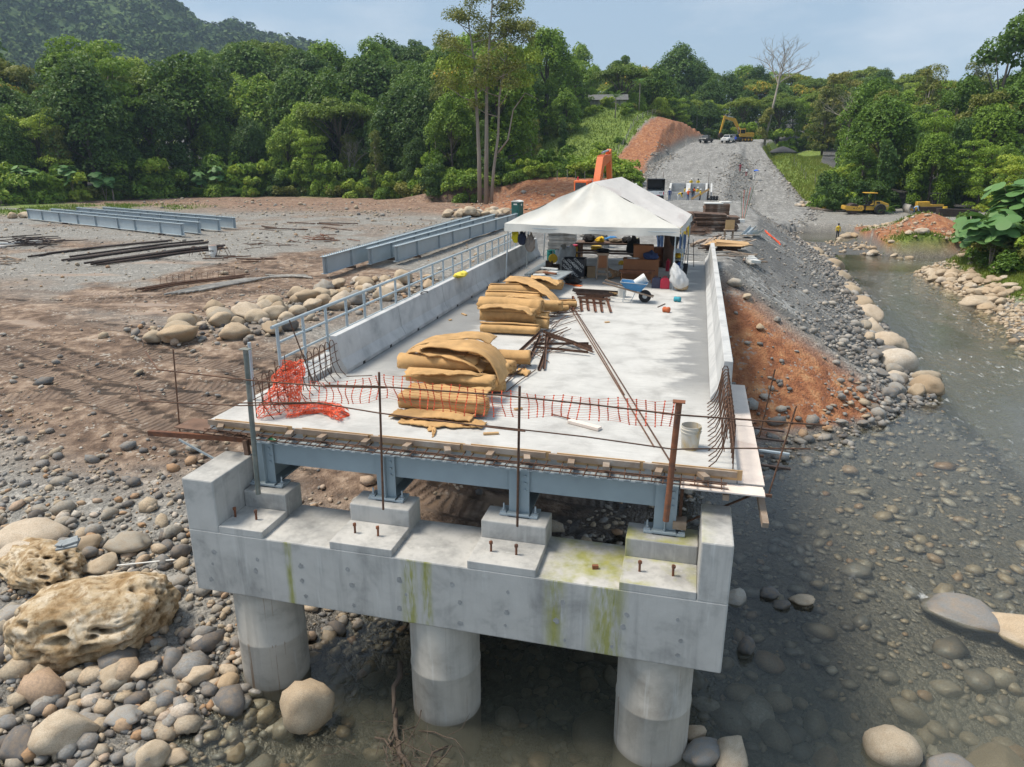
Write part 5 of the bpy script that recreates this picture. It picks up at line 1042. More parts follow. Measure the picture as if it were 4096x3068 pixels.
thing_box('carton', (-3.78,27.3,0), (.32,.3,.42), 'carton', 'tall carton between black box and wooden chair', 'box', .2); thing_box('black_board', (-3.98,27.5,0), (.04,.5,.4), 'blackplastic', 'black board leaning behind the tall carton', 'board', .5)
# low trestle table left of the stack
st = empty('trestle_table', (-4.75, 24.2, 0), -.1, 'low steel topped work table behind the second foam heap', 'table')
mb = MB(); mb.box((0,0,.46), (.85,2.9,.04)); mb.build('table_top', mt['galv'], st)
for x in (-.35,.35):
    for y in (-1.3,1.3): mb = MB(); mb.box((x,y,.22), (.06,.06,.44)); mb.build('leg', mt['darksteel'], st)
for i in range(6):
    mb = MB(); mb.box((0,0,.03), (rng.uniform(.3,.7),rng.uniform(.1,.25),.05)); tag(mb.build('scrap_board', mt[rng.choice(['wood','white','rust_red'])], loc=(-4.9+rng.uniform(-.25,.25), 24.6+rng.uniform(-1,.9), .49+.05*(i%2)), rot=(0,0,rng.uniform(-.6,.6))), 'scrap board lying on the low steel table', 'board', 'scrap on the low steel table')
mb = MB(); mb.box((0,0,.015), (.28,.2,.03)); mb.bar((.14,0,.02),(.6,-.15,.02),.03,.03); tag(mb.build('shovel', mt['orange'], loc=(-3.95,25.2,0), rot=(0,0,2.8)), 'orange bladed shovel lying on the deck before the black box', 'shovel')
cloth_lump('tool_bag', (-4.2,25.6,0), (.3,.25,.25), 'blackcloth', (.02,.02,.022), 'black cloth heap under the low table end', 31, 'bag'); cloth_lump('rag', (-4.35,26.3,0), (.25,.2,.12), 'greycloth', (.12,.12,.13), 'dark grey rag before the black printed box', 33, 'rag')
# clothes and bags hanging from the tent edge
for i, (x, y, z, c, nm, s, lab) in enumerate([(-6.4,25.75,1.42,(.55,.6,.04),'limecloth',(.13,.07,.5),'lime vest hanging at the front left tent post'),(-6.15,25.75,1.35,(.02,.025,.05),'navybag',(.16,.1,.55),'dark blue backpack hanging at the front left of the tent'),(-5.85,25.75,1.12,(.24,.2,.17),'beigesack',(.17,.1,.65),'beige sack hanging at the front left of the tent'),(-.72,27.3,1.3,(.015,.015,.02),'blackcloth',(.16,.14,.75),'black bag hanging at the right tent edge'),(-1.35,30.5,1.45,(.08,.35,.03),'greencloth',(.22,.1,.45),'green cloth hanging at the back of the tent'),(-3.0,31.4,1.5,(.02,.02,.022),'blackcloth',(.5,.08,.4),'dark clothes hanging along the back of the tent')]): cloth_lump('hanging_bag', (x,y,z), s, nm, c, lab, 41+i, 'bag')
# wheelbarrow
wb = empty('wheelbarrow', (-1.75, 22.75, 0), .0, 'blue wheelbarrow with a white bucket in it', 'wheelbarrow')
mb = MB(); T = [(-.42,-.3,.66),(.42,-.3,.62),(.42,.3,.62),(-.42,.3,.66)]; B = [(-.24,-.18,.4),(.22,-.18,.36),(.22,.18,.36),(-.24,.18,.4)]; mb.add(T+B, [(4,5,6,7),(0,1,5,4),(1,2,6,5),(2,3,7,6),(3,0,4,7)]); o = mb.build('tray', mt['blue'], wb); q = o.modifiers.new('s','SOLIDIFY'); q.thickness = .012
mb = MB(); mb.tube([Vector(p) for p in T+[T[0]]], .013, 6); mb.build('tray_rim', mt['galv'], wb)
for s in (-1,1):
    mb = MB(); mb.bar((-.98,s*.28,.62),(.62,s*.1,.2), .05,.045); mb.build('handle', mt['wood'], wb); mb = MB(); mb.tube([(-.3,s*.22,.38),(-.32,s*.23,.02),(-.08,s*.2,.02),(.05,s*.18,.32)], .013, 6); mb.build('leg', mt['galv'], wb)
wh = empty('wheel', (.35,0,.2)); wh.parent = wb; mb = MB(); mb.lathe([(.12,-.04),(.18,-.045),(.2,-.02),(.2,.02),(.18,.045),(.12,.04)], n=24); mb.build('tyre', mt['black'], wh, rot=(math.pi/2,0,0), auto=True)
mb = MB(); mb.lathe([(.03,-.05),(.125,-.03),(.125,.03),(.03,.05)], n=16); mb.build('rim', mt['galv'], wh, rot=(math.pi/2,0,0), auto=True)
bucket('bucket', (-1.72,22.75,.58), .38, .15, 'white', 'white bucket lying tilted in the wheelbarrow tray', rot=(0,1.0,.2)); bucket('bucket', (-2.2,23.5,0), .37, .15, 'white', 'white paint bucket standing behind the wheelbarrow')
for i in range(3): mb = MB(); mb.box((0,0,.03),(.5-.08*i,.14,.04)); tag(mb.build('plank', mt['wood_new'], loc=(-2.65+.1*i,23.8-.12*i,.045*i), rot=(0,0,-.3+.15*i)), 'short plank in the small pile behind the wheelbarrow', 'plank', 'short planks behind the wheelbarrow')
def jerry(loc, mk, label, rz):
    e = empty('jerrycan', loc, rz, label, 'jerrycan'); mb = MB(); mb.prism([(-.15,0),(.15,0),(.16,.03),(.16,.3),(.1,.37),(-.1,.37),(-.16,.3),(-.16,.03)], 'y', -.1, .1); mb.build('body', mt[mk], e, bevel=.02)
    mb = MB(); mb.tube([(-.06,0,.36),(-.05,0,.42),(.05,0,.42),(.06,0,.36)], .014, 6); mb.build('handle', mt[mk], e); mb = MB(); mb.cyl((.11,0,.33),(.13,0,.39),.025,n=8); mb.build('cap', mt['black'], e)
    for s in (-1,1): mb = MB(); mb.box((s*.075,-.1,.13),(.1,.012,.12)); mb.build('recess', mt[mk], e)
mt['navyplastic'] = M('navy_plastic', (.03,.035,.075), .45, .3, 12, .05, 30, stain=(.25,.25,.28), thr=(.6,.7))
jerry((-1.2,25.5,0), 'navyplastic', 'scuffed dark blue jerrycan at the front right of the tent', .05); jerry((-.9,25.45,0), 'red', 'red jerrycan beside the dark blue one', .1)
# translucent rubbish bag tied to the tent post
def rubbish():
    V, F = ico(4); o_ = []
    for v in V:
        p = Vector(v); t_ = (p.z+1)/2; r = (.32*(1-t_)**.55+.05) if t_ > .15 else .32*(.55+3*t_); k = 1+.3*mn.noise(p*2.5)+.16*mn.noise(p*7); o_.append((p.x*r*k-.28*t_**1.3, p.y*r*k, t_*.98))
    m, t, b, o = node_mat('thin_white_plastic'); b.inputs['Base Color'].default_value = (.8,.8,.8,1); b.inputs['Roughness'].default_value = .3; g = G(t); tr = g.n('ShaderNodeBsdfTransparent', {'Color': (.9,.9,.9,1)}); ms = g.n('ShaderNodeMixShader', {0: .3, 1: b.outputs[0], 2: tr.outputs[0]}); t.links.new(ms.outputs[0], o.inputs[0]); co = g.n('ShaderNodeTexCoord').outputs['Object']; t.links.new(g.bump(g.noise(co, 9, 5, .6), .5, .05), b.inputs['Normal'])
    tag(link('rubbish_bag', np_mesh('rubbish_bag', np.array(o_), F, m, True), None, (-.34, 25.15, 0)), 'white translucent rubbish bag tied to the right tent post', 'bag')
    cloth_lump('rubbish', (-.32,25.15,.03), (.2,.16,.22), 'rubbishbeige', (.45,.33,.2), 'crumpled rubbish inside the translucent bag', 61, 'rubbish')
rubbish()
for (x, y, c, nm, lab) in ((-.39,23.1,(.05,.3,.38),'tealcord','ball of turquoise cord on the deck'),(-.66,21.35,(.5,.13,.05),'orangecord','ball of orange cord on the deck')):
    mb = MB(); mb.lathe([(.03,-.11),(.08,-.1),(.09,-.06),(.07,-.01),(.09,.05),(.08,.1),(.03,.11)], n=16); tag(mb.build('cord_ball', cloth(nm, c), loc=(x,y,.08), rot=(math.pi/2,.3,1.2), smooth=True), lab, 'cord')
rod((-.95,22.0,.015),(-.75,22.6,.015),.014,'short rusty threaded bar on the deck near the cord balls')
mb = MB(); mb.cyl((0,0,0),(0,0,.42),.075,n=14); mb.cyl((0,0,.42),(0,0,.5),.03,n=8); mb.tube([(0,0,.48),(.08,0,.46),(.1,0,.3)],.012,6); tag(mb.build('fire_extinguisher', mt['red'], loc=(-.98,29.6,.0)), 'red fire extinguisher beside the desk', 'extinguisher')
bucket('bucket', (-.33,29.0,0), .4, .16, 'blackplastic', 'black bucket at the right tent side'); barrel('dark_drum', (-.95,30.6,0), .28, 1.5, 'wood_dark', 'tall dark drum standing at the right back of the tent', 'drum'); barrel('orange_drum', (-1.4,30.9,0), .26, .8, 'rust_red', 'brown orange drum beside the tall dark drum', 'drum')
sl_ = empty('steel_rack', (-.55,28.4,0), 0, 'thin steel rack with shelves inside the right tent side', 'rack')
for x in (-.18,.18):
    for y in (-.6,.6): mb = MB(); mb.cyl((x,y,0),(x,y,1.0),.014,n=6); mb.build('leg', mt['galv'], sl_)
for z in (.35,.7,.98): mb = MB(); mb.box((0,0,z),(.4,1.25,.015)); mb.build('shelf', mt['galv'], sl_)
for i, (y, c, nm, lab) in enumerate([(28.0,(.03,.08,.3),'bluecloth2','blue bundle on the steel rack'),(28.7,(.02,.02,.02),'blackcloth','black bundle on the steel rack'),(28.3,(.6,.35,.03),'yellowcloth','yellow helmet on the steel rack')]): cloth_lump('bundle', (-.55,y,.37 if i < 2 else .72), (.15,.2,.22), nm, c, lab, 71+i, 'bundle')
mb = MB(); mb.lathe([(.13,0),(.14,.02),(.12,.1),(.06,.15),(.01,.16)], n=16); tag(mb.build('helmet', mt['yellow'], loc=(-2.75,28.6,.35), auto=True), 'yellow safety helmet on the floor behind the wooden chair', 'helmet')
cloth_lump('yellow_raincoat', (-7.12,21.4,.80), (.2,.35,.16), 'raincoat', (.75,.6,.08), 'yellow raincoat draped over the left barrier', 81, 'raincoat'); mb = MB(); mb.tube([(-7.15+.08*math.cos(a), 18.3+.2*math.sin(a), .84) for a in np.linspace(0, 5.5, 14)], .012, 6); tag(mb.build('cable_loop', mt['black'], smooth=True), 'black cable loop lying on the left barrier top', 'cable')
rod((-6.9,11.8+1.2,.012),(-6.4,13.2,.012),.008,'thin wire on the deck below the left barrier end')
for i, (x, y) in enumerate([(-6.4,19.5),(-6.3,20.6),(-6.55,18.7),(-2.9,11.9),(-3.05,10.6),(-2.2,19.5)]): mb = MB(); mb.box((0,0,.02),(rng.uniform(.08,.3),.06,.03)); tag(mb.build('wood_scrap', mt['wood_new'], loc=(x,y,0), rot=(0,0,rng.uniform(0,3))), 'small wood scrap lying on the deck', 'wood scrap', 'wood scraps on the deck')
# stacks of form panels beyond the tent on the left
def panel_stack(x, y, nx_, n, w_, d_, h_, mk, label, group, rz, jit=.08, z0=None, tilt=0):
    zz = (gz(x, y) if z0 is None else z0)
    for k in range(n):
        mb = MB(); mb.box((0,0,h_/2),(w_,d_,h_)); tag(mb.build('formboard', mt[mk], loc=(x+rng.uniform(-jit,jit), y+rng.uniform(-jit,jit), zz+k*h_*1.03), rot=(tilt*rng.uniform(.6,1.2),tilt*rng.uniform(-.5,.5),rz+rng.uniform(-.06,.06)*(1+4*jit))), label, 'formboard', group)
mt['wood_grey'] = M('grey_formboard', (.36,.34,.31), .85, .2, 3, .3, 40, stain=(.2,.18,.16), rnd=.2)
panel_stack(-6.4,35.6,1,11,1.4,.6,.085,'wood_grey','grey form panel in the left stack behind the tent','left stack of grey form panels',.08,.05)
panel_stack(-5.0,37.2,1,9,1.3,.6,.1,'wood_grey','grey form panel in the tilted stack behind the tent','tilted stack of grey form panels',-.35,.07,tilt=.1)
# debris right of the approach
panel_stack(1.4,56.3,1,7,1.75,1.2,.16,'wood_dark','brown form panel in the tall stack beyond the barrier end','tall stack of brown form panels',.1,.05)
mb = MB(); mb.box((0,0,.04),(1.3,1.1,.06)); tag(mb.build('white_formboard', mt['white'], loc=(1.15,56.2,gz(1.4,56.3)+1.16), rot=(0,0,.1)), 'white panel on top of the tall form stack, left', 'formboard'); mb = MB(); mb.box((0,0,.04),(.75,.9,.06)); tag(mb.build('white_formboard', mt['white'], loc=(2.0,56.6,gz(1.4,56.3)+1.24), rot=(0,0,.2)), 'smaller white panel on top of the tall form stack, right', 'formboard')
panel_stack(.9,47.2,1,12,2.0,.7,.09,'wood_dark','dark form panel in the sagging stack right of the tent','sagging stack of dark form panels',.15,.14,tilt=.1); panel_stack(-.35,47.5,1,12,1.1,.7,.09,'wood_dark','dark form panel in the near left stack right of the tent','left dark stack right of the tent',-.2,.1,tilt=.12); panel_stack(1.9,47.6,1,9,1.2,.8,.1,'wood_dark','dark form panel in the right stack right of the tent','right dark stack right of the tent',.3,.1,tilt=.1)
for i in range(16): rod((-.5+rng.uniform(-.4,.3), 44.6+.1*i, .06+.05*(i%5)), (.75+rng.uniform(-.3,.4), 43.6+.12*i, .12+.06*(i%4)), .05, 'reddish board in the pile right of the tent', 'reddish boards right of the tent', 'wood_dark', name='board', ang=True)
for i in range(5): mb = MB(); mb.bar((-.15+.28*i,38.3,.08+.12*(i%2)),(.3+.26*i,39.6,.2+.05*i),.14,.12); tag(mb.build('timber', mt['wood']), 'short squared timber in the heap at the barrier end', 'timber', 'squared timbers at the barrier end')
for i in range(4): mb = MB(); mb.box((0,0,.012),(1.9-.1*i,1.1,.02)); tag(mb.build('plywood_sheet', mt['wood_new'], loc=(1.45+.12*i,36.8+.15*i,.32+.03*i), rot=(.02,.03*(i-1),.1*(i-1)-.15)), 'pale plywood sheet in the loose stack right of the barrier end', 'plywood', 'pale plywood sheets at the barrier end')
for i in range(8): mb = MB(); mb.box((0,0,.03),(rng.uniform(.8,2.0),.12,.06)); tag(mb.build('timber', mt['wood_dark'], loc=(1.4+rng.uniform(-.6,.8),36.8+rng.uniform(-.4,.4),.02+.035*i), rot=(0,0,rng.uniform(-.3,.3))), 'dark timber under the pale plywood sheets', 'timber', 'timbers under the plywood')
sto = empty('wooden_stool', (1.85,42.6,gz(1.85,42.6)), .1, 'high wooden stool with pale plywood back among the debris', 'stool')
for x in (-.22,.22):
    for y in (-.2,.2): mb = MB(); mb.box((x,y,.25),(.06,.05,.5)); mb.build('leg', mt['wood'], sto)
mb = MB(); mb.box((0,0,.52),(.56,.5,.04)); mb.build('seat', mt['wood'], sto); mb = MB(); mb.box((0,-.15,.82),(.5,.03,.52)); mb.build('backrest', mt['wood_new'], sto)
for a, b_, lab in (((2.75,43.3),(3.5,47.5),'left'),((3.05,43.8),(3.9,47),'right')):
    mb = MB(); z0, z1 = gz(*a)+.1, gz(*b_)+.25; mb.bar((a[0],a[1],z0),(b_[0],b_[1],z1),.32,.012); mb.bar((a[0]-.16,a[1],z0+.08),(b_[0]-.16,b_[1],z1+.08),.012,.16); mb.bar((a[0]+.16,a[1],z0+.08),(b_[0]+.16,b_[1],z1+.08),.012,.16); tag(mb.build('metal_channel', mt['galv']), lab+' of two bright folded metal channels on the bank crest', 'metal sheet')
for i in range(34):
    x = rng.uniform(.9,3.0); y = rng.uniform(34.4,45) if i % 3 else rng.uniform(33.8,36.2); a = rng.uniform(0,3.14); L = rng.uniform(.5,1.8); z = gz(x,y)+.05+.12*rng.random(); mb = MB(); mb.bar((x-L/2*math.cos(a),y-L/2*math.sin(a),z),(x+L/2*math.cos(a),y+L/2*math.sin(a),z+rng.uniform(-.05,.18)),rng.uniform(.04,.14),rng.uniform(.03,.07)); tag(mb.build('timber', mt[rng.choice(['wood','wood_dark','wood','wood_grey'])]), 'loose timber offcut in the debris right of the barrier end', 'timber', 'timber offcuts in the debris')
for i in range(3): mb = MB(); mb.box((0,0,.06),(.55,.35,.12)); tag(mb.build('foam_block', mt['white'], loc=(2.55+.1*i,36.0-.45*i,gz(2.6,36-.45*i)+.1), rot=(.1,.1,.3*i)), 'white block at the right end of the debris', 'block', 'white blocks in the debris')
mb = MB(); mb.box((0,0,.1),(.75,.6,.22)); tag(mb.build('foam_block', mt['white'], loc=(2.95,54.4,gz(2.95,54.4)), rot=(0,0,.2)), 'white box shaped block right of the tall form stack', 'block')
sk = empty('marker_stakes', (3.45,57.9,gz(3.45,57.9)), 0, 'bundle of orange and green marker stakes on the bank crest', 'stakes')
for i in range(5): mb = MB(); mb.bar((.06*i-.12,0,0),(.02+.22*(i-1.5),.1*(i%2),2.0+.1*i),.05,.03); mb.build('stake', mt['netorange'] if i % 2 else M('stake_green', (.1,.16,.06), .8), sk)
crumple('net_scrap', 'torn orange net scrap on the bank crest', lambda u, v: (4.6+.8*u+.1*mn.noise(Vector((u*9,v*9,1))), 51+1.2*v-2*u, gz(4.6+.8*u,51+1.2*v-2*u)+.03+.1*abs(mn.noise(Vector((u*7,v*8,3))))), 12, 14, .02)
# steel bar with a foot stand
ld = empty('steel_trestle', (-.15,31.4,0), 0, 'thin steel trestle leaning at the right back tent post', 'trestle')
for a, b_ in (((-.2,-.3,0),(-.1,-.1,1.1)),((.2,-.3,0),(.1,-.1,1.1)),((-.2,.3,0),(-.1,.1,1.1)),((.2,.3,0),(.1,.1,1.1)),((-.17,-.2,.5),(.17,-.2,.5)),((-.12,-.12,.95),(.12,-.12,.95))): mb = MB(); mb.cyl(a,b_,.012,n=6); mb.build('bar', mt['darksteel'], ld)
# ================================================================== vegetation
def leaf_mat(name, ramp, trans=.3, spec=.3):
    m, t, b, o = node_mat(name); g = G(t)
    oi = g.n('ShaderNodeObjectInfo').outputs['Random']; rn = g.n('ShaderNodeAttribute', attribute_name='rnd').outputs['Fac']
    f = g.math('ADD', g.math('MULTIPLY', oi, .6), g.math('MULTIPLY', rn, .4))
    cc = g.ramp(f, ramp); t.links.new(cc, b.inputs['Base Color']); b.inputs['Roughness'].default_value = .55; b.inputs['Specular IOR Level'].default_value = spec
    tr = g.n('ShaderNodeBsdfTranslucent', {'Color': g.mix(.35, cc, (.2,.28,.03))})
    ms = g.n('ShaderNodeMixShader', {0: trans, 1: b.outputs[0], 2: tr.outputs[0]}); t.links.new(ms.outputs[0], o.inputs[0]); return m
mt['leafA'] = leaf_mat('leaf_green', [(.1,(0.074,0.143,0.022)),(.45,(0.143,0.251,0.034)),(.75,(0.243,0.371,0.049)),(.95,(0.400,0.487,0.069))])
mt['leafB'] = leaf_mat('leaf_dark', [(.1,(0.046,0.098,0.022)),(.5,(0.086,0.164,0.035)),(.9,(0.158,0.257,0.052))])
mt['leafC'] = leaf_mat('leaf_bright', [(.1,(0.146,0.247,0.026)),(.5,(0.243,0.376,0.041)),(.9,(0.414,0.495,0.066))])
mt['leafD'] = leaf_mat('leaf_olive', [(.1,(0.118,0.143,0.031)),(.5,(0.200,0.220,0.047)),(.9,(0.353,0.325,0.079))])
mt['leafF'] = leaf_mat('leaf_flowering', [(.1,(0.109,0.176,0.026)),(.55,(0.193,0.264,0.038)),(.86,(0.289,0.333,0.044)),(.93,(0.867,0.470,0.058)),(1,(1.011,0.490,0.058))])
mt['bigleaf'] = leaf_mat('big_leaf', [(.0,(0.059,0.150,0.042)),(.5,(0.126,0.256,0.079)),(1,(0.235,0.374,0.128))], .25)
mt['frondm'] = leaf_mat('frond', [(.0,(0.048,0.128,0.024)),(.5,(0.096,0.208,0.040)),(1,(0.224,0.320,0.064))], .25)
mt['grass'] = leaf_mat('grass_blade', [(.0,(0.084,0.138,0.024)),(.5,(0.168,0.237,0.036)),(1,(0.336,0.338,0.083))], .35)
def leaf_cards(C, N, S, rs, asp=.55, up=.45, droop=.0):
    """C: centres, N: outward normals, S: sizes -> diamond leaves"""
    n = len(C); d = N*.75 + rs.normal(0, .55, (n,3)); d[:,2] += up; d /= np.linalg.norm(d, axis=1)[:,None]
    t = np.cross(d, rs.normal(0, 1, (n,3))); t /= np.linalg.norm(t, axis=1)[:,None]; t[:,2] -= droop; b = np.cross(d, t)
    s = S[:,None]; V = np.stack([C-t*s*.5, C+b*s*asp*.5+d*s*.06, C+t*s*.5-d*s*.1, C-b*s*asp*.5+d*s*.06], 1).reshape(-1,3)
    return V, np.arange(n*4).reshape(-1,4), np.repeat(rs.uniform(0, 1, n), 4)
def crown_mesh(name, clumps, per, size, mat, seed, shell=.75, asp=.55, up=.45, flat=1.0, droop=0, inner=True):
    rs = np.random.default_rng(seed); CC = []; NN = []
    tot = sum(c[3]**2 for c in clumps)
    for (x, y, z, r) in clumps:
        n = max(20, int(per*len(clumps)*r*r/tot)); v = rs.normal(0, 1, (n,3)); v[:,2] = np.abs(v[:,2])*1.1-.45*np.abs(rs.normal(0,.6,n)); v /= np.linalg.norm(v, axis=1)[:,None]
        rad = r*(shell+(1-shell)*rs.uniform(0,1,n)**.5)*(1+.22*np.sin(v[:,0]*5+x)*np.cos(v[:,1]*4+y))
        p = v*rad[:,None]; p[:,2] *= flat; CC.append(p+np.array([x,y,z])); NN.append(v)
    C = np.concatenate(CC); N = np.concatenate(NN); S = size*rs.uniform(.6, 1.35, len(C))
    V, F, A = leaf_cards(C, N, S, rs, asp, up, droop)
    if inner:   # larger leaf cards drawn inwards, in darker tones, so that crowns do not look hollow
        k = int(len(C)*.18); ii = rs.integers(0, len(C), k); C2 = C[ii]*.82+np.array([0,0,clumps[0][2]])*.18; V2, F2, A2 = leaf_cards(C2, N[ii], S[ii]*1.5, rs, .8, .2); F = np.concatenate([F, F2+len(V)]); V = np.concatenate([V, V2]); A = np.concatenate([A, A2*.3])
    return np_mesh(name, V, F, mat, False, {'rnd': ('FLOAT', A)})
def trunk_mesh(name, pts, rs_, limbs, mat, n=8):
    mb = MB(); mb.tube(pts, rs_, n)
    for lp, lr in limbs: mb.tube(lp, lr, 5)
    return mb.mesh(name, mat, True, False)
def clump_set(seed, kind, hgt, rad):
    r_ = random.Random(seed); L = []
    if kind == 'round':
        for i in range(30):
            a = i*2.4+r_.random()*.5; q = math.sqrt((i+.5)/30); z = hgt*(.62+.36*(1-q*q))+r_.gauss(0,.5); L.append((rad*.8*q*math.cos(a)+r_.gauss(0,.3), rad*.8*q*math.sin(a)+r_.gauss(0,.3), z, rad*r_.uniform(.24,.4)))
        for i in range(22):
            a = r_.uniform(0,6.28); L.append((rad*.85*r_.uniform(.6,1)*math.cos(a), rad*.85*math.sin(a), hgt*r_.uniform(.12,.66), rad*r_.uniform(.22,.34)))
    elif kind == 'tall':
        for i in range(34):
            a = r_.uniform(0,6.28); t = r_.random(); q = rad*(.35+.65*math.sin(math.pi*min(1,.15+t*.8)))*r_.uniform(.4,.95); L.append((q*math.cos(a), q*math.sin(a), hgt*(.1+.88*t), rad*r_.uniform(.24,.4)))
    elif kind == 'layer':
        for i in range(40):
            a = r_.uniform(0,6.28); q = rad*r_.uniform(.2,1); lv = r_.choice([.15,.3,.45,.6,.72,.82,.9,.97]); L.append((q*math.cos(a)*(1.3-.5*lv), q*math.sin(a)*(1.3-.5*lv), hgt*lv+r_.gauss(0,.3), rad*r_.uniform(.2,.34)))
    elif kind == 'dome':
        for i in range(46):
            a = i*2.4; q = math.sqrt((i+.5)/46); L.append((rad*.88*q*math.cos(a), rad*.88*q*math.sin(a), hgt*(.45+.5*math.sqrt(max(0,1-q*q*.95)))+r_.gauss(0,.25), rad*r_.uniform(.17,.26)))
        for i in range(20):
            a = r_.uniform(0,6.28); L.append((rad*.9*math.cos(a), rad*.9*math.sin(a), hgt*r_.uniform(.2,.5), rad*r_.uniform(.18,.28)))
    elif kind == 'sparse':
        for i in range(15):
            a = r_.uniform(0,6.28); q = rad*r_.uniform(.25,1); L.append((q*math.cos(a), q*math.sin(a), hgt*(.98-.38*r_.random()**1.2-.1*q/rad), rad*r_.uniform(.16,.3)))
    elif kind == 'vine':
        for i in range(30):
            a = r_.uniform(0,6.28); t = i/30; q = rad*(.55-.2*t)*r_.random(); L.append((q*math.cos(a), q*math.sin(a), hgt*(.08+.9*t), rad*r_.uniform(.3,.45)))
    elif kind == 'umbrella':
        for i in range(26):
            a = i*2.4; q = math.sqrt((i+.5)/26); L.append((rad*q*math.cos(a), rad*q*math.sin(a), hgt*(.95-.12*q*q)+r_.gauss(0,.3), rad*r_.uniform(.2,.3)))
    return L
TT = []
def tree_type(kind, hgt, rad, mat, per, size, seed, bark='bark_dark', **k):
    L = clump_set(seed, kind, hgt, rad); r_ = random.Random(seed)
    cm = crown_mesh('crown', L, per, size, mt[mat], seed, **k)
    top = hgt*.8; limbs = []
    for c in r_.sample(L, min(len(L), 12)):
        z0 = min(c[2]*.75, top*.8)*r_.uniform(.75,1); limbs.append(([(0,0,z0), (c[0]*.45, c[1]*.45, (z0+c[2])/2+.3), (c[0]*.9,c[1]*.9,c[2])], [.14,.09,.03]))
    tm = trunk_mesh('trunk', [(0,0,-1.2),(.15,.05,hgt*.25),(-.1,.1,hgt*.5),(.1,-.05,top)], [hgt*.02,hgt*.016,hgt*.012,hgt*.004], limbs, mt[bark])
    TT.append((cm, tm, hgt)); return len(TT)-1
t_round = tree_type('round', 18, 6.2, 'leafA', 210, .5, 1); t_round2 = tree_type('round', 17, 5.6, 'leafC', 200, .46, 2); t_tall = tree_type('tall', 22, 4.8, 'leafA', 230, .46, 3); t_tall2 = tree_type('tall', 20, 4.2, 'leafD', 210, .42, 4, asp=.4, bark='bark')
t_layer = tree_type('layer', 17, 6.0, 'leafC', 210, .42, 5, flat=.55); t_dome = tree_type('dome', 16, 5.6, 'leafB', 160, .42, 6); t_sparse = tree_type('sparse', 24, 5.5, 'leafB', 330, .42, 7, bark='bark'); t_vine = tree_type('vine', 15, 3.6, 'leafB', 220, .42, 8, droop=.5)
t_umb = tree_type('umbrella', 15, 6.0, 'leafF', 240, .44, 9, flat=.7); t_dark = tree_type('round', 19, 6.5, 'leafB', 210, .5, 10); t_olive = tree_type('layer', 18, 5.5, 'leafD', 210, .42, 11, flat=.7)
TN = {t_round:'green broadleaf tree', t_round2:'bright green broadleaf tree', t_tall:'tall full green tree', t_tall2:'slender olive green tree', t_layer:'layered light green tree', t_dome:'dense dark domed tree', t_sparse:'tall thin tree with sparse dark crown', t_vine:'column shaped tree wrapped in vines', t_umb:'flat crowned tree with yellow blossom', t_dark:'dark green broadleaf tree', t_olive:'layered olive green tree'}
ntree = [0]
def tree(ti, x, y, h, label, group=None, rz=None, z=None, wide=1.0):
    cm, tm, h0 = TT[ti]; s = h/h0; zz = gz(x, y) if z is None else z
    e = empty('tree', (x, y, zz-.3), rng.uniform(0, 6.28) if rz is None else rz, label, 'tree', group); e.scale = (s*wide, s*wide, s)
    link('crown', cm, e); link('trunk', tm, e); ntree[0] += 1; return e
EDGE = [(-160,92),(-114,101),(-105,115),(-98,137),(-80,136),(-55,131),(-40,124),(-30,127),(-18,138),(-8,200)]
def vis(x, y, z): return bool(inview(np.array([x]), np.array([y]), np.array([z]), .06)[0])
def clear_road(x, y): return float(ip(y, RL))-9 < x < float(ip(y, RS))+16 and 95 < y < 236
rt = random.Random(21); pool = [t_round, t_round, t_round2, t_tall, t_tall, t_tall2, t_layer, t_dome, t_dome, t_vine, t_dark, t_dark, t_olive, t_umb]
WHERE = {'L': 'in the forest behind the gravel yard', 'B': 'in the woods behind the far road', 'R': 'in the woods right of the ford'}
def put(ti, x, y, h, zone, wide=1.0):
    if not vis(x, y, gz(x, y)+h*.7): return
    tree(ti, x, y, h, f'{TN[ti]} {WHERE[zone]}', f'{TN[ti]}s {WHERE[zone]}', wide=wide)
# left forest
for row, (dy, hh, sp) in enumerate([(2,12,7.0),(9,16,7.5),(17,19,8.5),(27,21,9.5),(39,22,10.5),(54,22,12),(74,22,14),(100,23,17),(132,25,22)]):
    x = -165+rt.random()*6
    while x < -12:
        y = float(ip(x, EDGE))+dy+rt.gauss(0, 1.8); 
        lf = 1+.04*float(sm(-70, -120, np.array(x)) if False else (1 if x < -90 else (0 if x > -60 else (-60-x)/30)))
        h = hh*1.13*rt.uniform(.72, 1.18)*(lf if row > 0 else .95)
        ti = rt.choice(pool) if row < 4 else rt.choice([t_round, t_round2, t_umb, t_dark, t_layer, t_tall, t_umb, t_dome])
        if not (x > -34 and 120 < y < 205): put(ti, x, y, h, 'L', 1.0 if row else .85)
        x += sp*rt.uniform(.75, 1.3)
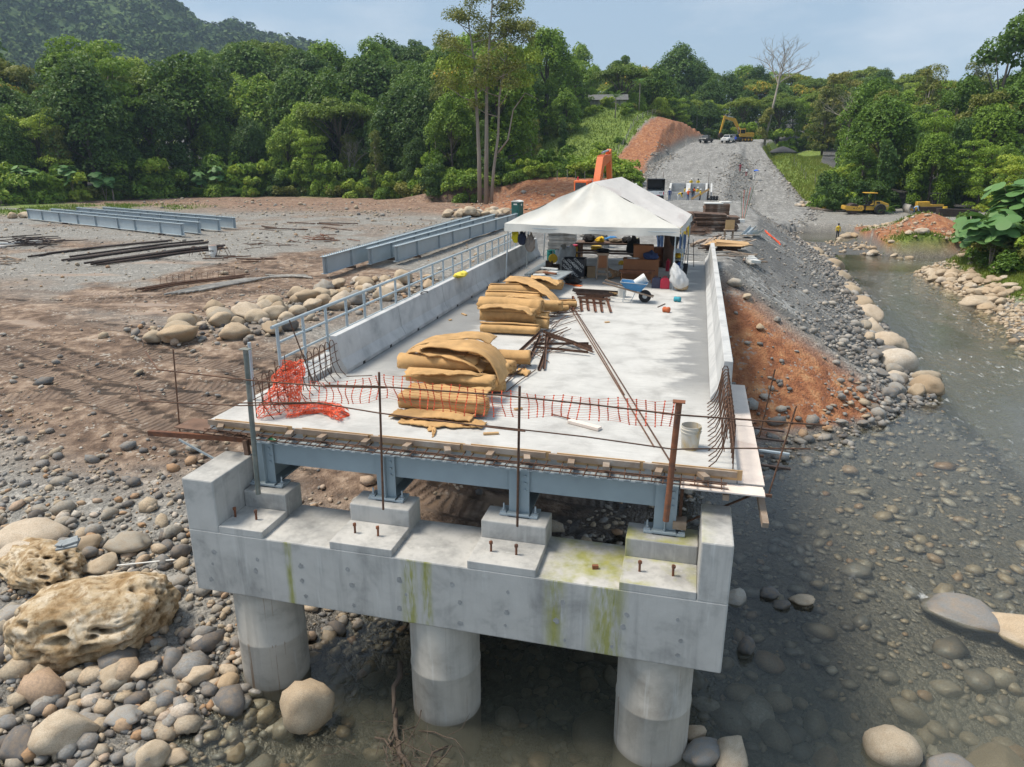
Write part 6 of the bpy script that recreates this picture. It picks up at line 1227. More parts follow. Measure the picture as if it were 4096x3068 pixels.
# woods behind the far road (yellow-blossom plantation) and skyline trees
for y0, sp, hh in ((232,8.5,13),(243,9,14),(256,10,15),(272,11,16),(292,12,17),(316,14,18),(345,17,20)):
    x = -52+rt.random()*5
    while x < 75:
        if not (x < -20 and y0 < 228): put(rt.choice([t_umb, t_umb, t_umb, t_umb, t_round2, t_dark, t_layer]), x+rt.gauss(0,1), y0+rt.gauss(0,2)+.1*abs(x), hh*rt.uniform(.85,1.15), 'B')
        x += sp*rt.uniform(.8,1.25)
for x, y, h, ti, lab in [(-28,262,27,t_sparse,'tall sparse tree above the skyline left of the dead tree'),(-10,285,27,t_dark,'big dark crowned tree on the skyline above the far road'),(-3,290,22,t_dark,'dark round tree on the skyline beside the biggest one'),(18,300,20,t_dark,'dark tree on the skyline behind the dead tree'),(-95,235,34,t_sparse,'lone dark tree standing above the skyline left of the tall white trunks'),(-118,190,31,t_umb,'wide flat crowned tree on the left skyline'),(50,150,28,t_tall,'very tall tree at the right edge of the picture'),(-152,128,34,t_dark,'very tall dark tree at the left edge of the picture'),(-138,118,27,t_tall,'tall green tree beside the one at the left picture edge'),(-113,172,30,t_dome,'dome crowned tree high on the left skyline'),(-66,166,24,t_dome,'round dark tree above its neighbours left of the tall white trunks'),(-57,146,22,t_dome,'large bubbly dark green tree in the middle of the forest edge'),(-52,138,15,t_dome,'lower bubbly dark green tree at the forest edge')]:
    if vis(x, y, gz(x, y)+h*.7): tree(ti, x, y, h, lab)
# woods right of the ford and around the knoll
for y0, x0, sp, hh in ((122,26,6.2,9),(128,25,6.5,12),(136,27,7,15),(146,30,7.5,17),(158,30,8.5,17),(172,33,9,18),(190,32,9.5,18),(208,30,10,18),(226,34,11,18)):
    x = x0+rt.random()*2
    while x < x0+48:
        put(rt.choice([t_round, t_tall, t_tall2, t_layer, t_layer, t_dark, t_round2, t_olive, t_vine]), x, y0+rt.gauss(0,1.6), hh*rt.uniform(.75,1.2), 'R'); x += sp*rt.uniform(.75,1.3)
for x, y, h, ti in [(27,146,7,t_layer),(27,140,8,t_dark),(24,132,7,t_layer),(38,106,9,t_tall),(42,100,9,t_round),(40,121,10,t_layer),(45,112,11,t_dark),(31,63,7,t_layer),(35,72,9,t_dark),(37,84,9,t_round),(34,92,8,t_layer),(30,78,6,t_dark),(42,92,11,t_tall),(29,70,5.5,t_round)]: put(ti, x, y, h, 'R')
# around the house on the green hill
for x, y, h, ti in [(-30,168,9,t_round),(-36,176,13,t_tall),(-42,160,14,t_dark),(-31,186,12,t_layer),(-18,206,10,t_round2),(-12,212,11,t_round2),(-8,216,12,t_layer),(-25,212,13,t_dark),(-34,150,10,t_tall2),(-40,140,14,t_dark),(-24,218,16,t_round),(-38,196,16,t_dark),(-29,158,7,t_vine)]:
    tree(ti, x, y, h, f'{TN[ti]} on the green hill near the wooden house', f'{TN[ti]}s on the green hill')
# the tall tree with three pale trunks
def three_trunk():
    e = empty('tall_tree', (-34.5, 117.5, gz(-34.5,117.5)-.3), 0, 'very tall tree with three slender pale trunks beside the yard', 'tree'); r_ = random.Random(5); L = []; P0 = [[(-.9,0,0),(-.95,.2,8),(-1.2,0,16),(-1.6,0,23),(-2.4,.2,28)],[(.2,0,0),(.35,.1,9),(.5,0,18),(1.0,.1,25),(1.6,0,31)],[(1.0,.2,0),(1.6,0,6),(2.3,.2,11),(2.6,0,17),(3.6,.1,22),(4.6,0,26)]]
    for k, P in enumerate(P0):
        mb = MB(); n = len(P); mb.tube(P, [(.42 if k < 2 else .3)*(1-.78*i/(n-1)) for i in range(n)], 10); tops = []
        for j in range(11):
            t_ = .5+.5*j/10; i = min(int(t_*(n-1)), n-2); q = Vector(P[i]).lerp(Vector(P[i+1]), t_*(n-1)-i); a = r_.uniform(0,6.28); Lb = r_.uniform(2.5,6.5)*(1.25-.5*t_); en = q+Vector((Lb*math.cos(a), Lb*math.sin(a), r_.uniform(.5,3.2))); mb.tube([q, (q+en)/2+Vector((0,0,-.3)), en], [.1,.06,.025], 5)
            L.append((en.x, en.y, en.z, r_.uniform(1.1,2.0))); 
            if r_.random() < .6: L.append((en.x*.7+q.x*.3+r_.gauss(0,.6), en.y*.7+q.y*.3, (en.z+q.z)/2+.8, r_.uniform(.8,1.4)))
        mb.build('trunk', mt['bark'], e, smooth=True, fix=False)
    for q in ((4.6,0,26.5,2.2),(1.6,0,31,2.4),(-2.4,.2,28.5,2.3),(-6,1,25,1.9),(-4.5,0,22,1.6),(6.5,1,25,1.8),(0,0,27,2.0),(3,1,29,2.2)): L.append(q)
    mbx = MB(); mbx.tube([(2.3,.2,8.5),(4.,0,10.5),(4.8,.3,15),(6.8,.2,17.5),(9,0,16.5)], [.17,.14,.1,.07,.03], 6); mbx.build('branch', mt['bark'], e, smooth=True, fix=False)
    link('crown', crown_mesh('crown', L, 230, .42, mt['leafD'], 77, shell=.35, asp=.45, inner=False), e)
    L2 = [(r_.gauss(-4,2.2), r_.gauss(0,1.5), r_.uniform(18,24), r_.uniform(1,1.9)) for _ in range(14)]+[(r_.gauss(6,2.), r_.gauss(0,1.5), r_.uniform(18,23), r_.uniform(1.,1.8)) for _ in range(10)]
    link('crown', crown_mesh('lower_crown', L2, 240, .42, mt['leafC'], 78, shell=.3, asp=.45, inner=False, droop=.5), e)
three_trunk()
# bare dead tree beside the far road
def dead_tree(x, y, h, label, seed, lean=.1):
    e = empty('dead_tree', (x, y, gz(x,y)-.3), 0, label, 'tree'); r_ = random.Random(seed); mb = MB()
    def grow(p, d, L, r, lv):
        q = p+d*L; mid = (p+q)/2+Vector((r_.gauss(0,.06), r_.gauss(0,.06), 0))*L; mb.tube([p, mid, q], [r, r*.85, r*.62], 6 if lv < 2 else 4, caps=lv == 0)
        if lv >= 5: return
        for k in range(4 if lv == 0 else 3):
            nd = (d*.8+Vector((r_.gauss(0,.55), r_.gauss(0,.55), r_.uniform(.0,.3)))).normalized(); grow(q if k != 1 or lv == 0 else mid, nd, (h*.15 if lv == 0 else L*r_.uniform(.62,.85)), r*.6, lv+1)
    grow(Vector((0,0,0)), Vector((lean, 0, 1)).normalized(), h*.56, h*.0125, 0); mb.build('trunk', mt['bark'], e, smooth=True, fix=False)
    return e
d_ = dead_tree(14.6, 191, 25, 'tall bare dead tree with spreading twigs beside the far road', 3, .13)
L = [(rt.gauss(0,.9), rt.gauss(0,.9), rt.uniform(.5,8.5), rt.uniform(.7,1.3)) for _ in range(14)]; link('crown', crown_mesh('vine_crown', L, 180, .35, mt['leafD'], 91, shell=.4, inner=False), d_)
dead_tree(33, 146, 16, 'pale leaning dead trunk in the woods right of the ford', 8, .3); dead_tree(-70, 139, 12, 'pale broken dead trunk at the forest edge', 12, .25); dead_tree(27, 158, 17, 'thin bare tree behind the grassy knoll', 15, .05)
# bushes
BT = []
def bush_type(mat, h, r, n, per, size, seed, **k):
    r_ = random.Random(seed); L = [(r_.gauss(0,r*.45), r_.gauss(0,r*.45), abs(r_.gauss(h*.45,h*.28)), r*r_.uniform(.3,.5)) for _ in range(n)]; BT.append(crown_mesh('foliage', L, per, size, mt[mat], seed, **k))
bush_type('leafA', 3, 2.2, 12, 210, .34, 51); bush_type('leafC', 2.6, 2.0, 12, 210, .36, 52); bush_type('leafB', 3.4, 2.0, 14, 200, .3, 53); bush_type('leafD', 2.2, 2.4, 10, 220, .3, 54); bush_type('leafC', 4.5, 1.6, 14, 190, .38, 55, droop=.4); bush_type('leafA', 1.6, 2.2, 9, 220, .34, 56)
def bush(i, x, y, s, label, group, z=None):
    zz = gz(x, y) if z is None else z
    if vis(x, y, zz+1): tag(link('bush', BT[i], None, (x, y, zz-.25), (0,0,rng.uniform(0,6.28)), (s,s,s*rng.uniform(.8,1.2))), label, 'bush', group)
for i in range(76):
    x = -150+132*i/76+rt.gauss(0,.8); y = float(ip(x, EDGE))-1.5+rt.gauss(0,1.4)
    bush(rt.randrange(6), x, y, rt.uniform(.8,1.45), 'bush at the foot of the forest behind the gravel yard', 'bushes along the forest foot')
for i in range(52):
    x = -128+42*rt.random(); y = float(ip(x, EDGE))-rt.uniform(1, 9); bush(rt.choice([1,1,4,4,5,0]), x, y, rt.uniform(1.0,2.0), 'bright bush in the low scrub left behind the stored girders', 'bushes of the left scrub')
for i in range(26):
    x = -44+rt.random()*26; y = float(ip(x, EDGE))-rt.uniform(-1, 5); bush(rt.choice([0,1,5,5]), x, y, rt.uniform(.7,1.2), 'leafy bush around the tall white trunks', 'bushes around the tall white trunks')
for i in range(38):
    dl = rt.uniform(8.5, 30); y = rt.uniform(128, 212); x = float(ip(y, RL))-dl; bush(rt.choice([1,1,5,3,5]), x, y, rt.uniform(.45,.95), 'low bright bush on the green hill left of the red cut', 'bushes on the green hill')
for x, y, s in [(-13,128,1.3),(-16,130,1.6),(-19,131,1.5),(-21.5,129,1.4),(-11.5,133,1.1),(-10.5,127,.9),(-23,134,1.6),(-26,130,1.5)]: bush(1, x, y, s, 'big bright bush at the edge of the red bench', 'bushes above the red bench')
for i in range(36):
    y = rt.uniform(121, 150); x = rt.uniform(20.5, 28) if y < 133 else rt.uniform(25.5, 30); bush(rt.choice([0,1,2,2,5]), x, y, rt.uniform(.8,1.5), 'bush at the woods edge right of the ford', 'bushes at the right woods edge')
for i in range(46):
    y = rt.uniform(54, 76); x = float(ip(y, [(54,20.8),(64,21.5),(70,24),(76,26)]))+rt.uniform(.5, 9); bush(rt.choice([0,1,2,5,3]), x, y, rt.uniform(.5,1.05), 'bush on the right river bank below the broad leaved saplings', 'bushes on the right river bank')
for i in range(34):
    x = -150+135*rt.random(); y = float(ip(x, EDGE))+rt.uniform(2, 16)
    if x < -34 or y < 124: bush(rt.choice([0,2,4,4,2]), x, y, rt.uniform(1.2,2.0), 'shaded bush inside the forest behind the gravel yard', 'bushes inside the forest')
for i in range(28):
    x = -34+100*i/28; bush(rt.choice([0,1,2,4]), x, 228+rt.gauss(0,2.5)+.05*abs(x), rt.uniform(1.0,1.9), 'bush at the foot of the woods behind the far road', 'bushes behind the far road')
for i in range(14):
    x = rt.uniform(27,60); y = rt.uniform(120,160); bush(rt.choice([0,2,4,1]), x, y, rt.uniform(1.2,1.9), 'bush inside the woods right of the ford', 'bushes inside the right woods')
# broad-leaved saplings on the right bank: every large leaf a part of its own
def broad_leaf():
    mb = MB(); n = 7; out = []
    for i in range(27):
        a = -2.65+5.3*i/26; lob = .62+.38*abs(math.cos(a*1.75)); out.append((lob*math.sin(a), .12+lob*math.cos(a)))
    V = [(0,0,.0)]+[(x*.5, y*.5, -.13*(x*x+y*y)-.05*abs(x)) for x, y in out]; mb.add(V, [(0,i,i+1) for i in range(1,27)])
    me = mb.mesh('leaf', mt['bigleaf'], True, False); a = me.attributes.new('rnd', 'FLOAT', 'POINT'); a.data.foreach_set('value', [.5]*len(V)); return me
BL = broad_leaf()
def sapling(x, y, h, nst, label, seed, s=1.0):
    s = s*1.35
    r_ = random.Random(seed); z0 = gz(x, y); e = empty('sapling', (x, y, z0-.1), 0, label, 'plant', 'broad leaved saplings')
    for k in range(nst):
        a = r_.uniform(0,6.28); sp = r_.uniform(.2,1.6); P = [(0,0,0),(sp*.3*math.cos(a), sp*.3*math.sin(a), h*.5),(sp*math.cos(a), sp*math.sin(a), h*r_.uniform(.75,1))]
        mb = MB(); mb.tube(P, [.06,.045,.025], 6); mb.build('stem', mt['bark'], e, smooth=True)
        for j in range(11):
            t_ = 1-.42*(j/10)**1.2; p = Vector(P[1]).lerp(Vector(P[2]), max(0, (t_-.5)*2)); b = r_.uniform(0,6.28); Lp = r_.uniform(.35,.9); q = p+Vector((Lp*math.cos(b), Lp*math.sin(b), r_.uniform(-.05,.35)))
            o = link('leaf', BL, e, q, (r_.uniform(-.75,-.1), r_.uniform(-.3,.3), b-math.pi/2), (s*r_.uniform(.8,1.5),)*3)
for a in [(20.9,58.5,4.6,5,'broad leaved sapling at the right frame edge, nearest the rock heap',1,1.15),(22.6,60.5,5.6,6,'tallest broad leaved sapling on the right river bank',2,1.2),(20.8,62.5,3.9,4,'broad leaved sapling left of the tallest one',3,1.1),(23.4,57.0,3.6,4,'broad leaved sapling low at the right frame edge',4,1.1)]: sapling(*a[:3], a[3], a[4], a[5], a[6])
for i in range(9):
    x = -121+3.6*i+rt.gauss(0,1); y = float(ip(x, EDGE))-rt.uniform(6,11); sapling(x, y, rt.uniform(4,7), 2, 'young large leaved tree in the scrub behind the stored girders', 30+i, 1.3)
# palms and banana-like plants
def frond_mesh(L, seed, wide=.5):
    mb = MB(); n = 12; r_ = random.Random(seed)
    def rach(t): return Vector((L*t*.92, 0, L*(.42*t-.62*t*t)))
    mb.tube([rach(i/6) for i in range(7)], [.03,.026,.022,.018,.014,.01,.006], 4)
    for i in range(2, 22):
        t = i/22; p = rach(t); w_ = wide*math.sin(math.pi*min(1,.12+t*.85))*L*.42
        for s in (-1,1):
            q = p+Vector((w_*.45, s*w_, -.28*w_-.03*r_.random())); d = Vector((.055,0,.0))*L*.35; mb.add([p-d*.5, q, p+d], [(0,1,2)])
    me = mb.mesh('frond', mt['frondm'], False, False); a = me.attributes.new('rnd', 'FLOAT', 'POINT'); a.data.foreach_set('value', [.5]*len(me.vertices)); return me
FR = [frond_mesh(3.2, 1), frond_mesh(2.4, 2, .6)]
def palm(x, y, h, label, group, fi=0, nf=13, s=1.0):
    z0 = gz(x, y); e = empty('palm', (x, y, z0-.1), 0, label, 'palm', group)
    if h > .8: mb = MB(); mb.tube([(0,0,0),(.1,0,h*.5),(0,.1,h)], [.16,.12,.1], 7); mb.build('trunk', mt['bark'], e, smooth=True)
    for k in range(nf): link('frond', FR[fi], e, (0,0,h), (0, rng.uniform(-.75,.15), k*2.4+rng.uniform(-.2,.2)), (s*rng.uniform(.8,1.1),)*3)
for i in range(12):
    x = -128+3.4*i+rt.gauss(0,1.2); y = float(ip(x, EDGE))-rt.uniform(6,12); palm(x, y, rt.choice([.6,1.0,2.2,3.5]), 'feathery palm in the low scrub left behind the stored girders', 'palms in the left scrub', 1, 11, 1.5)
for x, y, h, lab in [(-15.5,186,6.5,'tall palm with drooping fronds above the green hill'),(-20,176,4.5,'short palm beside the wooden house'),(-47,128.5,10,'slender palm in front of the dark forest edge'),(-12,222,8,'palm on the skyline above the green hill'),(-2,232,8,'palm left of the far road end'),(37,132,9,'palm in the woods right of the roller'),(30,138,10,'slender palm right of the grassy knoll')]: palm(x, y, h, lab, None, 0, 13, 1.0)
palm(26.5, 116.5, .5, 'banana like plant behind the road roller', None, 1, 8, 1.0)
# grass
def grass(name, X, Y, hgt, label, wd=.03):
    Z = H(X, Y); k = inview(X, Y, Z); X, Y, Z = X[k], Y[k], Z[k]; n = len(X); a = nr.uniform(0, 6.28, n); h = hgt*nr.uniform(.5, 1.4, n); l = nr.normal(0, .35, (n,2))*h[:,None]; w_ = wd*nr.uniform(.7,1.5,n)
    cx, sx = np.cos(a)*w_, np.sin(a)*w_
    V = np.stack([np.stack([X-cx, Y-sx, Z-.03], -1), np.stack([X+cx, Y+sx, Z-.03], -1), np.stack([X+l[:,0], Y+l[:,1], Z+h], -1)], 1).reshape(-1,3)
    me = np_mesh(name, V, np.arange(n*3).reshape(-1,3), mt['grass'], False, {'rnd': ('FLOAT', np.repeat(np.clip(fbm(X*.3,Y*.3,88)+nr.normal(0,.2,n),0,1), 3))})
    return tag(link(name, me), label, 'grass', kind='stuff')
def scatter(n, x0, x1, y0, y1):
    x = nr.uniform(x0, x1, n); y = nr.uniform(y0, y1, n); m_ = masks(x, y, H(x, y))[2]; k = nr.uniform(0,1,n) < m_; return x[k], y[k]
x, y = scatter(60000, 17, 32, 38, 72); grass('bank_grass', x, y, .3, 'long green grass on the right river bank')
x, y = scatter(26000, 12, 34, 128, 200); grass('knoll_grass', x, y, .45, 'yellow green grass on the knoll right of the far road', .07)
x, y = scatter(26000, -40, 0, 126, 225); grass('hill_grass', x, y, .5, 'green grass on the hill left of the red cut', .1)
x, y = scatter(14000, -100, -60, 74, 108); grass('yard_grass', x, y, .4, 'grass patch left of the stored girders', .06)
x, y = scatter(9000, 16, 26, 72, 92); grass('bar_grass', x, y, .35, 'grass tufts on the spoil bar by the ford', .05)
# canopy of the far mountain
def far_canopy():
    n = 3600; a = np.radians(nr.uniform(-58, -14, n)); r = 380+950*nr.uniform(0,1,n)**.8; X = r*np.sin(a); Y = r*np.cos(a); Z = MH(X, Y); k = inview(X, Y, Z, .08) & (Z > 4.4+r*.05); X, Y, Z, r = X[k], Y[k], Z[k], r[k]; n = len(X); m = 46
    s = nr.uniform(3.5, 8, n)*(.7+r/1600); v = nr.normal(0, 1, (n,m,3)); v[...,2] = np.abs(v[...,2])*.9-.15; v /= np.linalg.norm(v, axis=2)[...,None]
    C = v*(s[:,None,None]*nr.uniform(.75,1.1,(n,m,1))); C[...,2] *= .9; C = C+np.stack([X, Y, Z+s*.55], -1)[:,None,:]
    V, F, A = leaf_cards(C.reshape(-1,3), v.reshape(-1,3), np.repeat(s, m)*nr.uniform(.35,.7,n*m), nr, .8, .5)
    A = np.repeat(np.clip(np.repeat(nr.uniform(0,1,n), m)*.8+nr.uniform(0,.3,n*m), 0, 1), 4)
    tag(link('mountain_forest', np_mesh('mountain_forest', V, F, mt['far_canopy'], False, {'rnd': ('FLOAT', A)})), 'unbroken forest canopy covering the far mountain', 'forest', kind='stuff')
far_canopy()
print('TREES', ntree[0])
# ================================================================== yard: stored girders, pipes, barrel, toilet
def stored_girder(a, b_, label, group, h=1.12, z=None):
    ax0, ay0 = a; bx0, by0 = b_; za, zb = gz(ax0, ay0)+.16, gz(bx0, by0)+.16; z0 = max(za, zb)
    L = math.hypot(bx0-ax0, by0-ay0); e = empty('steel_girder', (ax0, ay0, z0), math.atan2(by0-ay0, bx0-ax0), label, 'girder', group)
    for nm, c, s in (('web', (L/2,0,h/2), (L,.016,h-.05)), ('top_flange', (L/2,0,h-.013), (L,.34,.026)), ('bottom_flange', (L/2,0,.013), (L,.36,.026))): mb = MB(); mb.box(c, s); mb.build(nm, mt['steel_pale'], e)
    for t_ in (.01,.12,.26,.36,.5,.62,.75,.88,.99):
        for s in (-1,1): mb = MB(); mb.box((L*t_, s*.085, h/2), (.016,.15,h-.054)); mb.build('stiffener', mt['steel_pale'], e)
    mb = MB(); n = int(L/.32)
    for k in range(n):
        for s in (-.09,.09): mb.box((.2+k*.32, s, h+.06), (.028,.028,.12))
    tag(mb.build('shear_studs', mt['steel_pale'], e), kind='stuff')
    for t_ in (.06,.36,.66,.94): mb = MB(); mb.box((L*t_,0,-.1),(.16,.7,.2)); tag(mb.build('sleeper', mt['wood_dark'], loc=(ax0+(bx0-ax0)*t_, ay0+(by0-ay0)*t_, z0), rot=(0,0,e.rotation_euler.z)), 'dark timber sleeper under a stored girder', 'timber', 'sleepers under the stored girders')
for k, (a, b_) in enumerate([((-48.2,60.3),(-81,73.2)),((-48.1,62.6),(-79,74.8)),((-47.6,65.1),(-77,76.8)),((-47.5,67.6),(-74.5,78.4))]): stored_girder(a, b_, ['nearest','second','third','farthest'][k]+' of four pale grey girders lying at the left of the yard', 'girders stored at the left')
for k, (a, b_) in enumerate([((-23.0,41.3),(-23.7,75)),((-22.2,46.3),(-22.1,79)),((-21.0,48.2),(-20.0,81))]): stored_girder(a, b_, ['left','middle','right'][k]+' of three pale grey girders lying beside the railing', 'girders stored beside the railing')
def pipe(a, b_, r, label, group, zo=0, mk='darksteel', name='steel_pipe'):
    mb = MB(); P = []
    for t_ in (0,.33,.66,1): x = a[0]+(b_[0]-a[0])*t_; y = a[1]+(b_[1]-a[1])*t_; P.append((x, y, gz(x, y)+r+.05+zo))
    mb.tube(P, r, 8); return tag(mb.build(name, mt[mk], smooth=False), label, 'steel pipe', group)
for bi, (a, b_, n, lab) in enumerate([((-50.5,45.5),(-47.9,57.5),4,'far left'),((-46.2,44.6),(-43.6,57.0),6,'middle'),((-42.2,42.2),(-39.2,53.0),9,'near right')]):
    for k in range(n):
        o = .17*(k % 5); pipe((a[0]+o+rng.uniform(-.05,.05), a[1]+rng.uniform(-.8,.8)), (b_[0]+o+rng.uniform(-.15,.15), b_[1]+rng.uniform(-1.2,.6)), .075, f'rusty dark steel pipe in the {lab} bundle on the yard', f'pipes of the {lab} bundle', .16*(k//5))
for k in range(7): pipe((-31.2+.12*k,34.2+rng.uniform(-.3,.3)), (-28.9+.12*k,40.7+rng.uniform(-.6,.6)), .04, 'thin rusty steel bar in the bundle near the access road', 'rusty bars near the access road', .05*(k%2), 'rust')
for k in range(14): 
    t_ = k/14; x, y = -30.6+1.9*t_, 35.6+5*t_; z = gz(x,y); mb = MB(); mb.tube([(x,y,z),(x+.03,y,z+.55),(x+.12,y,z+.6)], .012, 5); tag(mb.build('starter_bar', mt['rust']), 'upright thin bar standing along the rusty bundle', 'rebar', 'upright bars along the rusty bundle')
for k in range(6): pipe((-28.5+.22*k,33.3+.3*k), (-27.5+.2*k,39.6+.2*k), .06, 'pale grey form strip lying beside the rusty bundle', 'grey strips beside the rusty bundle', .0, 'wood_grey', 'form_strip')
for k in range(7): a = rng.uniform(-.5,.5); x, y = -25.4+rng.uniform(-1,1.2), 40.6+rng.uniform(-1,1); pipe((x-1.2*math.cos(a),y-1.2*math.sin(a)),(x+1.2*math.cos(a),y+1.2*math.sin(a)),.05,'weathered plank on the gravel before the right girders','planks before the right girders',0,'wood_grey','plank')
def heap(cx, cy, n, r, L, lab, grp, mk, rad=.04, hh=.5, dirn=None):
    for k in range(n):
        a = rng.uniform(0,3.14) if dirn is None else dirn+rng.gauss(0,.25); x, y = cx+rng.gauss(0,r), cy+rng.gauss(0,r*.8); z = gz(x,y)+.05+hh*rng.random()*math.exp(-((x-cx)**2+(y-cy)**2)/(2*r*r)); l = L*rng.uniform(.5,1.1)/2; mb = MB(); mb.bar((x-l*math.cos(a),y-l*math.sin(a),z),(x+l*math.cos(a),y+l*math.sin(a),z+rng.uniform(-.12,.12)),rad*2,rad*1.4); tag(mb.build('scrap_bar', mt[mk]), lab, 'scrap', grp)
heap(-57,51.5,34,1.8,3.4,'dark rusty bar in the scrap heap at the left frame edge','left scrap heap','darksteel',.05,.9); heap(-58.5,49.2,6,1.2,3.6,'white board on the scrap heap at the left frame edge','white boards on the left scrap heap','white',.12,.9,.2); heap(-50.5,42.5,12,1.3,2.6,'bleached plank lying at the left below the scrap heap','bleached planks at the left','wood',.06,.3,-.3)
heap(-33.5,60.5,16,1.3,2.2,'rusty bar in the small heap right of the barrel','small rusty heap right of the barrel','rust_red',.04,.7); heap(-37,57,12,1.3,2.4,'rusty bar in the flat heap behind the barrel','flat rusty heap behind the barrel','rust',.03,.4); heap(-42,72,10,3,5,'old dark beam lying behind the left girders','dark beams behind the left girders','wood_dark',.08,.2,-.3); heap(-44,35.5,14,.35,.9,'bent wire in the small dark tangle on the mud','dark wire tangle on the mud','rust',.025,.4); heap(-34,47.5,7,1.3,2.4,'rusty flat bar lying below the barrel','flat bars below the barrel','rust',.05,.15,.3)
dr = barrel('oil_drum', (-36.1,48.1,gz(-36.1,48.1)), .29, .9, 'white', 'rust stained white oil drum standing on the yard', 'drum')
text('RUPIN', .2, mt['black'], dr, (-.02,-.297,.5), (math.pi/2, math.pi, 0)); mb = MB(); mb.lathe([(.28,.0),(.295,.02),(.28,.04)], n=20); mb.build('rim', mt['rust_red'], dr, loc=(0,0,.86), auto=True)
for x in (-35.2,-37.6):
    tr = empty('bar_trestle', (x,47.9,gz(x,47.9)), .3, ('right' if x > -36 else 'left')+' thin steel trestle beside the white drum', 'trestle')
    for a, b_ in (((-.5,0,0),(-.2,0,.75)),((.5,0,0),(.2,0,.75)),((-.5,.6,0),(-.2,.6,.75)),((.5,.6,0),(.2,.6,.75)),((-.2,0,.75),(.2,0,.75)),((-.2,0,.75),(-.2,.6,.75))): mb = MB(); mb.cyl(a,b_,.02,n=6); mb.build('bar', mt['rust'], tr)
tl = empty('portable_toilet', (-22.2,90.3,gz(-22.2,90.3)), -.25, 'dark green portable toilet with white roof at the yard edge', 'toilet')
mb = MB(); mb.box((0,0,1.08),(1.15,1.15,2.1)); mb.build('cabin', mt['green'], tl, bevel=.04)
mb = MB(); mb.prism([(-.62,2.1),(.62,2.1),(.62,2.16),(.3,2.28),(0,2.33),(-.3,2.28),(-.62,2.16)], 'y', -.64, .62); mb.build('roof', mt['white'], tl)
mb = MB(); mb.box((0,-.585,1.02),(.86,.03,1.86)); d0 = mb.build('door', mt['green'], tl, bevel=.01); mb = MB(); mb.box((.3,-.615,1.0),(.05,.04,.16)); mb.build('handle', mt['black'], tl)
mb = MB(); mb.box((.02,-.605,1.82),(.5,.012,.16)); mb.build('sign_plate', mt['white'], tl); mb = MB(); mb.box((.55,.0,1.75),(.08,.3,.25)); mb.build('vent', mt['white'], tl); mb = MB(); mb.box((0,0,.04),(1.2,1.2,.1)); mb.build('skid', mt['black'], tl)
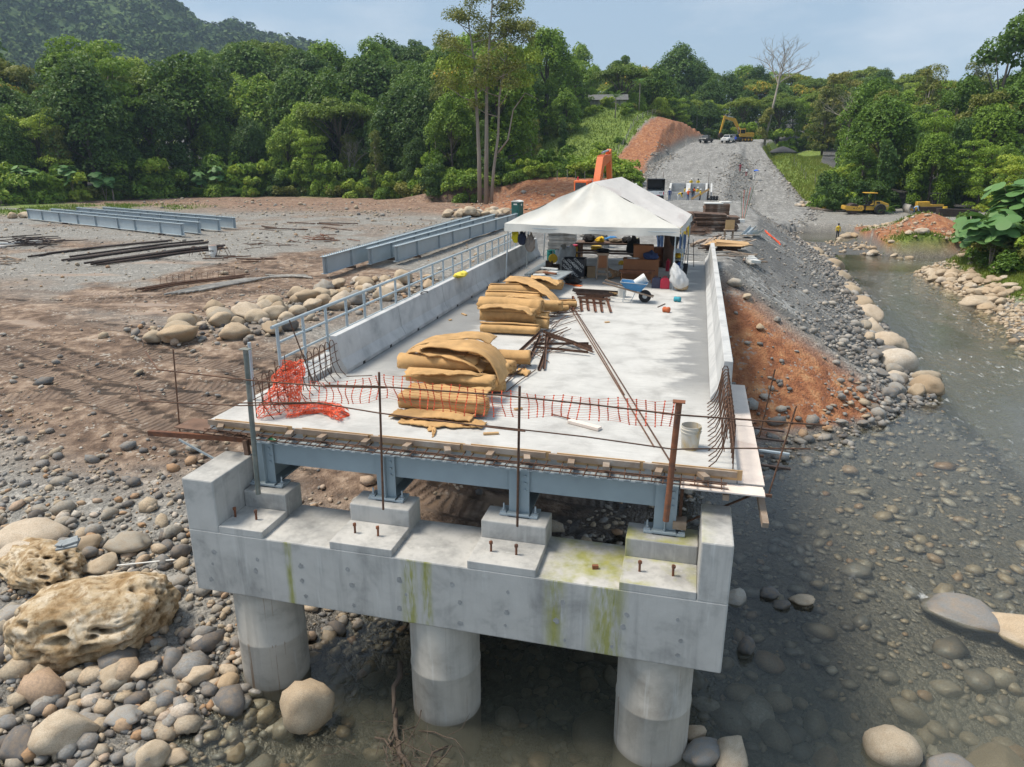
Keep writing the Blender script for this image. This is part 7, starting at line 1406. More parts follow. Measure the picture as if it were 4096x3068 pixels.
# ================================================================== vehicles
def wheel(parent, x, y, r, w_, z=None):
    e = empty('wheel', (x, y, r if z is None else z)); e.parent = parent
    mb = MB(); mb.lathe([(r*.6,-w_/2),(r*.93,-w_/2),(r,-w_*.35),(r,w_*.35),(r*.93,w_/2),(r*.6,w_/2)], n=22); mb.build('tyre', mt['black'], e, rot=(0,math.pi/2,0), auto=True)
    mb = MB(); mb.lathe([(.03,-w_*.42),(r*.55,-w_*.38),(r*.61,-w_*.46),(r*.61,w_*.46),(r*.55,w_*.38),(.03,w_*.42)], n=18); mb.build('rim', mt['galv'], e, rot=(0,math.pi/2,0), auto=True)
def pickup(loc, rz, mk, label, canopy=False):
    # nose points to -Y
    e = empty('pickup_truck', loc, rz, label, 'pickup'); bm_ = mt[mk]
    mb = MB(); mb.prism([(-2.55,.45),(-2.6,.75),(-2.5,.98),(-1.35,1.08),(2.55,1.08),(2.6,.6),(2.5,.45)], 'x', -.9, .9); mb.build('body', bm_, e, bevel=.07)
    mb = MB(); T = [(-.68,-.75,1.78),(.68,-.75,1.78),(.68,.75,1.78),(-.68,.75,1.78)]; B = [(-.86,-1.45,1.06),(.86,-1.45,1.06),(.86,1.0,1.06),(-.86,1.0,1.06)]; mb.add(T+B, [(0,1,2,3),(0,4,5,1),(1,5,6,2),(2,6,7,3),(3,7,4,0)]); mb.build('cab', bm_, e, bevel=.05)
    def pane(nm, q): mb = MB(); mb.add(q, [(0,1,2,3)]); o = mb.build(nm, mt['glass'], e); s = o.modifiers.new('s','SOLIDIFY'); s.thickness = .02; s.offset = 0
    pane('windscreen', [(-.76,-1.37,1.15),(.76,-1.37,1.15),(.64,-.83,1.72),(-.64,-.83,1.72)]); pane('rear_window', [(-.76,.985,1.15),(.76,.985,1.15),(.64,.79,1.7),(-.64,.79,1.7)])
    for s in (-1,1):
        pane('side_window', [(s*.855,-1.2,1.14),(s*.855,-.1,1.14),(s*.705,-.1,1.7),(s*.705,-.7,1.7)]); pane('side_window', [(s*.855,0,1.14),(s*.855,.85,1.14),(s*.705,.65,1.7),(s*.705,0,1.7)])
        mb = MB(); mb.box((s*.68,-2.55,.84),(.34,.1,.15)); mb.build('headlight', mt['chrome'], e, bevel=.02); mb = MB(); mb.box((s*.8,2.57,.86),(.14,.06,.3)); mb.build('tail_light', mt['red'], e); mb = MB(); mb.box((s*.98,-.95,1.15),(.16,.1,.18)); mb.build('mirror', bm_, e, bevel=.02)
        for y in (-1.6,1.55): wheel(e, s*.8, y, .38, .26)
    mb = MB(); mb.box((0,-2.575,.86),(.9,.06,.16)); mb.build('grille', mt['black'], e); mb = MB(); mb.box((0,-2.6,.55),(1.75,.12,.2)); mb.build('bumper', mt['black'] if mk == 'cargrey' else bm_, e, bevel=.03); mb = MB(); mb.box((0,-2.665,.56),(.4,.01,.12)); mb.build('number_plate', mt['white'], e)
    mb = MB(); mb.box((0,2.62,.55),(1.7,.12,.16)); mb.build('rear_bumper', mt['black'], e)
    if canopy:
        mb = MB(); mb.box((0,1.75,2.32),(1.84,1.75,.05)); mb.box((-.9,1.75,1.7),(.04,1.75,1.25)); mb.box((.9,1.75,1.7),(.04,1.75,1.25)); mb.box((0,.9,1.7),(1.8,.04,1.25)); mb.build('canopy', mt['blackplastic'], e, bevel=.015); mb = MB(); mb.box((0,2.6,.83),(1.55,.05,.48)); mb.build('tailgate', bm_, e, bevel=.02)
        mb = MB(); mb.box((-.5,2.632,.9),(.35,.006,.06)); mb.build('badge', mt['black'], e); mb = MB(); mb.box((0,2.64,.62),(.9,.03,.1)); mb.build('reflector_bar', mt['red'], e)
    return e
pickup((5.9,186,gz(5.9,186)), -.35, 'carwhite', 'white pickup truck parked on the far road'); pickup((.9,186.5,gz(.9,186.5)), -.35, 'cargrey', 'dark grey pickup parked at the left of the far road'); pickup((7.6,191.5,gz(7.6,191.5)), -.5, 'cargrey', 'dark vehicle half hidden behind the white pickup')
pickup((-4.75,83.2,gz(-4.75,83.2)), math.pi+.12, 'carwhite', 'white pickup with tall black canopy seen from behind on the approach', True)
def track_unit(parent, x, L, h, w_, mk='darksteel'):
    e = empty('track', (x,0,0)); e.parent = parent; r = h/2; P = [(L/2-r+r*math.sin(a), r-r*math.cos(a)) for a in np.linspace(0,math.pi,7)]+[(-L/2+r-r*math.sin(a), r+r*math.cos(a)) for a in np.linspace(0,math.pi,7)]
    mb = MB(); mb.prism(P, 'x', -w_/2, w_/2); mb.build('track_belt', mt[mk], e)
    for k in range(5): mb = MB(); mb.cyl((-w_*.55,-L/2+r+k*(L-2*r)/4,r),(w_*.55,-L/2+r+k*(L-2*r)/4,r), r*.55, n=12); mb.build('roller', mt['catyellow'], e)
    mb = MB(); n = int(L/.2)
    for k in range(n): mb.box((0,-L/2+r*.6+k*(L-r*1.2)/(n-1),h+.012),(w_*1.04,.05,.03)); mb.box((0,-L/2+r*.6+k*(L-r*1.2)/(n-1),-.008),(w_*1.04,.05,.02))
    tag(mb.build('track_shoes', mt['rust'], e), kind='stuff')
def excavator(loc, rz, mk, label, boom, name='excavator'):
    # boom reaches to -Y in local space; boom = list of (y,z) for boom, stick
    e = empty(name, loc, rz, label, 'excavator')
    for x in (-1.25,1.25): track_unit(e, x, 4.2, .85, .6)
    mb = MB(); mb.box((0,0,.65),(1.9,2.2,.5)); mb.build('undercarriage', mt['darksteel'], e); mb = MB(); mb.cyl((0,0,.85),(0,0,1.05),.75,n=20); mb.build('slew_ring', mt['darksteel'], e)
    mb = MB(); mb.prism([(-1.5,1.05),(-1.5,1.35),(-.2,1.4),(-.1,2.1),(1.9,2.1),(2.1,1.9),(2.1,1.05)], 'x', -1.35, 1.35); mb.build('house', mt[mk], e, bevel=.06)
    mb = MB(); mb.box((0,2.1,1.55),(2.5,.7,1.0)); mb.build('counterweight', mt[mk], e, bevel=.15)
    cb = empty('cab', (.85,-.75,1.38)); cb.parent = e
    mb = MB(); mb.box((0,0,.8),(1.0,1.5,1.55)); mb.build('cab_shell', mt[mk], cb, bevel=.1)
    mb = MB(); mb.box((0,-.745,.9),(.82,.04,1.1)); mb.build('windscreen', mt['glass'], cb); mb = MB(); mb.box((0,.745,1.05),(.75,.04,.7)); mb.build('rear_window', mt['glass'], cb)
    for s in (-1,1): mb = MB(); mb.box((s*.495,0,.95),(.04,1.2,.9)); mb.build('side_window', mt['glass'], cb)
    b0, b1, b2, s2, tip = boom
    mb = MB(); up_ = .32
    def limb(P, W, wd_, nm, m_):
        mb = MB(); top = []; bot = []
        for i, p in enumerate(P):
            d = Vector(P[min(i+1,len(P)-1)])-Vector(P[max(i-1,0)]); n_ = Vector((-d.y, d.x)).normalized(); top.append((p[0]+n_.x*W[i], p[1]+n_.y*W[i])); bot.append((p[0]-n_.x*W[i], p[1]-n_.y*W[i]))
        mb.prism(top+bot[::-1], 'x', -wd_/2, wd_/2); return mb.build(nm, m_, e, bevel=.03)
    limb([b0, b1, b2], [.28,.4,.2], .48, 'boom', mt[mk]); limb([s2, tip], [.28,.16], .36, 'stick', mt[mk])
    for x in (-.32,.32): mb = MB(); mb.cyl((x,b0[0]-.5,b0[1]-.35),(x,(b0[0]+b1[0])/2,(b0[1]+b1[1])/2), .08, n=8); mb.build('boom_cylinder', mt['galv'], e)
    mid = ((b1[0]+b2[0])/2, (b1[1]+b2[1])/2); q = Vector((b1[0],b1[1])).lerp(Vector((b2[0],b2[1])),.2); n_ = Vector((-(b2[1]-b1[1]), b2[0]-b1[0])).normalized()*.55; n_ = n_ if n_.y > 0 or abs(n_.y) < .3 else -n_
    mb = MB(); mb.cyl((0,q.x+n_.x,q.y+n_.y),(0,s2[0],s2[1]), .09, .06, n=10); mb.build('stick_cylinder', mt['galv'], e)
    for k in range(5):
        mb = MB(); mb.tube([(-.2+.1*k,b0[0]+n_.x*.8,b0[1]+.5),(-.2+.1*k,b1[0]+n_.x*.75,b1[1]+n_.y*.75),(-.2+.1*k,mid[0]+n_.x*.55,mid[1]+n_.y*.55)], .03, 6); mb.build('hydraulic_pipe', mt[mk], e)
    mb = MB(); y, z = tip; mb.prism([(y-.1,z+.2),(y+.45,z+.05),(y+.75,z-.5),(y+.55,z-1.0),(y-.1,z-1.05),(y-.3,z-.4)], 'x', -.55, .55); mb.build('bucket', mt['darksteel'], e, bevel=.04)
    mb = MB(); mb.cyl((1.1,0,0),(1.1,0,.25),.05,n=8); o = mb.build('beacon', mt['red'], e, loc=(0,-.2,2.93)); return e
# orange excavator behind the tent: boom folded steeply upwards
excavator((-7.0,50,gz(-7.0,50)), math.pi-.08, 'orange', 'orange excavator behind the tent seen from the back with raised boom', ((-.7,1.7),(-2.3,4.15),(-5.0,4.5),(-4.9,4.95),(-6.2,1.5)))
excavator((9.8,197,gz(9.8,197)), -1.15, 'catyellow', 'yellow excavator parked at the top of the far road', ((-.6,1.8),(-2.6,5.0),(-5.3,5.6),(-5.2,6.0),(-6.2,1.9)))
def road_roller(loc, rz):
    e = empty('road_roller', loc, rz, 'yellow road roller with black canopy frame parked by the ford', 'roller')   # drum towards -X
    dm = MB(); dm.lathe([(.2,-1.05),(.76,-1.05),(.78,-1.0),(.78,1.0),(.76,1.05),(.2,1.05)], n=32); dm.build('drum', mt['darksteel'], e, loc=(-1.75,0,.78), rot=(math.pi/2,0,0), auto=True)
    for s in (-1,1): mb = MB(); mb.prism([(-3.0,.75),(-2.7,.55),(-.6,.5),(-.35,.8),(-.5,1.25),(-1.0,1.3),(-1.25,1.1),(-2.2,1.2),(-2.9,1.25)], 'y', s*1.06-.06, s*1.06+.06); mb.build('drum_yoke', mt['catyellow'], e, bevel=.02)
    mb = MB(); mb.box((-2.95,0,.95),(.2,2.1,.5)); mb.build('front_beam', mt['catyellow'], e, bevel=.04); mb = MB(); mb.box((-.35,0,.85),(.8,1.2,.5)); mb.build('articulation', mt['darksteel'], e)
    mb = MB(); mb.prism([(.0,.6),(.0,1.2),(.6,1.35),(1.1,1.9),(1.9,1.95),(3.0,1.55),(3.15,1.1),(3.05,.65)], 'y', -.75, .75); mb.build('engine_hood', mt['catyellow'], e, bevel=.08)
    mb = MB(); mb.box((.4,0,1.3),(1.3,1.7,.12)); mb.build('platform', mt['black'], e); mb = MB(); mb.box((.6,0,1.6),(.5,.55,.55)); mb.build('seat', mt['black'], e, bevel=.06); mb = MB(); mb.cyl((.1,0,1.3),(.0,0,1.95),.05,n=8); mb.build('steering_column', mt['black'], e)
    for x in (-.15,1.0):
        for y in (-.75,.75): mb = MB(); mb.bar((x,y,1.3),(x+(.15 if x < 0 else 0),y*.95,3.0),.09,.09); mb.build('canopy_post', mt['black'], e)
    mb = MB(); mb.box((.45,0,3.05),(1.7,1.8,.12)); mb.build('canopy', mt['catyellow'], e, bevel=.05)
    for s in (-1,1):
        w_ = empty('wheel', (1.85,s*.95,.78)); w_.parent = e; mb = MB(); mb.lathe([(.42,-.28),(.7,-.3),(.78,-.22),(.78,.22),(.7,.3),(.42,.28)], n=26); mb.build('tyre', mt['black'], w_, rot=(math.pi/2,0,0), auto=True); mb = MB(); mb.lathe([(.05,-.2),(.4,-.22),(.44,-.29),(.44,.29),(.4,.22),(.05,.2)], n=20); mb.build('rim', mt['catyellow'], w_, rot=(math.pi/2,0,0), auto=True)
    text('CAT', .42, mt['black'], e, (-1.05,-1.126,.86), (math.pi/2,0,0)); mb = MB(); mb.box((-1.75,-1.124,.88),(.16,.006,.16)); mb.build('warning_plate', mt['black'], e); text('CAT', .22, mt['white'], e, (2.75,-.757,1.25), (math.pi/2,0,0)); mb = MB(); mb.box((1.55,-.755,1.7),(.5,.02,.25)); mb.build('air_grille', mt['black'], e)
road_roller((24.0,117.2,gz(24,117.2)), .06)
def dozer(loc, rz):
    e = empty('bulldozer', loc, rz, 'yellow bulldozer half hidden by leaves at the right', 'bulldozer')
    for y in (-.95,.95):
        h = empty('track', (.6,y,0)); h.parent = e; h.rotation_euler = (0,0,math.pi/2); mb = MB(); mb.prism([(-1.7,.1),(1.7,.0),(1.95,.4),(1.7,.85),(-1.4,.95),(-1.8,.5)], 'x', -.28, .28); mb.build('track_belt', mt['darksteel'], h, bevel=.05)
    mb = MB(); mb.prism([(-1.2,.5),(-1.2,1.55),(.4,1.6),(.5,1.2),(2.3,1.25),(2.4,.5)], 'y', -.6, .6); mb.build('body', mt['catyellow'], e, bevel=.06)
    mb = MB(); P = [(-2.35-.18*math.sin(math.pi*t_), .02+1.15*t_) for t_ in np.linspace(0,1,8)]; mb.prism(P+[(p[0]+.12,p[1]) for p in P[::-1]], 'y', -1.6, 1.6); mb.build('blade', mt['wood_grey'], e)
    for y in (-.8,.8): mb = MB(); mb.bar((-2.3,y,.4),(0,y*1.05,.45),.12,.16); mb.build('push_arm', mt['catyellow'], e)
    for x in (.5,1.6):
        for y in (-.55,.55): mb = MB(); mb.bar((x,y,1.3),(x,y,2.7),.08,.08); mb.build('canopy_post', mt['black'], e)
    mb = MB(); mb.box((1.05,0,2.75),(1.4,1.4,.08)); mb.build('canopy', mt['black'], e); mb = MB(); mb.box((1.1,0,1.5),(.5,.6,.6)); mb.build('seat', mt['black'], e); mb = MB(); mb.cyl((-.6,.2,1.5),(-.6,.2,2.2),.05,n=8); mb.build('exhaust', mt['darksteel'], e)
dozer((32.2,118,gz(32.2,118)), .03)
mb = MB(); mb.prism([(-2.2,0),(2.2,0),(2.5,.9),(-2.3,1.0)], 'y', -.7, .7); tag(mb.build('steel_skip', mt['darksteel'], loc=(33.8,109.5,gz(33.8,109.5))), 'dark steel skip below the bulldozer', 'skip')
# ================================================================== people
HUE = {'yel': (.72,.5,.03), 'jean': (.06,.11,.22), 'dark': (.02,.022,.03), 'orange': (.85,.12,.02), 'blue': (.03,.06,.2), 'white': (.75,.75,.73), 'red': (.3,.03,.05), 'black': (.015,.015,.018), 'lblue': (.35,.5,.68), 'royal': (.02,.08,.55)}
POSE = {
 'stand': dict(pel=(0,0,.92), ch=(0,0,1.25), nk=(0,.01,1.45), hd=(0,-.01,1.6), sh=.19, el=((-.25,0,1.14),(.25,0,1.14)), ha=((-.26,-.05,.88),(.26,-.05,.88)), kn=((-.1,-.02,.5),(.1,-.02,.5)), ft=((-.11,.02,.06),(.11,.02,.06))),
 'walk': dict(pel=(0,0,.92), ch=(0,-.03,1.25), nk=(0,-.04,1.45), hd=(0,-.06,1.6), sh=.18, el=((-.24,.1,1.16),(.24,-.1,1.16)), ha=((-.25,.02,.92),(.25,-.24,.98)), kn=((-.1,-.16,.52),(.1,.04,.5)), ft=((-.1,-.12,.06),(.1,.3,.1))),
 'bend': dict(pel=(0,.12,.86), ch=(0,-.2,1.08), nk=(0,-.42,1.08), hd=(0,-.56,1.02), sh=.19, el=((-.2,-.42,.78),(.2,-.42,.78)), ha=((-.1,-.55,.5),(.1,-.55,.5)), kn=((-.12,-.02,.48),(.12,-.02,.48)), ft=((-.14,.06,.06),(.14,.06,.06))),
 'work': dict(pel=(0,0,.9), ch=(0,-.1,1.22), nk=(0,-.14,1.42), hd=(0,-.22,1.55), sh=.19, el=((-.25,-.18,1.16),(.25,-.18,1.16)), ha=((-.14,-.4,1.1),(.14,-.4,1.1)), kn=((-.11,-.05,.5),(.11,.0,.5)), ft=((-.13,.0,.06),(.13,.05,.06))),
 'carry': dict(pel=(0,0,.9), ch=(0,-.02,1.24), nk=(0,-.02,1.44), hd=(0,-.05,1.59), sh=.19, el=((-.3,-.1,1.1),(.3,-.12,1.12)), ha=((-.2,-.32,1.0),(.38,-.3,1.2)), kn=((-.12,-.1,.5),(.12,.05,.5)), ft=((-.14,-.06,.06),(.15,.2,.07)))}
def person(loc, rz, pose, top, leg, label, helmet=None, s=1.0, hairlong=False, shoe='black'):
    P = POSE[pose]; J = []; Rr = []; E = []
    def j(p, r): J.append(Vector(p)); Rr.append(r); return len(J)-1
    pel = j(P['pel'], (.15,.11)); ch = j(P['ch'], (.17,.11)); nk = j(P['nk'], (.06,.06)); hd = j(P['hd'], (.085,.1)); tp = j(Vector(P['hd'])+Vector((0,0,.1)), (.07,.08)); E += [(pel,ch),(ch,nk),(nk,hd),(hd,tp)]; part = {(pel,ch):0,(ch,nk):0,(nk,hd):2,(hd,tp):2}
    for k, sgn in enumerate((-1,1)):
        c = Vector(P['ch'])+(Vector(P['nk'])-Vector(P['ch']))*.6; sh = j(c+Vector((sgn*P['sh'],0,0)), (.075,.075)); el = j(P['el'][k], (.055,.055)); ha = j(P['ha'][k], (.04,.04)); d = (Vector(P['ha'][k])-Vector(P['el'][k])).normalized(); fi = j(Vector(P['ha'][k])+d*.1, (.045,.022))
        E += [(ch,sh),(sh,el),(el,ha),(ha,fi)]; part.update({(ch,sh):0,(sh,el):0,(el,ha):0,(ha,fi):2})
        hp = j(Vector(P['pel'])+Vector((sgn*.09,0,-.08)), (.1,.1)); kn = j(P['kn'][k], (.07,.07)); ft = j(P['ft'][k], (.05,.05)); to = j(Vector(P['ft'][k])+Vector((sgn*.02,-.15,-.03)), (.045,.035)); E += [(pel,hp),(hp,kn),(kn,ft),(ft,to)]; part.update({(pel,hp):1,(hp,kn):1,(kn,ft):1,(ft,to):3})
    me = bpy.data.meshes.new('body'); me.from_pydata(J, E, []); o = bpy.data.objects.new('tmp', me); col.objects.link(o); m_ = o.modifiers.new('k','SKIN'); m_.use_smooth_shade = True
    for i, r in enumerate(Rr): me.skin_vertices[0].data[i].radius = r
    me.skin_vertices[0].data[pel].use_root = True; q = o.modifiers.new('u','SUBSURF'); q.levels = 1
    dg = bpy.context.evaluated_depsgraph_get(); nm = bpy.data.meshes.new_from_object(o.evaluated_get(dg)); bpy.data.objects.remove(o); nm.materials.clear()
    for c in (cloth('shirt_'+top, HUE[top]), cloth('legs_'+leg, HUE[leg]), mt['skin'], mt['black']): nm.materials.append(c)
    for f in nm.polygons:
        c = f.center; best = 9; bp = 0
        for (a, b_), pt in part.items():
            A, B = J[a], J[b_]; t_ = max(0, min(1, (c-A).dot(B-A)/max(1e-6,(B-A).length_squared))); dd = (c-A.lerp(B,t_)).length/(max(Rr[a][0],Rr[b_][0])+.05)
            if dd < best: best = dd; bp = pt
        f.material_index = bp
    nm.shade_smooth(); e = empty('person', loc, rz, label, 'person'); e.scale = (s,s,s); link('body', nm, e); hp_ = Vector(P['hd'])
    mb = MB()
    if helmet: mb.lathe([(.15,.0),(.15,.012),(.118,.02),(.11,.09),(.06,.14),(.005,.15)], n=14); mb.build('helmet', cloth('helmet_'+helmet, HUE[helmet]) if helmet != 'yel' else mt['yellow'], e, loc=hp_+Vector((0,-.01,.05)), rot=(.5 if pose == 'bend' else .1,0,0), auto=True)
    else: mb.lathe([(.06,-.13 if not hairlong else -.3),(.112,-.02),(.112,.06),(.07,.12),(.005,.14)], n=12); mb.build('hair', mt['black'], e, loc=hp_+Vector((0,.03,.02)), auto=True)
    return e
def gp(x, y): return (x, y, gz(x, y))
person((-.55,35.1,gz(-.55,35.1)), math.pi-.3, 'stand', 'yel', 'jean', 'person in yellow shirt and jeans standing at the right tent side'); person((-1.55,34.2,gz(-1.55,34.2)), 2.4, 'stand', 'dark', 'jean', 'person in jeans half hidden behind the tent table')
person((-4.1,111.2,gz(-4.1,111.2)), math.pi, 'stand', 'blue', 'jean', 'person in dark blue shirt beside the canopy pickup'); person(gp(-2.75,110.4), 1.3, 'bend', 'yel', 'white', 'person in yellow shirt bending down before the concrete wall'); person(gp(-1.4,110.2), .4, 'work', 'orange', 'jean', 'person in orange shirt with yellow helmet before the concrete wall', 'yel'); person(gp(-.75,109.8), 2.8, 'stand', 'dark', 'jean', 'person in dark shirt beside the orange shirted one'); person(gp(.3,109.6), 1.2, 'carry', 'yel', 'dark', 'person in yellow shirt carrying a long board', 'white')
person((-.15,113.7,gz(-.15,113.7)+.1), .3, 'work', 'yel', 'dark', 'person in yellow shirt with white helmet inside the concrete box', 'white'); person((-.75,114.2,gz(-.75,114.2)+.1), 2, 'work', 'orange', 'dark', 'person in red vest working inside the concrete box'); person((-1.95,114.3,gz(-1.95,114.3)+.1), 1, 'stand', 'yel', 'dark', 'person in yellow at the dark left corner inside the box')
person((-1.2,117.6,-.35), .2, 'work', 'yel', 'dark', 'person in yellow with white cap above the back wall, left', 'white'); person((-.1,117.6,-.35), -.2, 'work', 'yel', 'dark', 'person in yellow above the back wall, right'); person((-4.45,84.4,gz(-4.45,84.4)+.75), 1.6, 'bend', 'yel', 'dark', 'person in yellow shirt stooping in the canopy pickup bed', 'white', .9)
person(gp(7.4,147.5), math.pi+.2, 'walk', 'red', 'red', 'walker in dark red clothes on the side track', s=.92); person(gp(8.6,147), math.pi, 'walk', 'white', 'red', 'walker in white shirt in the middle of the side track', s=.92); w3 = person(gp(10.1,147.4), math.pi, 'walk', 'white', 'white', 'walker in white holding a blue umbrella', s=.95)
um = empty('umbrella', (10.35,147.2,gz(10.1,147.4)+1.05), 0, 'blue umbrella held by the walker in white', 'umbrella'); mb = MB(); mb.lathe([(.5,.6),(.42,.72),(.25,.82),(.02,.86),(.02,.84),(.24,.8),(.41,.7),(.49,.6)], n=10); mb.build('canopy', cloth('umbrella_blue', (.05,.15,.6)), um); mb = MB(); mb.cyl((0,0,-.1),(0,0,.86),.012,n=6); mb.build('shaft', mt['galv'], um)
person(gp(7.6,184.2), -.3, 'stand', 'royal', 'dark', 'person in bright blue beside the white pickup'); person(gp(16.6,93.6), .2, 'stand', 'yel', 'dark', 'person in yellow shirt standing alone at the ford', s=1.05); person(gp(30.4,116), 1.2, 'bend', 'lblue', 'jean', 'person in light blue bending behind the bulldozer blade'); person((-6.9,84.5,gz(-6.9,84.5)), 0, 'stand', 'white', 'jean', 'person with white cap at the left of the canopy pickup', 'white')
mb = MB(); mb.bar((-.9,109.4,gz(-.9,109.4)+.25),(1.5,109.4,gz(1.5,109.4)+1.75),.04,.3); tag(mb.build('board', mt['wood_new']), 'long pale board carried before the concrete wall', 'board')
# dog lying under the tent
def dog():
    J = [(0,0,.16),(-.3,0,.16),(.22,0,.2),(.36,0,.3),(.47,0,.29),(.58,0,.26),(-.5,.06,.06),(.28,-.1,.05),(.5,-.12,.035),(.28,.1,.05),(.5,.12,.035),(-.28,-.14,.08),(-.1,-.18,.035),(-.28,.14,.08),(-.1,.18,.035),(.38,-.06,.4),(.38,.06,.4)]; E = [(0,1),(0,2),(2,3),(3,4),(4,5),(1,6),(2,7),(7,8),(2,9),(9,10),(1,11),(11,12),(1,13),(13,14),(3,15),(3,16)]; Rr = [.12,.12,.12,.08,.07,.035,.02,.05,.03,.05,.03,.08,.03,.08,.03,.015,.015]
    me = bpy.data.meshes.new('dog'); me.from_pydata(J, E, []); o = bpy.data.objects.new('tmp', me); col.objects.link(o); o.modifiers.new('k','SKIN')
    for i, r in enumerate(Rr): me.skin_vertices[0].data[i].radius = (r,r)
    me.skin_vertices[0].data[0].use_root = True; q = o.modifiers.new('u','SUBSURF'); q.levels = 1; nm = bpy.data.meshes.new_from_object(o.evaluated_get(bpy.context.evaluated_depsgraph_get())); bpy.data.objects.remove(o); nm.materials.clear(); nm.materials.append(M('dog_fur', (.35,.2,.1), .9, .3, 6, .2, 60, stain=(.7,.65,.58), thr=(.5,.56))); nm.shade_smooth()
    tag(link('dog', nm, None, (-2.72,27.35,0), (0,0,-2.6)), 'brown and white dog lying between chair and desk', 'dog')
dog()
# ================================================================== second abutment under construction
a2 = empty('concrete_box', (-1.5,112.5,-1.6), 0, 'new concrete culvert box with walls on the far approach', 'abutment')
zb = -1.7
for nm, P_ in (('front_wall', ((-4.3,112),(1.3,112.3),zb,-.45)), ('back_wall', ((-4.0,116.3),(1.6,116.6),zb,.7))):
    (x0,y0),(x1,y1),z0,z1 = P_; mb = MB(); mb.box(((x0+x1)/2,(y0+y1)/2,(z0+z1)/2),(x1-x0,y1-y0,z1-z0)); wpart(mb, nm, mt['conc_bar'], a2, bevel=.02)
for x0, x1 in ((-4.3,-4.0),(-1.85,-1.2),(1.0,1.3),(1.75,2.0)):
    mb = MB(); mb.prism([(112.31,zb),(116.29,zb),(116.29,.7),(115.6,.7),(112.31,-.4)], 'x', x0+.35*0, x1); wpart(mb, 'wing_wall', mt['conc_bar'], a2, bevel=.02)
for x in (-5.2,1.35): mb = MB(); mb.cyl((x,112,-1.7),(x,112,2.4),.03,n=6); tag(mb.build('survey_pole', mt['rust']), ('left' if x < 0 else 'right')+' thin pole standing beside the concrete box', 'pole')
for i in range(6): mb = MB(); mb.lathe([(.16,-.7),(.19,-.68),(.19,.7),(.16,.7)], n=14); tag(mb.build('corrugated_pipe', mt['black'], loc=(1.9+.4*(i%3),110.6+.02*i,gz(1.9,110.6)+.19+.36*(i//3)), rot=(math.pi/2,0,0), auto=True), 'short black plastic pipe stacked right of the concrete box', 'pipe', 'black pipes right of the box')
# ================================================================== house and fence on the green hill, spoil heap
hz_ = gz(-24,194); hs = empty('wooden_house', (-24,194,hz_), .15, 'small grey wooden house half hidden by trees on the hill', 'house')
mb = MB(); mb.box((0,0,1.9),(9,5,3.0)); mb.build('wall', mt['wood_grey'], hs)
for k in range(18): mb = MB(); mb.box((-4.25+k*.5,-2.52,1.9),(.44,.03,2.96)); mb.build('plank', mt['wood_grey'], hs)
for s in (-1,1): mb = MB(); mb.add([(-5,s*3.2,3.1),(5,s*3.2,3.1),(5,0,4.6),(-5,0,4.6)], [(0,1,2,3)]); o = mb.build('roof', M('roof_sheet', (.13,.125,.12), .5, .2, 1, .1, 8), hs); q = o.modifiers.new('s','SOLIDIFY'); q.thickness = .06
mb = MB(); mb.box((1.5,-2.53,2.1),(1.1,.06,1.0)); w0 = mb.build('window', mt['glass'], hs); mb = MB(); mb.box((-1.5,-2.53,1.5),(.9,.06,2.0)); mb.build('door', mt['wood_dark'], hs)
fn_ = empty('post_fence', (-9,170,gz(-9,170)), 0, 'wire fence with wooden posts along the top of the red cut', 'fence'); fp = []
for k in range(24):
    y = 140+k*2.9; x = float(ip(y, RL))-9.5-.6*math.sin(k*.7); z = gz(x,y); fp.append(Vector((x,y,z))); mb = MB(); mb.cyl((x,y,z-.2),(x+rng.uniform(-.06,.06),y,z+1.45),.07,n=6); wpart(mb, 'post', mt['bark'], fn_)
for hh in (.5,.9,1.3): mb = MB(); mb.tube([p+Vector((0,0,hh)) for p in fp], .012, 4); wpart(mb, 'wire', mt['galv'], fn_)
for k in range(9): x, y = -10.5-1.6*k, 121.5+.6*math.sin(k*2)+.2*k; z = gz(x,y); mb = MB(); mb.cyl((x,y,z-.2),(x,y,z+1.7),.06,n=6); tag(mb.build('fence_post', mt['bark']), 'thin wooden post standing on the red bench', 'post', 'posts on the red bench')
for k in range(8): y = 150+4*k; x = float(ip(y, RS))+7+rng.gauss(0,.5); z = gz(x,y); mb = MB(); mb.cyl((x,y,z-.2),(x,y,z+1.5),.05,n=6); tag(mb.build('fence_post', mt['bark']), 'pale wooden fence post on the grassy knoll', 'post', 'fence posts on the knoll')
V, F = ico(4); V = V.copy(); sp_ = np.array([[v[0]*3.4, v[1]*2.6, max(-.1, v[2])*1.5*(1-.6*math.hypot(v[0],v[1])**1.2)+.0] for v in V]); tag(link('gravel_heap', np_mesh('gravel_heap', sp_, F, M('dark_gravel', (.06,.06,.065), .95, .3, 4, .8, 12), True), None, (19.5,196,gz(19.5,196)-.05)), 'dark grey gravel heap right of the dead tree', 'gravel heap')
pk = barrel('traffic_drum', (19.6,124.5,gz(19.6,124.5)), .3, .95, 'yellow', 'orange yellow traffic drum left of the road roller', 'drum')
cn = barrel('traffic_cone', (34.0,115,gz(34,115)), .3, 1.0, 'yellow', 'yellow marker beside the bulldozer', 'marker')
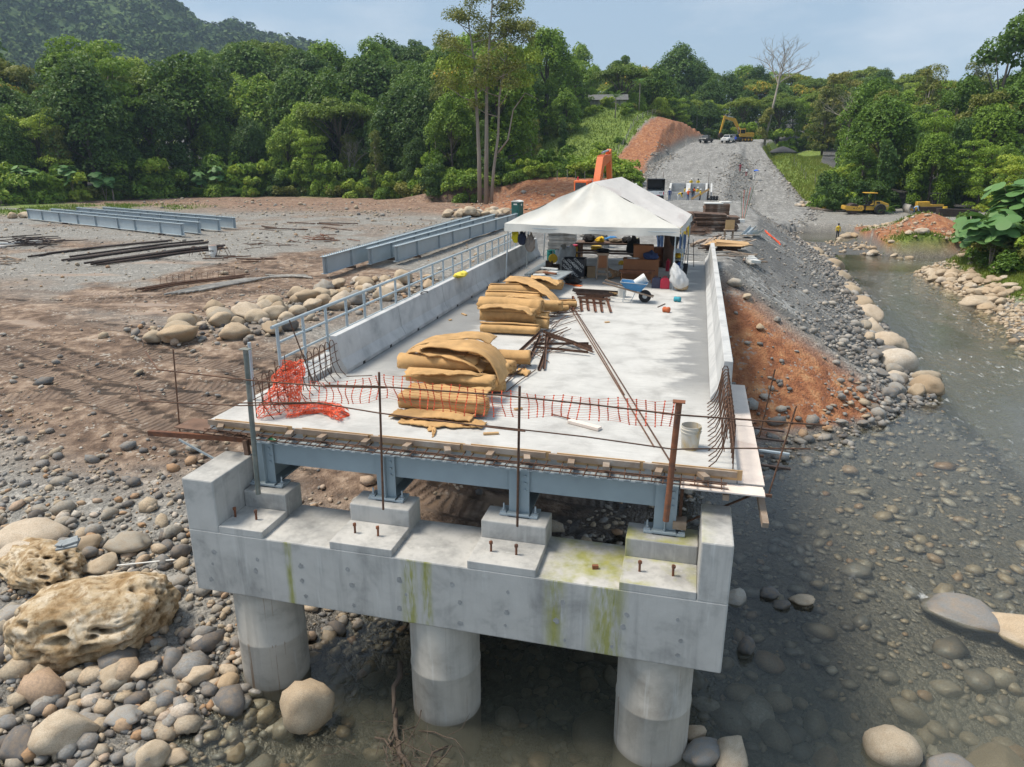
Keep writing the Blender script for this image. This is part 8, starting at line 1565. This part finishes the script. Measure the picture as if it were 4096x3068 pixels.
for k in range(12): a = rng.uniform(-.35,.35); x, y = 20.5+rng.uniform(-2,2.5), 122+rng.gauss(0,.8); pipe((x-1.5*math.cos(a),y-1.5*math.sin(a)),(x+1.5*math.cos(a),y+1.5*math.sin(a)),.09,'weathered log left of the road roller','logs left of the road roller',.1*rng.random(),'wood','log')
# ================================================================== haze
def haze():
    mb = MB(); mb.box((-200,700,190),(2600,2300,394)); m = bpy.data.materials.new('haze'); m.use_nodes = True; t = m.node_tree; t.nodes.clear(); o = t.nodes.new('ShaderNodeOutputMaterial'); v = t.nodes.new('ShaderNodeVolumePrincipled'); v.inputs['Color'].default_value = (.6,.78,1,1); v.inputs['Density'].default_value = .0002; v.inputs['Anisotropy'].default_value = .2; t.links.new(v.outputs[0], o.inputs['Volume'])
    tag(mb.build('haze', m), kind='stuff')
haze()
# ================================================================== labels: tell members of small groups apart by their place
def finish_labels():
    bpy.context.view_layer.update(); by = {}
    for o in bpy.data.objects:
        if o.parent is None and o.get('label') and o.get('group'): by.setdefault(o['label'], []).append(o)
    one = 'first second third fourth fifth sixth seventh eighth ninth tenth eleventh twelfth thirteenth fourteenth fifteenth sixteenth seventeenth eighteenth nineteenth'.split(); ten = {2: ('twentieth','twenty'), 3: ('thirtieth','thirty'), 4: ('fortieth','forty'), 5: ('fiftieth','fifty'), 6: ('sixtieth','sixty'), 7: ('seventieth','seventy'), 8: ('eightieth','eighty'), 9: ('ninetieth','ninety')}
    ORD = ['leftmost']+[(one[n-1] if n < 20 else ten[n//10][0] if n % 10 == 0 else ten[n//10][1]+'-'+one[n % 10-1])+' from left' for n in range(2, 100)]
    for lab, L in by.items():
        if not 2 <= len(L) <= len(ORD): continue
        def u(o):
            q = np.array(o.matrix_world.translation) if o.type == 'EMPTY' else np.mean([np.array(o.matrix_world @ Vector(c)) for c in o.bound_box], 0)
            q = q-np.array(CAM); return float(q@rt_/max(.1, q@fw_))
        L.sort(key=u)
        for k, o in enumerate(L):
            t_ = lab+', '+(ORD[k] if k < len(L)-1 else 'rightmost')
            if len(t_.split()) <= 16: o['label'] = t_
finish_labels()
